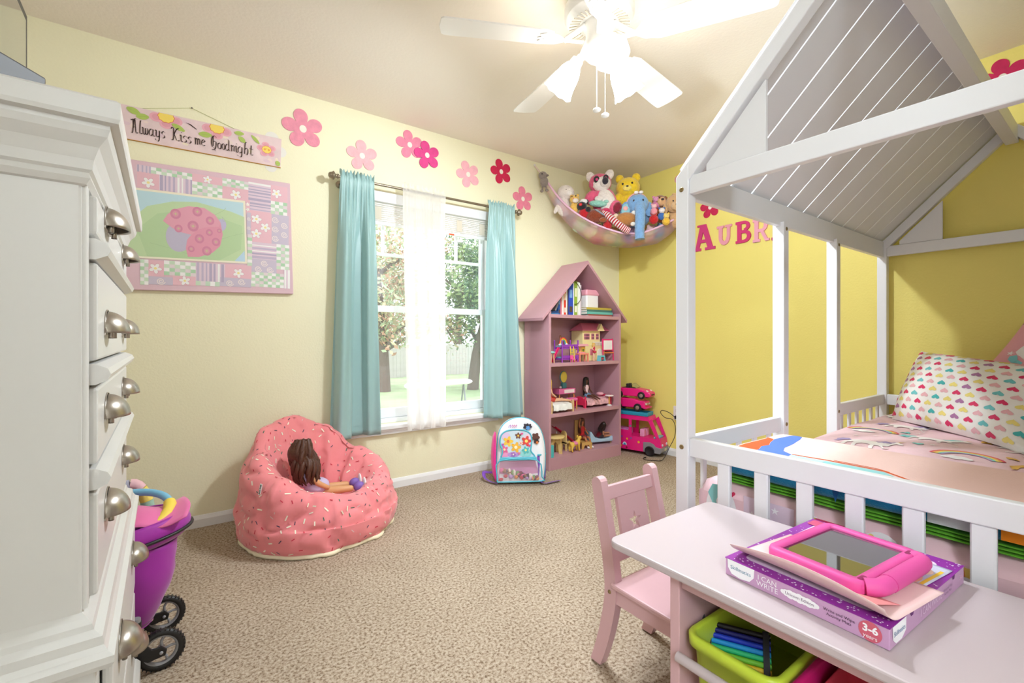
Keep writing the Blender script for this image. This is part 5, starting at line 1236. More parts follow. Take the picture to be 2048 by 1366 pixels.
# ---------------------------------------------------------------- skinned doll figure
def skin(name, joints, edges, m, parent, sub=1):
    names = list(joints); me = bpy.data.meshes.new(name)
    me.from_pydata([joints[k][:3] for k in names], [(names.index(a), names.index(b)) for a, b in edges], [])
    o = bpy.data.objects.new(name, me); COL.objects.link(o); o.parent = parent
    q = o.modifiers.new('skin', 'SKIN'); q.use_smooth_shade = True
    if not me.skin_vertices: bpy.context.view_layer.objects.active = o
    for i, k in enumerate(names):
        sv = me.skin_vertices[0].data[i]; r = joints[k][3]; sv.radius = (r, r); sv.use_root = (i == 0)
    s = o.modifiers.new('subdivision', 'SUBSURF'); s.levels = sub; s.render_levels = sub
    me.materials.append(m); return o
def doll(label, loc, rz, skn, hair, dress, skirt=None, rot=None, k=1.0, pose='sit', shoe=None, hl=.085, name='fashion_doll', ex=0):
    t = thing(name, label, 'doll', loc, rz, 'dolls on the bookcase', rot and [R_(a) for a in rot])
    if pose == 'sit': kn, ft = (.018, -.070, .034), (.018, -.130, .012)
    elif pose == 'bench': kn, ft = (.020, -.062, .034), (.022, -.088, -.035)
    elif pose == 'up': kn, ft = (.014, -.004, -.055), (.013, .004, -.115)
    else: kn, ft = (.015, -.075, .030), (.013, -.150, .022)
    J = {'pel': (0, 0, .030, .019), 'wst': (0, 0, .062, .0135), 'cst': (0, -.002, .096, .018), 'nck': (0, 0, .124, .007), 'hdb': (0, -.003, .140, .013), 'hdt': (0, -.004, .166, .0155)}
    E_d = [('pel', 'wst'), ('wst', 'cst'), ('cst', 'nck'), ('nck', 'hdb'), ('hdb', 'hdt')]
    for s, n in ((-1, 'l'), (1, 'r')):
        up = ex if n == 'l' else 0
        J['s'+n] = (s*.024, 0, .108, .0085)
        J['e'+n] = (s*.036, -.008, .074, .0065) if not up else (s*.038, -.006, .135, .0065)
        J['h'+n] = (s*.030, -.042, .050, .0055) if not up else (s*.030, -.012, .185, .0055)
        J['p'+n] = (s*.012, -.006, .024, .0135); J['k'+n] = (s*kn[0], kn[1], kn[2], .0105); J['f'+n] = (s*ft[0], ft[1], ft[2], .0065); J['t'+n] = (s*ft[0], ft[1]-.014, ft[2]-.004, .005)
        E_d += [('cst', 's'+n), ('s'+n, 'e'+n), ('e'+n, 'h'+n), ('pel', 'p'+n), ('p'+n, 'k'+n), ('k'+n, 'f'+n), ('f'+n, 't'+n)]
    for q in J: J[q] = tuple(v*k for v in J[q])
    skin('doll_body', J, E_d, mat('doll_skin_%d_%d_%d' % skn, skn, .45), t)
    K = Matrix.Scale(k, 4)
    mb = MB(); mb.lathe([(.023, .020), (.022, .035), (.0165, .062), (.0225, .095), (.017, .116)], 18, 0, K).ell((0, -.016, .030), (.030, .036, .022), 16, 8, 1, K)
    mb.build('dress', [C(*dress), C(*(skirt or dress))], t)
    mb = MB(); r = rnd(int(sum(loc)*1000) & 255)
    mb.ell((0, .004, .164), (.020, .019, .020), 16, 10, 0, K)
    for a in range(-100, 101, 25):
        th = R_(90+a*1.15); x, y = math.cos(th)*.017, math.sin(th)*.017
        mb.tube([K @ Vector(p) for p in smooth_path([(x*.7, y*.7+.002, .176), (x*1.05, y+.004, .155), (x*1.25+r.uniform(-.004, .004), y*1.1+.006, .155-hl*.5), (x*1.3+r.uniform(-.006, .006), y*1.2+.006, .155-hl)], 3)], [.007*k, .008*k, .009*k, .009*k, .009*k, .009*k, .008*k, .007*k, .006*k, .003*k], 7)
    mb.build('hair', mat('doll_hair_%d_%d_%d' % hair, hair, .35, bump=(300, .4, .002)), t)
    if pose != 'none':
        fc = MB()
        for s in (-1, 1): fc.ell((s*.0055, -.0195, .158), (.0026, .0014, .0018), 8, 5, 0, K)
        fc.ell((0, -.019, .146), (.0035, .0014, .0012), 8, 5, 1, K); fc.build('face_paint', [C(40, 26, 24), C(190, 60, 80)], t)
    if shoe:
        for s in (-1, 1): MB().ell((s*ft[0], ft[1]-.010, ft[2]-.002), (.008, .016, .009), 10, 6, 0, K).build('shoe', C(*shoe), t)
    return t

# ---------------------------------------------------------------- second shelf: dollhouse and small playsets
hs = thing('toy_dollhouse', 'yellow toy dollhouse with a pink roof on the second shelf', 'dollhouse', (-.555, -.125, S2))
m_yel = mat('pale_yellow_plastic', (248, 230, 166), .45); m_rf = mat('pink_roof_plastic', (222, 122, 146), .45)
MB().bx(-.118, .150, -.070, .075, 0, .128).build('lower_storey', m_yel, hs, bevel=.002)
MB().bx(-.108, .100, -.060, .075, .128, .255).build('upper_storey', m_yel, hs, bevel=.002)
rf = MB().add([(-.128, -.085, .252), (.205, -.085, .252), (.205, .09, .252), (-.128, .09, .252), (-.075, 0, .318), (.150, 0, .318)], [(0, 1, 5, 4), (1, 2, 5), (2, 3, 4, 5), (3, 0, 4), (3, 2, 1, 0)]).build('roof', m_rf, hs)
MB().prism([(.045, .250), (.125, .250), (.085, .312)], .0, .03, 0, frame((0, -.060, 0), (1, 0, 0), (0, 0, 1))).build('gable', m_yel, rf)
m_pkf = C(222, 130, 150)
for x in (-.075, -.045, .010, .065):
    wv = MB().bx(x-.016, x+.016, -.0625, -.060, .178, .228).build('window', m_pkf, hs)
    for dx in (-.0075, .0075):
        for dz in (.190, .214): MB().bx(x+dx-.0055, x+dx+.0055, -.0632, -.0625, dz-.009, dz+.009).build('pane', C(120, 80, 90), wv)
bal = MB().bx(.0, .150, -.074, -.070, .150, .158).bx(.0, .150, -.074, -.070, .128, .132)
for k in range(14): bal.bx(.002+.0108*k, .006+.0108*k, -.0735, -.0705, .132, .150)
bal.build('balcony_rail', C(248, 240, 220), hs)
MB().prism([(.055, 0), (.115, 0), (.115, .07)]+circ(.085, .070, .030, .03, 9, 0, 180)+[(.055, .07)], 0, .003, 0, frame((0, -.070, 0), (1, 0, 0), (0, 0, 1))).build('door', C(250, 244, 226), hs)
MB().bx(-.03, .02, -.0725, -.070, .045, .10).build('window', m_pkf, hs)
bb = thing('toy_bunk_bed', 'purple toy bunk bed with a pink slide on the second shelf', 'toy bed', (-.870, -.215, S2))
m_tp = mat('purple_toy_plastic', (150, 62, 176), .4)
for x in (-.088, .082):
    for y in (-.045, .045): MB().cyl((x, y, 0), (x, y, .165), .006, n=10).ell((x, y, .167), .0075, 10, 6).build('bed_post', m_tp, bb)
for z_ in (.018, .105): MB().bx(-.088, .082, -.045, .045, z_, z_+.012).bx(-.088, .082, -.048, -.043, z_+.012, z_+.035).build('bunk', m_tp, bb, bevel=.002)
for z_ in (.03, .117): MB().prism(rrect(-.080, .074, -.041, .043, .01), z_, z_+.012).build('bunk_mattress', C(130, 190, 204), bb, bevel=.003)
MB().prism([(.030, .165), (.078, .165), (.074, .150), (.034, .150)], 0, .006, 0, frame((0, -.046, -.03), (1, 0, 0), (0, 0, 1))).build('headboard', m_tp, bb)
ld = MB()
for x in (-.008, .028): ld.cyl((x, -.062, 0), (x, -.050, .125), .0035, n=8)
for k in range(4): ld.cyl((-.008, -.060+.003*k, .025+.026*k), (.028, -.060+.003*k, .025+.026*k), .0028, n=8)
ld.build('ladder', C(240, 206, 70), bb)
MB().grid(lambda u, v: (-.092-.085*v-.01*math.sin(PI*v), -.03+.03*u-.02*v, .112*(1-v)**1.2+.004+.010*abs(2*u-1)**3), 8, 14).build('slide', C(236, 40, 110), bb, solid=.003)
rb = thing('toy_rainbow', 'small toy rainbow standing on the purple bunk bed', 'toy', (-.905, -.215, S2+.130))
for k, c in enumerate(((222, 60, 60), (240, 150, 50), (246, 214, 80), (90, 180, 110), (80, 140, 210))):
    MB().tube([((.044-.0062*k)*math.cos(R_(a)), 0, (.060-.0062*k)*math.sin(R_(a))+.004) for a in range(0, 181, 15)], .0034, 8).build('arc', C(*c), rb)
for x in (-.034, .034): MB().ell((x, 0, .008), (.015, .011, .010), 10, 6).build('cloud', C(240, 240, 246), rb)
doll('small brown-haired doll sitting on top of the toy rainbow', (-.912, -.190, S2+.160), 0, (150, 96, 66), (120, 70, 40), (210, 90, 60), k=.30, name='mini_doll', hl=.06)
es = thing('toy_easel', 'pink toy easel with a white board at the right of the second shelf', 'toy easel', (-.448, -.262, S2))
for x in (-.062, .062): MB().tube([(x, -.012, 0), (x, 0, .185)], .005, 8).build('leg', C(228, 36, 110), es)
MB().bx(-.060, .060, -.006, 0, .085, .182).build('frame', C(228, 36, 110), es, bevel=.002)
MB().bx(-.052, .052, -.0075, -.006, .092, .170).build('whiteboard', C(246, 240, 238), es)
MB().bx(-.058, .058, -.022, -.004, .062, .070).build('tray', C(240, 140, 60), es, bevel=.002)
vs_ = thing('toy_pet_stand', 'small pink toy market stand in front of the dollhouse', 'toy stand', (-.742, -.262, S2))
m_sp = C(240, 170, 180); m_co = C(240, 140, 120)
for x in (-.045, .045):
    for y in (-.018, .018): MB().bx(x-.005, x+.005, y-.005, y+.005, 0, .058).build('leg', m_co, vs_)
MB().bx(-.052, .052, -.024, .024, .056, .068).build('counter', m_co, vs_, bevel=.002)
MB().bx(-.052, .052, .018, .024, .068, .125).prism([(-.054, .125), (.054, .125), (.040, .142), (-.040, .142)], -.024, .024, 0, frame((0, 0, 0), (1, 0, 0), (0, 0, 1))).build('back_board', m_sp, vs_, bevel=.001, seg=1)
for x in (-.027, .027):
    wv = MB().bx(x-.021, x+.021, .0155, .018, .078, .118).build('window', C(246, 214, 90), vs_); MB().ell((x, .014, .090), (.012, .003, .010), 10, 6).build('flower', C(90, 130, 60), wv)
doll('tiny curly blonde doll in a red dress standing before the dollhouse', (-.632, -.283, S2+.062), 0, (236, 190, 160), (226, 180, 90), (200, 40, 70), k=.50, pose='up', name='mini_doll', hl=.05)
ts = thing('toy_step_stool', 'turquoise toy step stool under the toy easel', 'toy stool', (-.550, -.288, S2))
MB().prism([(-.034, 0), (-.024, 0), (-.018, .034), (.018, .034), (.024, 0), (.034, 0), (.026, .046), (-.026, .046)], -.018, .018, 0, frame((0, 0, 0), (1, 0, 0), (0, 0, 1))).build('stool_frame', C(110, 196, 208), ts)
MB().bx(-.018, .018, -.012, .012, .012, .030).build('drawer', C(190, 80, 90), ts)
tt = thing('toy_table', 'little wooden toy table with a mint top at the left edge of the second shelf', 'toy table', (-1.088, -.285, S2))
MB().lathe([(0, .075), (.026, .075), (.028, .080), (.028, .088), (0, .09)], 20).build('table_top', C(150, 206, 196), tt)
for x, y in ((-.015, -.012), (.015, -.012), (0, .016)): MB().cyl((x, y, 0), (x*.8, y*.8, .075), .005, n=8).build('leg', C(226, 176, 130), tt)
pcw = thing('toy_high_chair', 'tiny magenta toy chair at the foot of the yellow ladder', 'toy chair', (-.873, -.292, S2))
MB().bx(-.017, .017, -.014, .014, .020, .026).build('seat', C(236, 90, 160), pcw); MB().bx(-.017, .017, .011, .014, .026, .055).build('backrest', C(236, 90, 160), pcw)
for x in (-.014, .014):
    for y in (-.011, .011): MB().cyl((x, y, 0), (x, y, .02), .003, n=6).build('leg', C(236, 90, 160), pcw)

# ---------------------------------------------------------------- third shelf
def toy_bed(label, loc, rz, frame_c, blanket, L=.30, W_=.13, arch=False):
    t = thing('toy_bed', label, 'toy bed', loc, rz)
    m = C(*frame_c)
    for sx in (-1, 1):
        MB().prism([(-W_/2, 0), (-W_/2+.016, 0), (-W_/2+.02, .020), (W_/2-.02, .020), (W_/2-.016, 0), (W_/2, 0), (W_/2, .060)]+circ(0, .060, W_/2-.012, .030, 9, 0, 180)+[(-W_/2, .060)], -.005, .005, 0, frame((sx*L/2, 0, 0), (0, 1, 0), (0, 0, 1))).build('end_board', m, t)
        for sy in (-1, 1): MB().cyl((sx*L/2, sy*W_/2, 0), (sx*L/2, sy*W_/2, .082), .008, n=10).ell((sx*L/2, sy*W_/2, .086), .0085, 10, 6).build('bed_post', m, t)
    MB().bx(-L/2, L/2, -W_/2+.004, W_/2-.004, .018, .045).build('bed_base', m, t)
    MB().grid(lambda u, v: (-L/2+.012+(L-.03)*u, (W_/2+.012)*math.sin((v-.5)*PI)*1.02, (.052+.018*math.cos((v-.5)*PI)*1.0)*(1 if .1 < v < .9 else .35)+.006*noise.noise(Vector((u*7, v*5, L)))+.003), 26, 16).build('blanket', blanket, t, solid=.003)
    return t
m_fl1 = mat('pink_floral_cloth', (224, 170, 176), .8, vary=(45, .30)); m_fl2 = mat('white_floral_cloth', (232, 228, 222), .8, vary=(25, .10))
toy_bed('pink wooden doll bed with a floral blanket on the third shelf', (-.545, -.185, S3), 0, (216, 40, 84), m_fl1)
toy_bed('tan wooden doll bed with a white floral blanket at the left of the third shelf', (-.990, -.235, S3), 0, (220, 180, 130), m_fl2, .22, .13)
MB_p = tag(MB().ell((0, 0, 0), (.030, .035, .014), 14, 8).build('doll_pillow', C(236, 170, 180)), 'little pink pillow on the pink doll bed', 'pillow'); MB_p.location = (-.455, -.185, S3+.096)
doll('doll with long black hair and a pink top sitting on the pink doll bed', (-.600, -.165, S3+.062), 0, (96, 60, 46), (26, 20, 22), (232, 190, 190), (110, 140, 170), k=1.0, hl=.13)
doll('blonde doll in an orange dress sitting on the white-blanketed doll bed', (-1.040, -.205, S3+.060), 70, (232, 178, 140), (228, 180, 80), (216, 84, 56), (200, 60, 50), k=1.08, pose='lie', hl=.08)
vn = thing('toy_vanity', 'pink toy vanity with a round yellow mirror on the third shelf', 'toy vanity', (-.800, -.110, S3))
MB().bx(-.090, .090, -.040, .040, .115, .158).build('table_top', C(228, 110, 160), vn, bevel=.002)
MB().bx(-.035, .075, -.042, -.040, .122, .150).build('drawer', C(246, 232, 226), vn)
for x in (-.08, .08):
    for y in (-.03, .03): MB().cyl((x, y, 0), (x, y, .115), .0045, n=8).build('leg', C(226, 150, 80), vn)
MB().ell((0, .010, .250), (.042, .008, .052), 24, 12).build('mirror_frame', C(80, 150, 160), vn); MB().ell((0, .004, .250), (.036, .006, .046), 24, 12).build('mirror_glass', mat('yellow_mirror', (244, 220, 96), .25), vn)
MB().bx(-.022, .022, -.005, .02, .158, .200).build('mirror_base', C(80, 150, 160), vn)
MB().ell((-.055, -.015, .170), .011, 10, 6).build('knob', C(240, 220, 220), vn)
sl = thing('toy_stool', 'small pink cushioned toy stool in front of the vanity', 'toy stool', (-.822, -.225, S3))
MB().prism(rrect(-.042, .042, -.030, .030, .012), .070, .092).build('cushion', C(232, 110, 164), sl, bevel=.006)
for x in (-.032, .032):
    for y in (-.022, .022): MB().cyl((x, y, 0), (x, y, .070), .0045, n=8).build('leg', C(226, 160, 90), sl)
pt = thing('toy_side_table', 'white round toy pedestal table at the right of the third shelf', 'toy table', (-.425, -.262, S3))
MB().lathe([(0, .080), (.036, .080), (.037, .084), (.036, .090), (0, .090)], 20).build('table_top', C(244, 226, 226), pt); MB().cyl((0, 0, .010), (0, 0, .080), .007, n=10).build('pedestal', C(222, 160, 80), pt); MB().lathe([(0, .012), (.012, .012), (.024, .004), (.024, 0), (0, 0)], 18).build('base', C(224, 220, 222), pt)

# ---------------------------------------------------------------- bottom shelf
rt = thing('toy_round_table', 'round tan wooden toy table at the left of the bottom shelf', 'toy table', (-.985, -.205, S4))
m_tw = mat('tan_toy_wood', (228, 196, 128), .5)
MB().lathe([(0, .120), (.075, .120), (.078, .124), (.078, .132), (.075, .136), (0, .136)], 28).build('table_top', m_tw, rt)
for a in (0, 90):
    MB().prism([(-.062, 0), (-.036, 0), (-.030, .060)]+circ(0, .062, .030, .026, 7, 180, 0)+[(.030, .060), (.036, 0), (.062, 0), (.052, .120), (-.052, .120)], -.007, .007, 0, Matrix.Rotation(R_(a+25), 4, 'Z') @ frame((0, 0, 0), (1, 0, 0), (0, 0, 1))).build('trestle', m_tw, rt)
tc_ = thing('toy_chair', 'tan wooden toy chair beside the round toy table', 'toy chair', (-.872, -.185, S4), 90)
MB().prism([(-.03, 0), (-.018, 0), (-.016, .05), (.016, .05), (.018, 0), (.03, 0), (.03, .13)]+circ(0, .13, .03, .028, 9, 0, 180)+[(-.03, .13)], -.005, .005, 0, frame((0, 0, 0), (1, 0, 0), (0, 0, 1))).build('backrest', m_tw, tc_)
MB().bx(-.030, .030, -.05, .005, .058, .068).build('seat', m_tw, tc_); MB().bx(-.028, .028, -.050, -.040, 0, .058).build('front_leg', m_tw, tc_)
tl = tag(MB().bx(-.018, .018, -.014, .014, 0, .092).build('turquoise_box', C(80, 190, 190), bevel=.003), 'small turquoise box at the left front of the bottom shelf', 'box'); tl.location = (-1.100, -.292, S4)
rs = thing('toy_slide', 'red toy slide leaning at the back of the bottom shelf', 'toy slide', (-.800, -.085, S4))
MB().grid(lambda u, v: (-.10+.20*v, -.03+.05*u-.05*v, .165*(1-v)**.9+.008+.010*abs(2*u-1)**3), 8, 14).build('chute', C(210, 30, 70), rs, solid=.004)
for x, z_ in ((-.08, .14), (-.01, .082)): MB().cyl((x, -.02, 0), (x, -.02, z_), .005, n=8).build('support', C(224, 220, 220), rs)
dg = thing('toy_dog', 'golden toy dog with a pink saddle on the bottom shelf', 'toy dog', (-.835, -.272, S4))
m_dog = mat('golden_dog_plastic', (232, 190, 80), .5)
J = {'rump': (-.032, 0, .062, .019), 'mid': (0, 0, .064, .018), 'cst': (.030, 0, .066, .021), 'nk': (.046, 0, .090, .013), 'hd': (.052, 0, .112, .017), 'mz': (.074, 0, .106, .010), 'tl': (-.052, 0, .080, .006), 'tl2': (-.064, 0, .098, .005)}
E_d = [('rump', 'mid'), ('mid', 'cst'), ('cst', 'nk'), ('nk', 'hd'), ('hd', 'mz'), ('rump', 'tl'), ('tl', 'tl2')]
for s, n in ((-1, 'l'), (1, 'r')):
    J['sh'+n] = (.032, s*.014, .052, .011); J['fw'+n] = (.034, s*.015, .024, .007); J['fp'+n] = (.038, s*.015, .006, .008)
    J['hp'+n] = (-.034, s*.014, .050, .013); J['hk'+n] = (-.044, s*.015, .026, .007); J['hf'+n] = (-.034, s*.015, .006, .008)
    E_d += [('cst', 'sh'+n), ('sh'+n, 'fw'+n), ('fw'+n, 'fp'+n), ('rump', 'hp'+n), ('hp'+n, 'hk'+n), ('hk'+n, 'hf'+n)]
skin('dog_body', J, E_d, m_dog, dg)
for s in (-1, 1): MB().ell((.047, s*.018, .110), (.009, .005, .015), 10, 6).build('ear', m_dog, dg)
MB().ell((.083, 0, .109), (.005, .006, .005), 8, 6).build('nose', C(40, 30, 30), dg)
MB().grid(lambda u, v: (-.020+.036*u, .0225*math.sin((v-.5)*PI*1.1), .063+.0225*math.cos((v-.5)*PI*1.1)), 8, 12).build('saddle', C(230, 130, 170), dg, solid=.002)
bn = thing('toy_bench', 'wooden toy lounge bench under the doll in red', 'toy bench', (-.660, -.165, S4), -18)
m_bnw = mat('honey_toy_wood', (206, 160, 90), .5)
MB().bx(-.045, .045, -.105, .030, .045, .054).build('seat', m_bnw, bn); MB().bx(-.045, .045, .026, .034, .05, .215).build('backrest', m_bnw, bn)
for y in (-.10, .02): MB().prism([(-.045, 0), (-.028, 0), (-.02, .03), (.02, .03), (.028, 0), (.045, 0), (.045, .045), (-.045, .045)], -.005, .005, 0, frame((0, y, 0), (1, 0, 0), (0, 0, 1))).build('leg_frame', m_bnw, bn)
doll('long-haired doll in a red dress sitting on the wooden toy bench with one arm raised', (-.656, -.172, S4+.050), -2, (176, 110, 72), (90, 50, 34), (204, 30, 40), (130, 30, 40), k=1.02, pose='bench', shoe=(244, 240, 236), ex=1, hl=.10)
cl_ = thing('toy_chaise', 'pale blue toy chaise lounge at the right of the bottom shelf', 'toy chaise', (-.448, -.175, S4), -15)
m_cb = mat('pale_blue_plastic', (176, 204, 222), .45)
MB().prism([(-.120, .018), (.10, .018), (.105, .035), (.105, .062), (.085, .066), (.07, .050), (-.02, .045), (-.07, .060), (-.105, .110), (-.122, .112)], -.048, .048, 0, frame((0, 0, 0), (1, 0, 0), (0, 0, 1))).build('lounge_body', m_cb, cl_, bevel=.008)
for x in (-.10, .085):
    for y in (-.036, .036): MB().cyl((x, y, 0), (x, y, .02), .007, n=8).build('foot', C(150, 120, 80), cl_)
doll('dark-haired doll in maroon reclining on the pale blue toy chaise', (-.468, -.172, S4+.052), 0, (196, 136, 100), (40, 26, 24), (120, 24, 36), (70, 60, 66), rot=(0, -38, 75), k=1.0, pose='lie', hl=.07)

# ================================================================ TOY HAMMOCK IN THE CORNER
hm = thing('toy_hammock', 'pastel net toy hammock slung across the room corner', 'toy hammock', (-.35, -.35, 1.71))
m_net = mix_shader('pastel_net', (236, 206, 214), .50, .35)
# soft rainbow bands of the net itself
nt = m_net.node_tree
tcn = nt.nodes.new('ShaderNodeTexCoord'); nz = nt.nodes.new('ShaderNodeTexNoise'); nz.inputs['Scale'].default_value = 4.5
rp_ = nt.nodes.new('ShaderNodeValToRGB')
for p, c in ((.30, (196, 220, 206)), (.42, (240, 226, 190)), (.52, (240, 196, 206)), (.62, (206, 200, 226)), (.74, (190, 220, 226))):
    e = rp_.color_ramp.elements.new(p); e.color = lin(c)
rp_.color_ramp.elements.remove(rp_.color_ramp.elements[0]); rp_.color_ramp.elements.remove(rp_.color_ramp.elements[-1])
nt.links.new(tcn.outputs['Object'], nz.inputs['Vector']); nt.links.new(nz.outputs['Fac'], rp_.inputs['Fac'])
for nd in nt.nodes:
    if nd.type in ('BSDF_DIFFUSE', 'BSDF_TRANSLUCENT'): nt.links.new(rp_.outputs['Color'], nd.inputs[0])
LIP = smooth_path([(-.955, -.080, 2.262), (-.9, -.17, 2.114), (-.828, -.268, 1.995), (-.72, -.382, 1.896), (-.592, -.499, 1.828), (-.517, -.56, 1.815), (-.427, -.634, 1.825), (-.283, -.713, 1.892), (-.167, -.768, 1.969), (-.075, -.815, 2.10), (-.030, -.845, 2.22)], 5)
WAL = smooth_path([(-.945, -.030, 2.235), (-.80, -.020, 2.10), (-.55, -.018, 2.02), (-.30, -.018, 2.02), (-.03, -.03, 2.04), (-.018, -.25, 2.02), (-.018, -.45, 2.02), (-.018, -.68, 2.09), (-.022, -.80, 2.19)], 6)
nL = len(LIP)-1; nW = len(WAL)-1
def pick(P_, u): q = u*(len(P_)-1); i = min(int(q), len(P_)-2); return P_[i].lerp(P_[i+1], q-i)
def net(u, v):
    a = pick(LIP, u); b2 = pick(WAL, u); s = math.sin(PI*u)
    mid = a.lerp(b2, .42); mid.z = min(a.z, b2.z)-.30*s**.8-.02
    mid.z = max(mid.z, 1.60)
    p = a*(1-v)**2+mid*2*v*(1-v)+b2*v*v
    p = p+Vector((-.55, -.65, 0))*.035*s*math.sin(PI*min(1, v*1.6))
    p.x = min(p.x, -.012); p.y = min(p.y, -.012)
    return p
MB().grid(net, 60, 30).build('net', m_net, hm, W=True)
MB().tube(LIP, .0085, 8).build('lip_band', C(236, 190, 214), hm, W=True)
MB().tube([(-1.031, -.006, 2.405), (-.955, -.080, 2.262)], .006, 8).build('strap', C(236, 214, 206), hm, W=True)
MB().tube([(-.008, -.875, 2.38), (-.030, -.845, 2.22)], .006, 8).build('strap', C(236, 214, 206), hm, W=True)
for p in ((-1.031, -.008, 2.408), (-.008, -.875, 2.385)): MB().ell(p, .009, 10, 6).build('wall_hook', C(236, 232, 226), hm, W=True)

RZ = -47
def furmat(rgb): return mat('plush_%d_%d_%d' % rgb, rgb, .95, bump=(90, .8, .010), vary=(40, .08), sheen=.4)
def plush(name, label, loc, parts, rz=RZ, cat='plush toy', group=None, fur=.05):
    t = thing(name, label, cat, loc, rz, group)
    for i, p in enumerate(parts):
        nm, c, r, rgb = p[:4]; rot = p[4] if len(p) > 4 else None
        small = max(r) < .02
        MB().ell(c, r, 10 if small else 20, 7 if small else 14, rot=rot, fur=0 if small else fur, seed=i).build(nm, C(*rgb) if small else furmat(rgb), t)
    return t
PK, WH, BK_, MR = (232, 92, 130), (240, 228, 220), (44, 34, 38), (132, 20, 44)
plush('lemur_plush', 'big pink and white lemur plush with a striped tail in the hammock', (-.610, -.352, 1.96), [
    ('body', (.02, 0, .13), (.098, .075, .125), PK, (0, -18, 0)), ('belly', (.035, -.040, .125), (.070, .048, .105), WH, (0, -18, 0)), ('head', (-.015, -.005, .285), (.090, .075, .078), PK),
    ('face', (-.005, -.038, .272), (.074, .050, .062), WH), ('muzzle', (.020, -.078, .262), (.038, .028, .032), (226, 214, 206)), ('ear', (-.090, .01, .345), (.036, .022, .046), WH, (0, -25, 0)), ('ear', (.058, .01, .355), (.036, .022, .046), WH, (0, 25, 0)),
    ('eye_patch', (-.042, -.076, .296), (.024, .012, .028), BK_), ('eye_patch', (.030, -.082, .302), (.022, .012, .026), BK_), ('eye', (-.040, -.088, .292), (.011, .006, .011), (220, 70, 130)), ('eye', (.030, -.094, .298), (.010, .006, .010), (220, 70, 130)), ('nose', (.026, -.103, .272), (.024, .014, .030), (50, 44, 54)),
    ('arm', (-.085, -.030, .165), (.048, .040, .062), PK, (0, 35, 0)), ('paw', (-.022, -.078, .140), (.036, .028, .024), WH), ('leg', (.100, -.060, .065), (.045, .045, .062), PK, (0, 20, 0)), ('foot', (.118, -.088, .060), (.036, .030, .044), MR, (0, 25, 0)), ('foot', (.030, -.095, .030), (.040, .028, .030), (206, 40, 90))])
tl_ = thing('plush_tail', 'red and white striped plush tail hanging over the hammock edge', 'plush toy', (-.60, -.50, 1.82))
tp = smooth_path([(-.672, -.425, 1.985), (-.655, -.470, 1.945), (-.622, -.518, 1.890), (-.580, -.556, 1.846), (-.548, -.580, 1.822)], 8)
for i in range(0, len(tp)-1, 1):
    MB().tube(tp[i:i+2], .027, 12).build('stripe', furmat((186, 22, 40) if i % 2 else (240, 224, 220)), tl_, W=True)
YW = (244, 206, 40)
plush('yellow_plush', 'plain yellow plush bear sitting in the back of the hammock', (-.415, -.455, 1.98), [
    ('body', (.01, 0, .10), (.085, .07, .11), YW), ('head', (.0, -.01, .235), (.096, .078, .086), YW), ('ear', (-.065, .0, .315), (.034, .02, .036), YW), ('ear', (.065, .0, .320), (.034, .02, .036), YW), ('arm', (.085, -.02, .15), (.034, .034, .056), YW, (0, -35, 0)), ('arm', (-.08, -.02, .15), (.034, .034, .056), YW, (0, 35, 0)), ('muzzle', (-.01, -.076, .215), (.036, .022, .026), (248, 222, 110)), ('eye', (-.045, -.078, .250), (.008, .006, .009), BK_), ('eye', (.028, -.083, .252), (.008, .006, .009), BK_), ('nose', (-.01, -.098, .224), (.010, .007, .007), BK_)])
BL = (124, 166, 210)
el = plush('elephant_plush', 'light blue elephant plush with its trunk over the hammock edge', (-.455, -.592, 1.86), [
    ('body', (.0, .085, .12), (.105, .07, .10), BL), ('head', (-.005, -.005, .185), (.084, .068, .078), BL), ('ear', (-.088, -.010, .150), (.052, .016, .066), BL, (0, 25, 10)), ('ear', (.078, .012, .150), (.044, .016, .060), BL, (0, -20, 0)),
    ('inner_ear', (-.096, -.026, .145), (.036, .010, .048), (150, 206, 214), (0, 25, 10)), ('flower', (-.100, -.036, .150), (.020, .006, .018), (240, 176, 170)), ('eye', (-.038, -.062, .200), (.008, .005, .009), BK_), ('eye', (.030, -.064, .200), (.008, .005, .009), BK_)])
tk = smooth_path([(.004, -.045, .170), (.008, -.078, .105), (.006, -.088, .030), (.002, -.090, -.045), (.004, -.092, -.108)], 6)
MB().tube(tk, [.040+.002*math.sin(i*2.2)-.0002*i for i in range(len(tk))], 16).build('trunk', furmat(BL), el)
MB().tube([(.085*math.cos(R_(a))-.01, -.012, .165+.105*math.sin(R_(a))) for a in range(10, 171, 10)], .006, 8).build('headband', C(238, 170, 170), el)
for s in (-1, 1): MB().ell((.0+s*.018, -.030, .272), (.018, .010, .013), 10, 6).build('bow', C(236, 226, 224), el)
TN = (214, 170, 120)
plush('dog_plush', 'tan floppy-eared dog plush at the right end of the hammock', (-.218, -.752, 1.90), [
    ('body', (.02, .05, .06), (.075, .06, .09), TN), ('head', (.0, -.01, .150), (.070, .060, .070), TN), ('muzzle', (.008, -.062, .118), (.042, .032, .034), (222, 182, 134)), ('ear', (-.066, -.008, .120), (.024, .016, .058), TN, (0, 14, 0)), ('ear', (.066, -.008, .120), (.024, .016, .058), TN, (0, -14, 0)), ('nose', (.010, -.094, .124), (.014, .008, .011), (60, 34, 28)), ('eye', (-.018, -.068, .158), (.006, .004, .007), BK_), ('eye', (.032, -.066, .164), (.006, .004, .007), BK_), ('tuft', (0, 0, .222), (.020, .018, .016), TN)])
BR = (150, 92, 46)
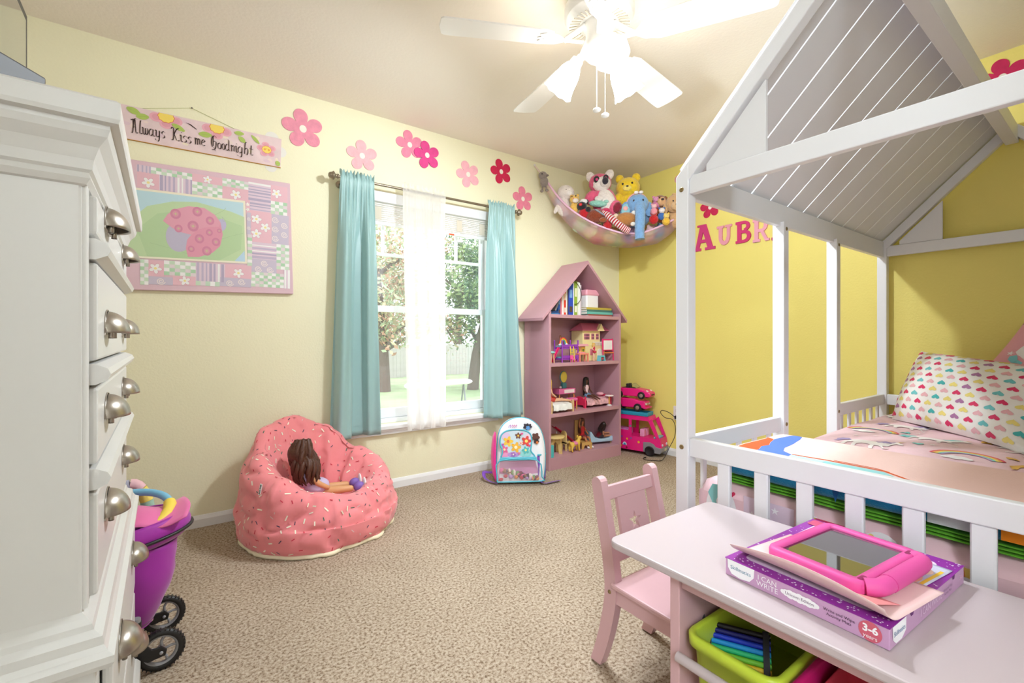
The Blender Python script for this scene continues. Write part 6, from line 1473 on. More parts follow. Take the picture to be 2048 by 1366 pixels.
plush('brown_dog_plush', 'brown puppy plush with a tan face beside the tan dog plush', (-.268, -.655, 1.95), [
    ('body', (0, .02, .04), (.06, .05, .07), BR), ('head', (0, 0, .135), (.050, .044, .050), BR), ('face', (.008, -.026, .128), (.036, .026, .036), (226, 176, 126)), ('ear', (-.046, 0, .135), (.016, .012, .034), BR, (0, 10, 0)), ('ear', (.046, 0, .150), (.016, .012, .030), BR, (0, -20, 0)), ('nose', (.014, -.054, .138), (.012, .007, .009), BK_), ('eye', (-.008, -.048, .152), (.005, .004, .006), BK_)])
plush('brown_pig_plush', 'round brown plush with tiny white ears below the elephant', (-.545, -.545, 1.84), [('body', (0, 0, .082), (.085, .060, .056), (184, 122, 60)), ('ear', (-.078, -.01, .110), (.022, .016, .022), (232, 206, 176)), ('ear', (.060, -.01, .128), (.022, .016, .020), (244, 240, 232)), ('foot', (.050, -.04, .036), (.020, .018, .016), (240, 232, 220))])
plush('white_seal_plush', 'white plush seal at the left end of the hammock', (-.835, -.150, 2.02), [('body', (-.012, 0, .060), (.060, .05, .095), WH, (0, -14, 0)), ('head', (.012, -.01, .155), (.070, .058, .062), WH), ('muzzle', (.045, -.045, .142), (.030, .024, .026), (246, 238, 232)), ('eye', (.020, -.064, .165), (.005, .004, .006), (150, 130, 120)), ('flipper', (-.06, -.02, .03), (.018, .012, .045), WH, (0, 25, 0))])
plush('leopard_plush', 'small spotted leopard plush next to the white seal', (-.812, -.245, 2.00), [('body', (.0, 0, .04), (.036, .03, .045), (238, 190, 90)), ('head', (0, -.01, .104), (.038, .032, .034), (240, 196, 100)), ('muzzle', (.010, -.034, .088), (.024, .016, .018), (246, 232, 222)), ('ear', (-.026, 0, .138), (.012, .008, .012), (238, 190, 90)), ('ear', (.026, 0, .138), (.012, .008, .012), (238, 190, 90)), ('spot', (-.018, -.034, .122), (.006, .004, .006), (90, 60, 30)), ('spot', (.012, -.036, .124), (.006, .004, .006), (90, 60, 30)), ('eye', (-.004, -.040, .104), (.005, .004, .006), (220, 110, 140))])
plush('black_red_plush', 'small black and red plush with a white cap near the striped tail', (-.775, -.305, 1.95), [('body', (.01, 0, .04), (.045, .034, .045), (190, 24, 34)), ('head', (-.010, -.01, .092), (.040, .034, .036), (38, 30, 34)), ('cap', (.005, 0, .130), (.032, .026, .022), (240, 234, 232)), ('ear', (.030, .0, .128), (.014, .010, .020), (34, 28, 32)), ('arm', (.04, -.03, .06), (.022, .016, .020), (38, 30, 34)), ('eye_patch', (-.018, -.042, .098), (.014, .006, .012), (206, 40, 46))])
plush('brown_ball_plush', 'dark brown round plush with a grey strap below the black and red plush', (-.700, -.372, 1.90), [('body', (0, 0, .062), (.082, .06, .055), (136, 58, 28)), ('strap', (.03, -.046, .078), (.05, .016, .008), (150, 156, 170), (0, 35, 0)), ('foot', (.055, -.040, .02), (.030, .022, .020), (150, 80, 40))])
plush('mint_plush', 'mint green crescent plush in the lap of the pink lemur', (-.690, -.385, 2.03), [('body', (0, 0, .030), (.072, .030, .026), (150, 206, 188), (0, 8, 0)), ('tip', (.064, -.005, .042), (.020, .018, .014), (160, 214, 196))])
plush('koala_plush', 'small grey bird plush clipped to the hammock strap', (-.986, -.068, 2.19), [('body', (.004, 0, .072), (.034, .028, .042), (150, 138, 130)), ('head', (-.006, -.006, .122), (.036, .030, .032), (152, 140, 132)), ('beak', (.030, -.014, .118), (.014, .010, .009), (120, 106, 98)), ('eye', (-.008, -.036, .126), (.006, .004, .006), BK_), ('leg', (-.010, -.004, .022), (.006, .006, .024), (150, 138, 130)), ('leg', (.020, -.004, .022), (.006, .006, .024), (150, 138, 130)), ('foot', (-.014, -.006, -.002), (.014, .010, .012), (140, 128, 120)), ('foot', (.026, -.006, .002), (.014, .010, .012), (140, 128, 120))])
for i, (x, y, z, rg_, c, c2, nm) in enumerate(((-.365, -.668, 1.905, .036, (206, 24, 30), (240, 60, 50), 'small red plush at the front edge of the hammock'), (-.318, -.708, 1.93, .030, (60, 110, 180), (240, 230, 226), 'small blue and white plush at the front edge of the hammock'), (-.300, -.640, 2.035, .032, (216, 130, 170), (226, 150, 186), 'small pink ball plush behind the brown puppy plush'), (-.300, -.735, 1.885, .030, (238, 190, 60), (246, 214, 120), 'small yellow plush at the front edge of the hammock'), (-.392, -.690, 1.96, .026, (238, 150, 160), (246, 190, 196), 'small pale pink plush beside the elephant trunk'), (-.640, -.440, 1.865, .036, (190, 26, 34), (216, 60, 50), 'small crimson plush under the striped tail'))):
    plush('small_plush', nm, (x, y, z), [('body', (0, 0, .02), (rg_, rg_*.8, rg_), c), ('head', (0, -.01, .02+rg_*1.35), (rg_*.78, rg_*.7, rg_*.7), c2), ('ear', (-rg_*.6, -.005, .02+rg_*2.0), (rg_*.3, rg_*.2, rg_*.3), c), ('ear', (rg_*.6, -.005, .02+rg_*2.0), (rg_*.3, rg_*.2, rg_*.3), c)])
# soft toys heaped inside the net, seen through it
IN = [(-.745, -.245, 1.905, .070, (200, 214, 190), 'sage plush seen through the net at its left end'), (-.700, -.315, 1.850, .062, (240, 224, 170), 'cream plush seen through the net under the leopard'), (-.640, -.335, 1.815, .072, (196, 50, 54), 'deep red plush seen through the net near the bottom left'), (-.585, -.42, 1.80, .060, (238, 172, 120), 'peach plush seen through the net below the striped tail'), (-.520, -.42, 1.790, .072, (180, 186, 120), 'olive green plush seen through the bottom of the net'), (-.460, -.52, 1.795, .062, (176, 150, 196), 'lilac plush seen through the net left of the trunk'), (-.400, -.535, 1.79, .066, (226, 140, 90), 'orange plush seen through the net right of the trunk'), (-.335, -.585, 1.815, .064, (240, 190, 190), 'blush pink plush seen through the net at its right side'), (-.270, -.64, 1.850, .060, (110, 150, 180), 'slate blue plush seen through the net below the tan dog'), (-.560, -.30, 1.86, .07, (160, 196, 160), 'pale green plush deep inside the net'), (-.430, -.40, 1.85, .07, (222, 200, 210), 'pale rose plush deep inside the net'), (-.300, -.48, 1.88, .07, (214, 190, 120), 'sand plush deep inside the net'), (-.66, -.20, 1.93, .065, (226, 200, 140), 'straw plush deep inside the left of the net')]
for i, (x, y, z, r_, c, lb) in enumerate(IN):
    plush('heaped_plush', lb, (x+.045, y+.045, z+.012), [('body', (0, 0, 0), (r_, r_*.85, r_*.8), c), ('head', (r_*.5, -.02, r_*.75), (r_*.55, r_*.5, r_*.5), tuple(min(255, v+16) for v in c)), ('ear', (r_*.2, -.02, r_*1.2), (r_*.2, r_*.14, r_*.22), c), ('ear', (r_*.85, -.02, r_*1.15), (r_*.2, r_*.14, r_*.22), c)], group='plush toys heaped inside the hammock')

# ================================================================ BEANBAG CHAIR
m_bb = mat('pink_beanbag_cotton', (240, 138, 142), .8, bump=(18, .35, .006), sheen=.25)
bg = thing('beanbag_chair', 'pink sprinkle-print beanbag chair under the left curtain', 'beanbag', (-2.765, -.395, 0))
def hrim(th):      # rim height round the bag: high back (+y), low front
    a = math.degrees(th) % 360
    K = [(0, .300), (40, .370), (75, .500), (110, .565), (145, .530), (180, .430), (215, .350), (250, .275), (290, .235), (330, .262), (360, .300)]
    for (a0, h0), (a1, h1) in zip(K[:-1], K[1:]):
        if a0 <= a <= a1:
            t = (a-a0)/(a1-a0); t = t*t*(3-2*t); return h0+(h1-h0)*t
def bag(u, v, lift=0):
    th = 2*PI*u; h = hrim(th); c, s = math.cos(th), math.sin(th)
    RX, RY = .378, .352
    bk = max(0, math.sin(th+.25))          # towards the back the walls stand steeper
    P_ = [(.93, .006), (1.0, .045), (1.025, .12), (1.0, h*.50), (.955+.0*bk, h*.80), (.86, h*.965), (.76, h), (.66, h*.955), (.56, h*.78+.01), (.46, .55*h+.04), (.33, .165), (.16, .150), (.0, .148)]
    q = v*(len(P_)-1); i = min(int(q), len(P_)-2); t = q-i
    p0 = P_[max(i-1, 0)]; p1 = P_[i]; p2 = P_[i+1]; p3 = P_[min(i+2, len(P_)-1)]
    f = lambda k: .5*(2*p1[k]+(p2[k]-p0[k])*t+(2*p0[k]-5*p1[k]+4*p2[k]-p3[k])*t*t+(3*p1[k]-p0[k]-3*p2[k]+p3[k])*t**3)
    r, z = max(0, f(0)), f(1)
    seam = abs(math.sin(th*4+.4)); sm = max(0, 1-seam*7)
    p = Vector((r*RX*c, r*RY*s+.0, z))
    wr = .018*noise.noise(Vector((c*2.2, s*2.2, z*7+v)))+.012*noise.noise(Vector((c*5+7, s*5, z*16)))-.014*max(0, 1-abs(noise.noise(Vector((c*2.6+3, s*2.6, z*9))))*7)
    nrm = Vector((c, s, .25)).normalized()
    k = min(1, v*8)*min(1, (1-v)*5)
    p += nrm*(wr-.014*sm*k+lift if v < .55 else (wr*.8-.010*sm*k)*-.6)*(k if v > .05 else 1)
    # radial pleats inside the back
    if v > .5: p += Vector((-c, -s, 0))*.014*math.cos(th*11)*max(0, math.sin((v-.5)*2*PI))*(.4+.6*bk)
    p.y = min(p.y, .375); p.z = max(p.z, .004)
    return p
MB().grid(bag, 150, 90, cu=True).add([bag(k/150, 0) for k in range(150)], [list(range(150))[::-1]]).build('beanbag_cover', m_bb, bg)
MB().tube([Vector((bag(k/80, .02).x*1.012, bag(k/80, .02).y*1.012, .010)) for k in range(80)], .010, 8, closed=True).build('base_piping', mat('cream_cotton', (244, 232, 200), .8), bg)
r = rnd(77); sp = MB(); spc = [C(246, 236, 214), C(206, 36, 66), C(50, 110, 90), C(70, 60, 86), C(232, 190, 190)]
seen = []
for i in range(1500):
    u = r.random(); v = r.choice((r.uniform(.05, .5), r.uniform(.05, .5), r.uniform(.5, .80)))
    e = .0015; p = bag(u, v); du = (bag(u+e, v)-p); dv = (bag(u, v+e)-p)
    if du.length < 1e-7 or dv.length < 1e-7 or any((p-q).length < .027 for q in seen): continue
    seen.append(p)
    du.normalize(); dv.normalize(); n_ = du.cross(dv).normalized()
    a = r.uniform(0, PI); d = (du*math.cos(a)+dv*math.sin(a)).normalized(); w_ = n_.cross(d)
    ci = r.choices(range(5), (5, 4, 2, 3, 2))[0]; L_ = r.uniform(.005, .010) if ci else r.uniform(.007, .013); hw = .0020 if ci else .0029
    o = p+n_*.0022
    sp.add([o-d*L_-w_*hw, o+d*L_-w_*hw, o+d*L_+w_*hw, o-d*L_+w_*hw], [(0, 1, 2, 3)], ci)
sq = sp.build('sprinkle_print', spc, bg); sq['kind'] = 'stuff'
p = bag(.585, .36); n_ = Vector((p.x, p.y, .05)).normalized(); ud = Vector((.16, -.05, 1)).normalized(); wd_ = n_.cross(ud).normalized(); 
Tg = frame(p+n_*.006, wd_*-1, ud*1, n_); Tg = frame(p+n_*.006, ud.cross(n_)*1, ud, n_)
tgp = MB().prism(rect(-.007, .007, -.026, .026), -.001, .001, 0, Tg).build('brand_tag', C(250, 246, 244), bg)
text_mesh('BIG JOE', .0125, Tg @ Matrix.Translation((0, 0, .0016)) @ Matrix.Rotation(R_(-90), 4, 'Z'), C(36, 30, 40), 'tag_text', tgp, bold=.0004)
# doll slumped in the beanbag
dl = thing('large_doll', 'brown-haired doll with purple shoes slumped in the pink beanbag', 'doll', (-2.830, -.415, .17))
J = {'pel': (.03, 0, .045, .040), 'wst': (.0, .01, .085, .034), 'cst': (-.02, .015, .135, .040), 'nck': (-.030, .01, .175, .018), 'hd': (-.035, 0, .225, .050), 'hdt': (-.036, 0, .262, .040)}
E_d = [('pel', 'wst'), ('wst', 'cst'), ('cst', 'nck'), ('nck', 'hd'), ('hd', 'hdt')]
for s, n in ((-1, 'a'), (1, 'b')):
    J['s'+n] = (-.02, .015+s*.045, .150, .018); J['e'+n] = (.03, s*.062, .090, .015); J['h'+n] = (.085, s*.055, .055, .012)
    J['p'+n] = (.05, s*.025, .035, .028); J['k'+n] = (.125, s*.035-.02, .040, .022); J['f'+n] = (.205, s*.040-.028, .036, .018)
    E_d += [('cst', 's'+n), ('s'+n, 'e'+n), ('e'+n, 'h'+n), ('pel', 'p'+n), ('p'+n, 'k'+n), ('k'+n, 'f'+n)]
skin('doll_body', J, E_d, mat('doll_skin_big', (218, 160, 110), .5), dl)
MB().ell((-.012, .012, .120), (.052, .062, .062), 16, 10).ell((.035, 0, .065), (.062, .066, .040), 16, 10).build('dress', C(206, 190, 222), dl)
hr = MB().ell((-.042, .0, .245), (.062, .060, .060), 18, 12); r = rnd(9)
for k in range(34):
    a = 2*PI*k/34; x, y = math.cos(a)*.052, math.sin(a)*.052; ph = r.uniform(0, 6)
    pts = [(-.042+x*(.5+.5*min(1, t*2))+.010*math.sin(ph+t*9)+.030*t, y*(.5+.6*min(1, t*2))-.018*t+.008*math.cos(ph+t*9), .300-.20*t+.01*math.sin(ph)) for t in [q/9 for q in range(10)]]
    hr.tube(pts, [.012, .014, .015, .015, .014, .013, .012, .010, .008, .003], 6)
hr.build('hair', mat('wavy_brown_hair', (78, 42, 24), .45, bump=(200, .6, .003)), dl)
for s in (-1, 1):
    sh_ = MB().ell((.232, s*.040-.030, .040), (.030, .024, .026), 14, 8).build('shoe', C(130, 96, 176), dl)
    MB().ell((.258, s*.040-.030, .050), (.008, .026, .036), 12, 8).build('shoe_sole', C(244, 240, 240), sh_)

# ================================================================ BACKPACK
bp_ = thing('backpack', 'white and pink child backpack with a purple side pocket leaning by the bookcase', 'backpack', (-1.452, -.345, 0), -30.7)
lean = Matrix.Rotation(R_(-8), 4, 'X')
m_bw_ = mat('white_vinyl', (240, 238, 240), .35, bump=(6, .25, .01)); m_hp = mat('hot_pink_nylon', (240, 44, 150), .5, sheen=.2, bump=(12, .3, .006)); m_pp = mat('purple_nylon_strap', (128, 74, 186), .55, sheen=.2)
m_tl = mat('teal_piping', (84, 184, 204), .4)
def arch(w_, h_, n=14, r0=.03): return [(-w_+r0, 0), (w_-r0, 0), (w_, r0)]+[(w_*math.cos(R_(a))**(1 if True else 1), h_-w_*1.05+w_*1.05*math.sin(R_(a))) for a in [180*k/n for k in range(n+1)]]+[(-w_, r0)]
BO = [(-.135, 0), (.150, 0), (.170, .03), (.185, .15), (.180, .27), (.150, .36), (.090, .415), (.02, .432), (-.05, .42), (-.11, .375), (-.140, .30), (-.150, .15), (-.150, .03)]
BOs = [(p.x, p.y) for p in smooth_path([(x, y, 0) for x, y in BO+BO[:1]], 4)][:-1]
FB = lambda y: lean @ frame((0, y, 0), (1, 0, 0), (0, 0, 1))
n = len(BOs); cxb, cyb = .015, .2
mb = MB(); rings = []
for k_, y in ((.90, -.090), (.985, -.082), (1, -.065), (1, .045), (.97, .062), (.90, .07)):
    rings += [lean @ Vector((cxb+(x-cxb)*k_, y-.02*max(0, 1-z/.3)*(y < 0), max(.0, cyb+(z-cyb)*k_ if z > .01 else z))) for x, z in BOs]
mb.add(rings, [(i*n+k, i*n+(k+1) % n, (i+1)*n+(k+1) % n, (i+1)*n+k) for i in range(5) for k in range(n)], 0, None, True)
mb.add(rings[:n], [list(range(n))]); mb.add(rings[-n:], [list(range(n))[::-1]])
sh_ = mb.build('shell', m_bw_, bp_)
MB().tube([lean @ Vector((x, -.068-.02*max(0, 1-z/.3), z)) for x, z in BOs if z > .02], .0045, 8).build('piping', m_tl, bp_)
MB().grid(lambda u, v: lean @ Vector((-.156-.026*math.sin(PI*v)**.5*math.sin(PI*u)**.6, -.098+.140*u, .012+.32*v)), 8, 12).build('side_gusset', m_hp, bp_, solid=.006)
MB().grid(lambda u, v: lean @ Vector((.128+.066*math.sin(PI/2*min(1, u*1.6))+.004*math.sin(PI*v), -.112+.16*u-.012*math.sin(PI*u), .012+.165*v)), 8, 10).build('side_pocket', m_pp, bp_, solid=.005)
MB().tube([lean @ Vector((.130+.066*math.sin(PI/2*min(1, u*1.6)), -.114+.16*u-.012*math.sin(PI*u), .178)) for u in [k/8 for k in range(9)]], .006, 8).build('pocket_trim', m_tl, bp_)
FP = [(-.128, .165), (.095, .165), (.080, .21), (.088, .27), (.080, .32), (.045, .345), (-.02, .352), (-.085, .345), (-.122, .315), (-.130, .26), (-.112, .21)]
FPs = [(p.x, p.y) for p in smooth_path([(x, y, 0) for x, y in FP+FP[:1]], 4)][:-1]
MB().prism(FPs, .0, .035, 0, FB(-.088)).build('front_pocket', mat('pale_blue_vinyl', (206, 222, 232), .3), bp_, bevel=.006)
MB().tube([FB(-.1235) @ Vector((x, z, 0)) for x, z in FPs], .005, 8, closed=True).build('pocket_piping', m_tl, bp_)
Fp = FB(-.1235)
pr = Print(lambda a, b, h: Fp @ Vector((a, b, h)), .0004, .0002)
# bright flower and heart print (no figures)
cl_x = lambda po: [(min(.083, max(-.120, a)), min(.340, max(.172, b))) for a, b in po]
for x, z, rx, rz, c in ((-.10, .19, .030, .024, (240, 150, 190)), (-.04, .186, .04, .018, (196, 150, 206)), (.045, .195, .042, .028, (150, 212, 206)), (.06, .29, .026, .034, (236, 206, 222)), (-.09, .31, .03, .026, (222, 196, 226))):
    pr.up(); pr.add(cl_x(circ(x, z, rx, rz, 20)), c)
for x, z, R, c, c2 in ((-.075, .275, .036, (246, 200, 70), (226, 120, 70)), (-.022, .235, .036, (244, 184, 60), (250, 236, 200)), (.050, .275, .036, (222, 70, 60), (250, 220, 120)), (-.005, .312, .022, (120, 72, 52), (240, 200, 80)), (-.100, .222, .026, (232, 96, 150), (250, 230, 160)), (.045, .215, .026, (90, 190, 186), (246, 220, 130)), (-.040, .188, .018, (170, 110, 190), (250, 236, 200)), (.012, .262, .016, (246, 214, 196), (210, 90, 110))):
    pr.up(); pr.add(cl_x(petal5(x, z, R, 40*R*100, 50, .45)), c); pr.up(); pr.add(cl_x(circ(x, z, R*.30, R*.30, 12)), c2)
for x, z, c in ((.070, .245, (226, 60, 110)), (-.112, .255, (180, 90, 190)), (.000, .195, (240, 120, 150)), (.020, .325, (230, 90, 150))): pr.up(); pr.add(cl_x(heart(x, z, .010)), c)
pr.build('pastel_print', bp_)
LPk = [(-.150, .012), (.145, .012), (.150, .04), (.118, .150), (-.135, .150), (-.152, .05)]
lpk = MB().prism(LPk, 0, .004, 0, FB(-.142)).build('clear_pocket', mix_shader('clear_vinyl', (246, 220, 236), .92, 0, .08, .05), bp_)
MB().prism([(-.138, .150), (.120, .150), (.116, .170), (-.130, .170)], 0, .020, 0, FB(-.128)).build('zip_band', m_tl, bp_, bevel=.003)
MB().tube([FB(-.146) @ Vector((x, z, 0)) for x, z in [(p.x, p.y) for p in smooth_path([(x, y, 0) for x, y in LPk+LPk[:1]], 3)]], .0045, 8).build('pocket_piping', m_tl, bp_)
MB().prism([(-.145, .015), (.14, .015), (.112, .148), (-.130, .148)], 0, .003, 0, FB(-.104)).build('pocket_lining', C(216, 150, 190), bp_)
r = rnd(41); tc_s = ((200, 30, 40), (40, 34, 34), (240, 230, 214), (236, 150, 50), (226, 80, 140), (150, 100, 50), (190, 150, 210), (110, 160, 80), (120, 30, 40))
for i in range(26):
    x = -.125+.25*((i*.618) % 1); z = .024+.062*((i*.383) % 1)*(1 if i % 3 else .4); c = tc_s[i % 9]
    o = MB().ell((0, 0, 0), (.015+.005*(i % 3), .010, .012+.004*(i % 2)), 10, 7, rot=(0, 40*i, 0), fur=.2, seed=i).build('trinket', C(*c), bp_); o.location = FB(-.121) @ Vector((x, z, 0))
# sparkling script scribble on the flap, and a dark ribbon motif
Fs = FB(-.0915)
pr = Print(lambda a, b, h: Fs @ Vector((a, b, h+.012)), .0006, .0002)
for k, (x, c) in enumerate(((-.062, (176, 90, 190)), (-.046, (200, 60, 160)), (-.032, (210, 50, 120)), (-.018, (200, 60, 150)))):
    pr.nib([(x+.007*math.cos(t*.9), .375+.010*math.sin(t*1.3)) for t in range(9)], .0015, .001, c)
for x, z, R, c in ((.055, .372, .024, (46, 36, 52)), (.075, .372, .020, (46, 36, 52)), (.066, .362, .016, (90, 150, 210)), (.118, .300, .030, (96, 52, 40)), (.122, .272, .020, (60, 34, 32)), (.128, .262, .010, (226, 120, 50))):
    pr.up(); pr.add(petal5(x, z, R, 60, 40, .30), c)
pr.build('flap_print', bp_)
def strap(pts, w_=.013):
    q = smooth_path(pts, 5); mb = MB()
    for i in range(len(q)-1):
        pass
    vs = []; 
    for i, p in enumerate(q):
        t = (q[min(i+1, len(q)-1)]-q[max(i-1, 0)]).normalized(); s = t.cross(Vector((0, 0, 1))); s = s.normalized() if s.length > .01 else Vector((0, 1, 0)); s = (s+Vector((0, 0, .35))).normalized()
        vs += [p-s*w_, p+s*w_]
    mb.add(vs, [(2*i, 2*i+1, 2*i+3, 2*i+2) for i in range(len(q)-1)], 0, None, True)
    mb.build('strap', m_pp, bp_, solid=.003)
strap([(-.140, .03, .05), (-.200, .03, .050), (-.235, .02, .055), (-.232, -.02, .030), (-.195, -.06, .014), (-.150, -.10, .012)])
strap([(.150, -.02, .04), (.150, -.10, .018), (.175, -.125, .012), (.225, -.10, .012), (.285, -.07, .012)])
MB().tube(smooth_path([(.165, .06, .10), (.20, .04, .07), (.195, .02, .03), (.160, .03, .015)], 4), .005, 8).build('webbing_loop', C(30, 28, 34), bp_)

# ================================================================ TOY VAN, CARS, OUTLET
m_vp = mat('hot_pink_toy_plastic', (240, 30, 128), .3, spec=.6); m_vg = mat('grey_toy_plastic', (140, 136, 140), .45); m_vb = mat('black_toy_tyre', (24, 20, 24), .5); m_vt = mat('teal_toy_plastic', (44, 150, 180), .4)
vn_ = thing('toy_camper', 'hot pink toy camper van with sticker dots in the corner', 'toy van', (-.135, -.355, 0), -75)
# local: +x forward, y left(-) side seen by the camera is -y
VW = .078
side = [(-.28, .03), (.165, .03), (.19, .05), (.205, .075), (.195, .15), (.165, .24), (.135, .315), (.10, .33), (-.26, .33), (-.28, .31)]
def vprism(po, y0, y1, name, m, bevel=0): return MB().prism(po, -y1, -y0, 0, frame((0, 0, 0), (1, 0, 0), (0, 0, 1))).build(name, m, vn_, bevel=bevel)
vprism([(-.28, .03), (.20, .03), (.20, .15), (-.28, .15)], -VW+.004, VW-.004, 'chassis', m_vp, .004)
for y0, y1 in ((-VW, -VW+.006), (VW-.006, VW)):
    for q in ([(-.28, .03), (.165, .03), (.195, .05), (.208, .08), (.202, .15), (-.28, .15)], [(-.28, .15), (-.245, .15), (-.245, .29), (.10, .29), (.062, .29), (.062, .33), (-.26, .33), (-.28, .31)][:2]+[(-.245, .33), (-.26, .33), (-.28, .31)], [(-.245, .292), (.118, .292), (.10, .33), (-.245, .33)], [(-.130, .15), (.045-.075, .15), (-.03, .292), (-.130, .292)][:0] or [(-.07, .15), (-.045, .15), (-.045, .292), (-.07, .292)], [(.175, .15), (.202, .15), (.135, .315), (.105, .292)], [(-.245, .15), (-.07, .15), (-.07, .195), (-.245, .195)]):
        vprism(q, y0, y1, 'side_panel', m_vp, 0)
vprism([(-.27, .318), (.105, .318), (.09, .33), (-.26, .33)], -VW+.004, VW-.004, 'roof', m_vp, .003)
vprism([(.195, .04), (.207, .05), (.216, .085), (.206, .155), (.196, .15)], -VW+.006, VW-.006, 'front_panel', m_vp, .003)
vprism([(.100, .292), (.118, .292), (.105, .330), (.09, .330)], -VW+.006, VW-.006, 'windscreen_header', m_vp)
vprism([(.060, .030), (.205, .030), (.222, .05), (.220, .078), (.17, .085), (.155, .105), (.12, .118), (.085, .115), (.06, .112)], -VW-.003, VW+.003, 'bumper', m_vg, .004)
for x in (.118, -.19):
    for s in (-1, 1): MB().lathe([(0, -.010), (.035, -.010), (.042, -.006), (.042, .008), (.034, .010), (.030, .006), (0, .006)], 24, 0, frame((x, s*(VW+.000), .043), (1, 0, 0), (0, 0, 1), (0, s, 0))).build('wheel', m_vb, vn_)
MB().bx(.02, .06, -.055, -.01, .15, .215).bx(.02, .06, .01, .055, .15, .215).build('seat', C(232, 150, 190), vn_, bevel=.006)
MB().bx(.145, .185, -.06, .06, .15, .163).build('dashboard', C(120, 196, 206), vn_, bevel=.003)
MB().bx(-.22, -.09, -.055, .055, .15, .20).build('kitchen_unit', C(226, 130, 200), vn_, bevel=.003)
for s in (-1, 1): MB().ell((.214, s*.045, .098), (.008, .014, .012), 12, 8).build('headlight', C(214, 206, 226), vn_)
MB().bx(.2225, .2245, -.022, .022, .048, .070).build('licence_plate', C(206, 196, 170), vn_)
for i, (x, z, R, c) in enumerate(((-.055, .235, .009, (110, 130, 140)), (-.135, .135, .009, (180, 70, 190)), (-.085, .120, .009, (246, 190, 40)), (-.05, .13, .009, (150, 80, 150)), (-.16, .11, .008, (130, 120, 130)), (.020, .105, .010, (250, 200, 40)), (-.09, .045, .009, (140, 30, 30)), (-.14, .055, .008, (250, 150, 40)))):
    MB().prism(circ(x, z, R, R, 14), VW+.0002, VW+.0010, 0, frame((0, 0, 0), (1, 0, 0), (0, 0, 1))).build('sticker', C(*c), vn_)
MB().prism(circ(-.108, .065, .020, .026, 12, 0, 180), VW+.0002, VW+.0012, 0, frame((0, 0, 0), (1, 0, 0), (0, 0, 1))).build('rainbow_sticker', C(214, 224, 236), vn_)
MB().prism(circ(-.108, .065, .011, .015, 12, 0, 180), VW+.0012, VW+.0018, 0, frame((0, 0, 0), (1, 0, 0), (0, 0, 1))).build('rainbow_sticker', C(40, 140, 190), vn_)
pl_ = thing('toy_pool', 'teal plastic toy pool deck lying on the roof of the camper van', 'toy pool', (-.165, -.335, .331), -75)
MB().bx(-.20, .130, -.062, .062, 0, .007).bx(-.20, .13, -.062, -.054, .007, .032).bx(-.20, .13, .054, .062, .007, .032).bx(.118, .13, -.054, .054, .007, .032).bx(-.20, -.188, -.054, .054, .007, .032).build('basin', m_vt, pl_, bevel=.003)
def toy_car(name, label, loc, rz, prof, wd, wr, wx, parts):
    t = thing(name, label, 'toy car', loc, rz)
    MB().prism(prof, -wd, wd, 0, frame((0, 0, 0), (1, 0, 0), (0, 0, 1))).build('car_body', m_vp, t, bevel=.008)
    for x in wx:
        for s in (-1, 1):
            w = MB().lathe([(0, -.008), (wr*.85, -.008), (wr, -.004), (wr, .006), (wr*.8, .009), (wr*.6, .004), (0, .004)], 22, 0, frame((x, s*(wd+.002), wr), (1, 0, 0), (0, 0, 1), (0, s, 0))).build('wheel', m_vb, t)
            MB().lathe([(0, .006), (wr*.3, .006), (wr*.5, .005)], 14, 0, frame((x, s*(wd+.002), wr), (1, 0, 0), (0, 0, 1), (0, s, 0))).build('hub_cap', mat('toy_chrome', (190, 170, 160), .3, .7), w)
    parts(t); return t
def jeep(t):
    for s in (-1, 1): MB().ell((.142, s*.036, .066), (.006, .010, .009), 10, 6).build('headlight', C(226, 220, 206), t)
    MB().bx(.139, .143, -.018, .018, .056, .074).build('grille', C(190, 180, 150), t)
    MB().bx(.125, .155, -.060, .060, .028, .040).build('bumper', m_vp, t, bevel=.004)
toy_car('toy_jeep', 'hot pink toy jeep standing on the teal pool deck', (-.175, -.300, .3655), -75, [(-.16, .030), (.135, .030), (.140, .088), (.06, .098), (.04, .105), (-.15, .105)], .054, .034, (.075, -.105), jeep)
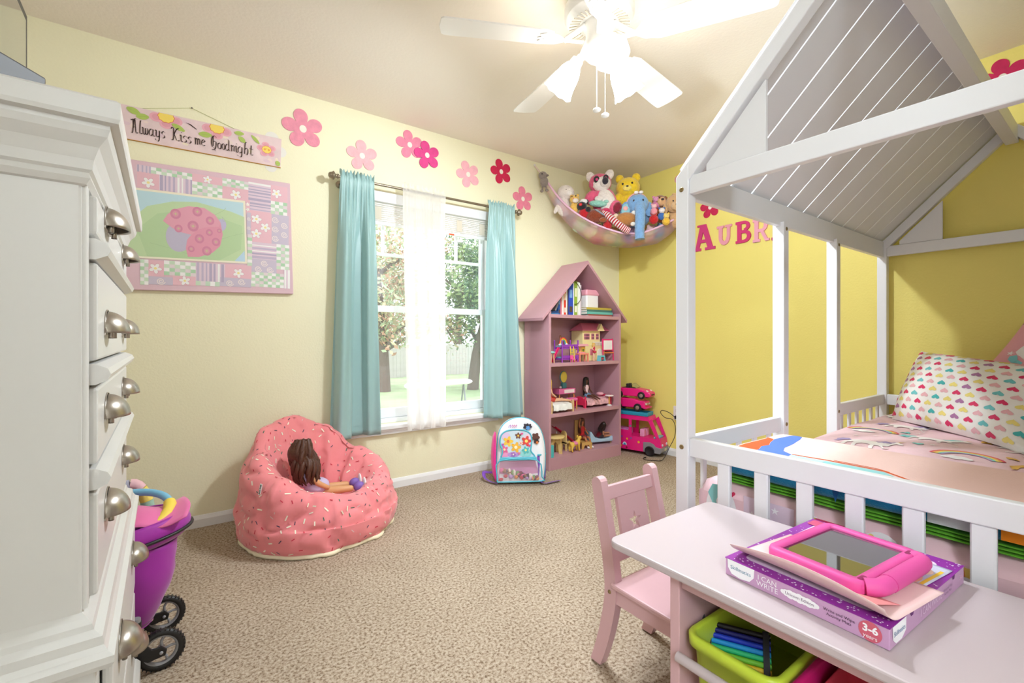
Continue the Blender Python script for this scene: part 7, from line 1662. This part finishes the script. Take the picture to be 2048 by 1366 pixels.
def conv(t):
    MB().grid(lambda u, v: (.045-.045*v, -.048+.096*u, .092+.034*v), 6, 5).build('windscreen', mix_shader('smoky_plastic', (190, 180, 130), .5, 0, .1, .1), t, solid=.002)
    for s in (-1, 1): MB().bx(-.055, -.030, s*.024-.016, s*.024+.016, .070, .125).build('seat', C(40, 30, 36), t, bevel=.006)
    MB().bx(-.09, .035, -.042, .042, .0875, .0905).build('cockpit', C(60, 20, 36), t)
    for s in (-1, 1): MB().ell((.140, s*.040, .070), (.012, .010, .006), 10, 6, rot=(0, 25, 0)).build('headlight', C(240, 220, 214), t)
    MB().bx(.168, .1745, -.03, .03, .035, .045).build('grille', C(50, 16, 30), t)
toy_car('toy_convertible', 'hot pink toy convertible stacked on top of the toy jeep', (-.160, -.305, .471), -75, [(-.17, .020), (.160, .020), (.175, .034), (.168, .058), (.12, .078), (.05, .088), (-.09, .088), (-.165, .082), (-.175, .050)], .058, .032, (.095, -.105), conv)
ot = thing('wall_outlet', 'white electrical outlet on the right wall beside the bed post', 'outlet', (-.0005, -.632, .365))
MB().prism(rrect(-.036, .036, -.058, .058, .006), 0, .005, 0, frame((0, 0, 0), (0, -1, 0), (0, 0, 1))).build('cover_plate', C(240, 232, 226), ot, bevel=.002)
for z in (.021, -.021): MB().prism(rrect(-.016, .016, z-.013, z+.013, .008), .005, .007, 0, frame((0, 0, 0), (0, -1, 0), (0, 0, 1))).build('socket', C(228, 218, 212), ot)
cg = thing('charger', 'black phone charger and cord plugged into the wall outlet', 'charger', (-.03, -.64, .335))
MB().bx(-.045, -.0075, -.660, -.632, .322, .348).build('plug', C(28, 26, 28), cg, bevel=.003, W=True)
MB().tube(smooth_path([(-.045, -.640, .335), (-.075, -.605, .372), (-.085, -.545, .385), (-.080, -.525, .360), (-.075, -.565, .325), (-.065, -.625, .318), (-.070, -.660, .26), (-.090, -.665, .18), (-.145, -.655, .10), (-.200, -.650, .03), (-.235, -.640, .006), (-.280, -.600, .005), (-.310, -.555, .005), (-.300, -.515, .005), (-.270, -.510, .006)], 6), .0028, 6).build('cord', C(40, 30, 26), cg, W=True)
MB().bx(-.272, -.255, -.512, -.500, .003, .010).build('cord_tip', C(28, 26, 28), cg, W=True)
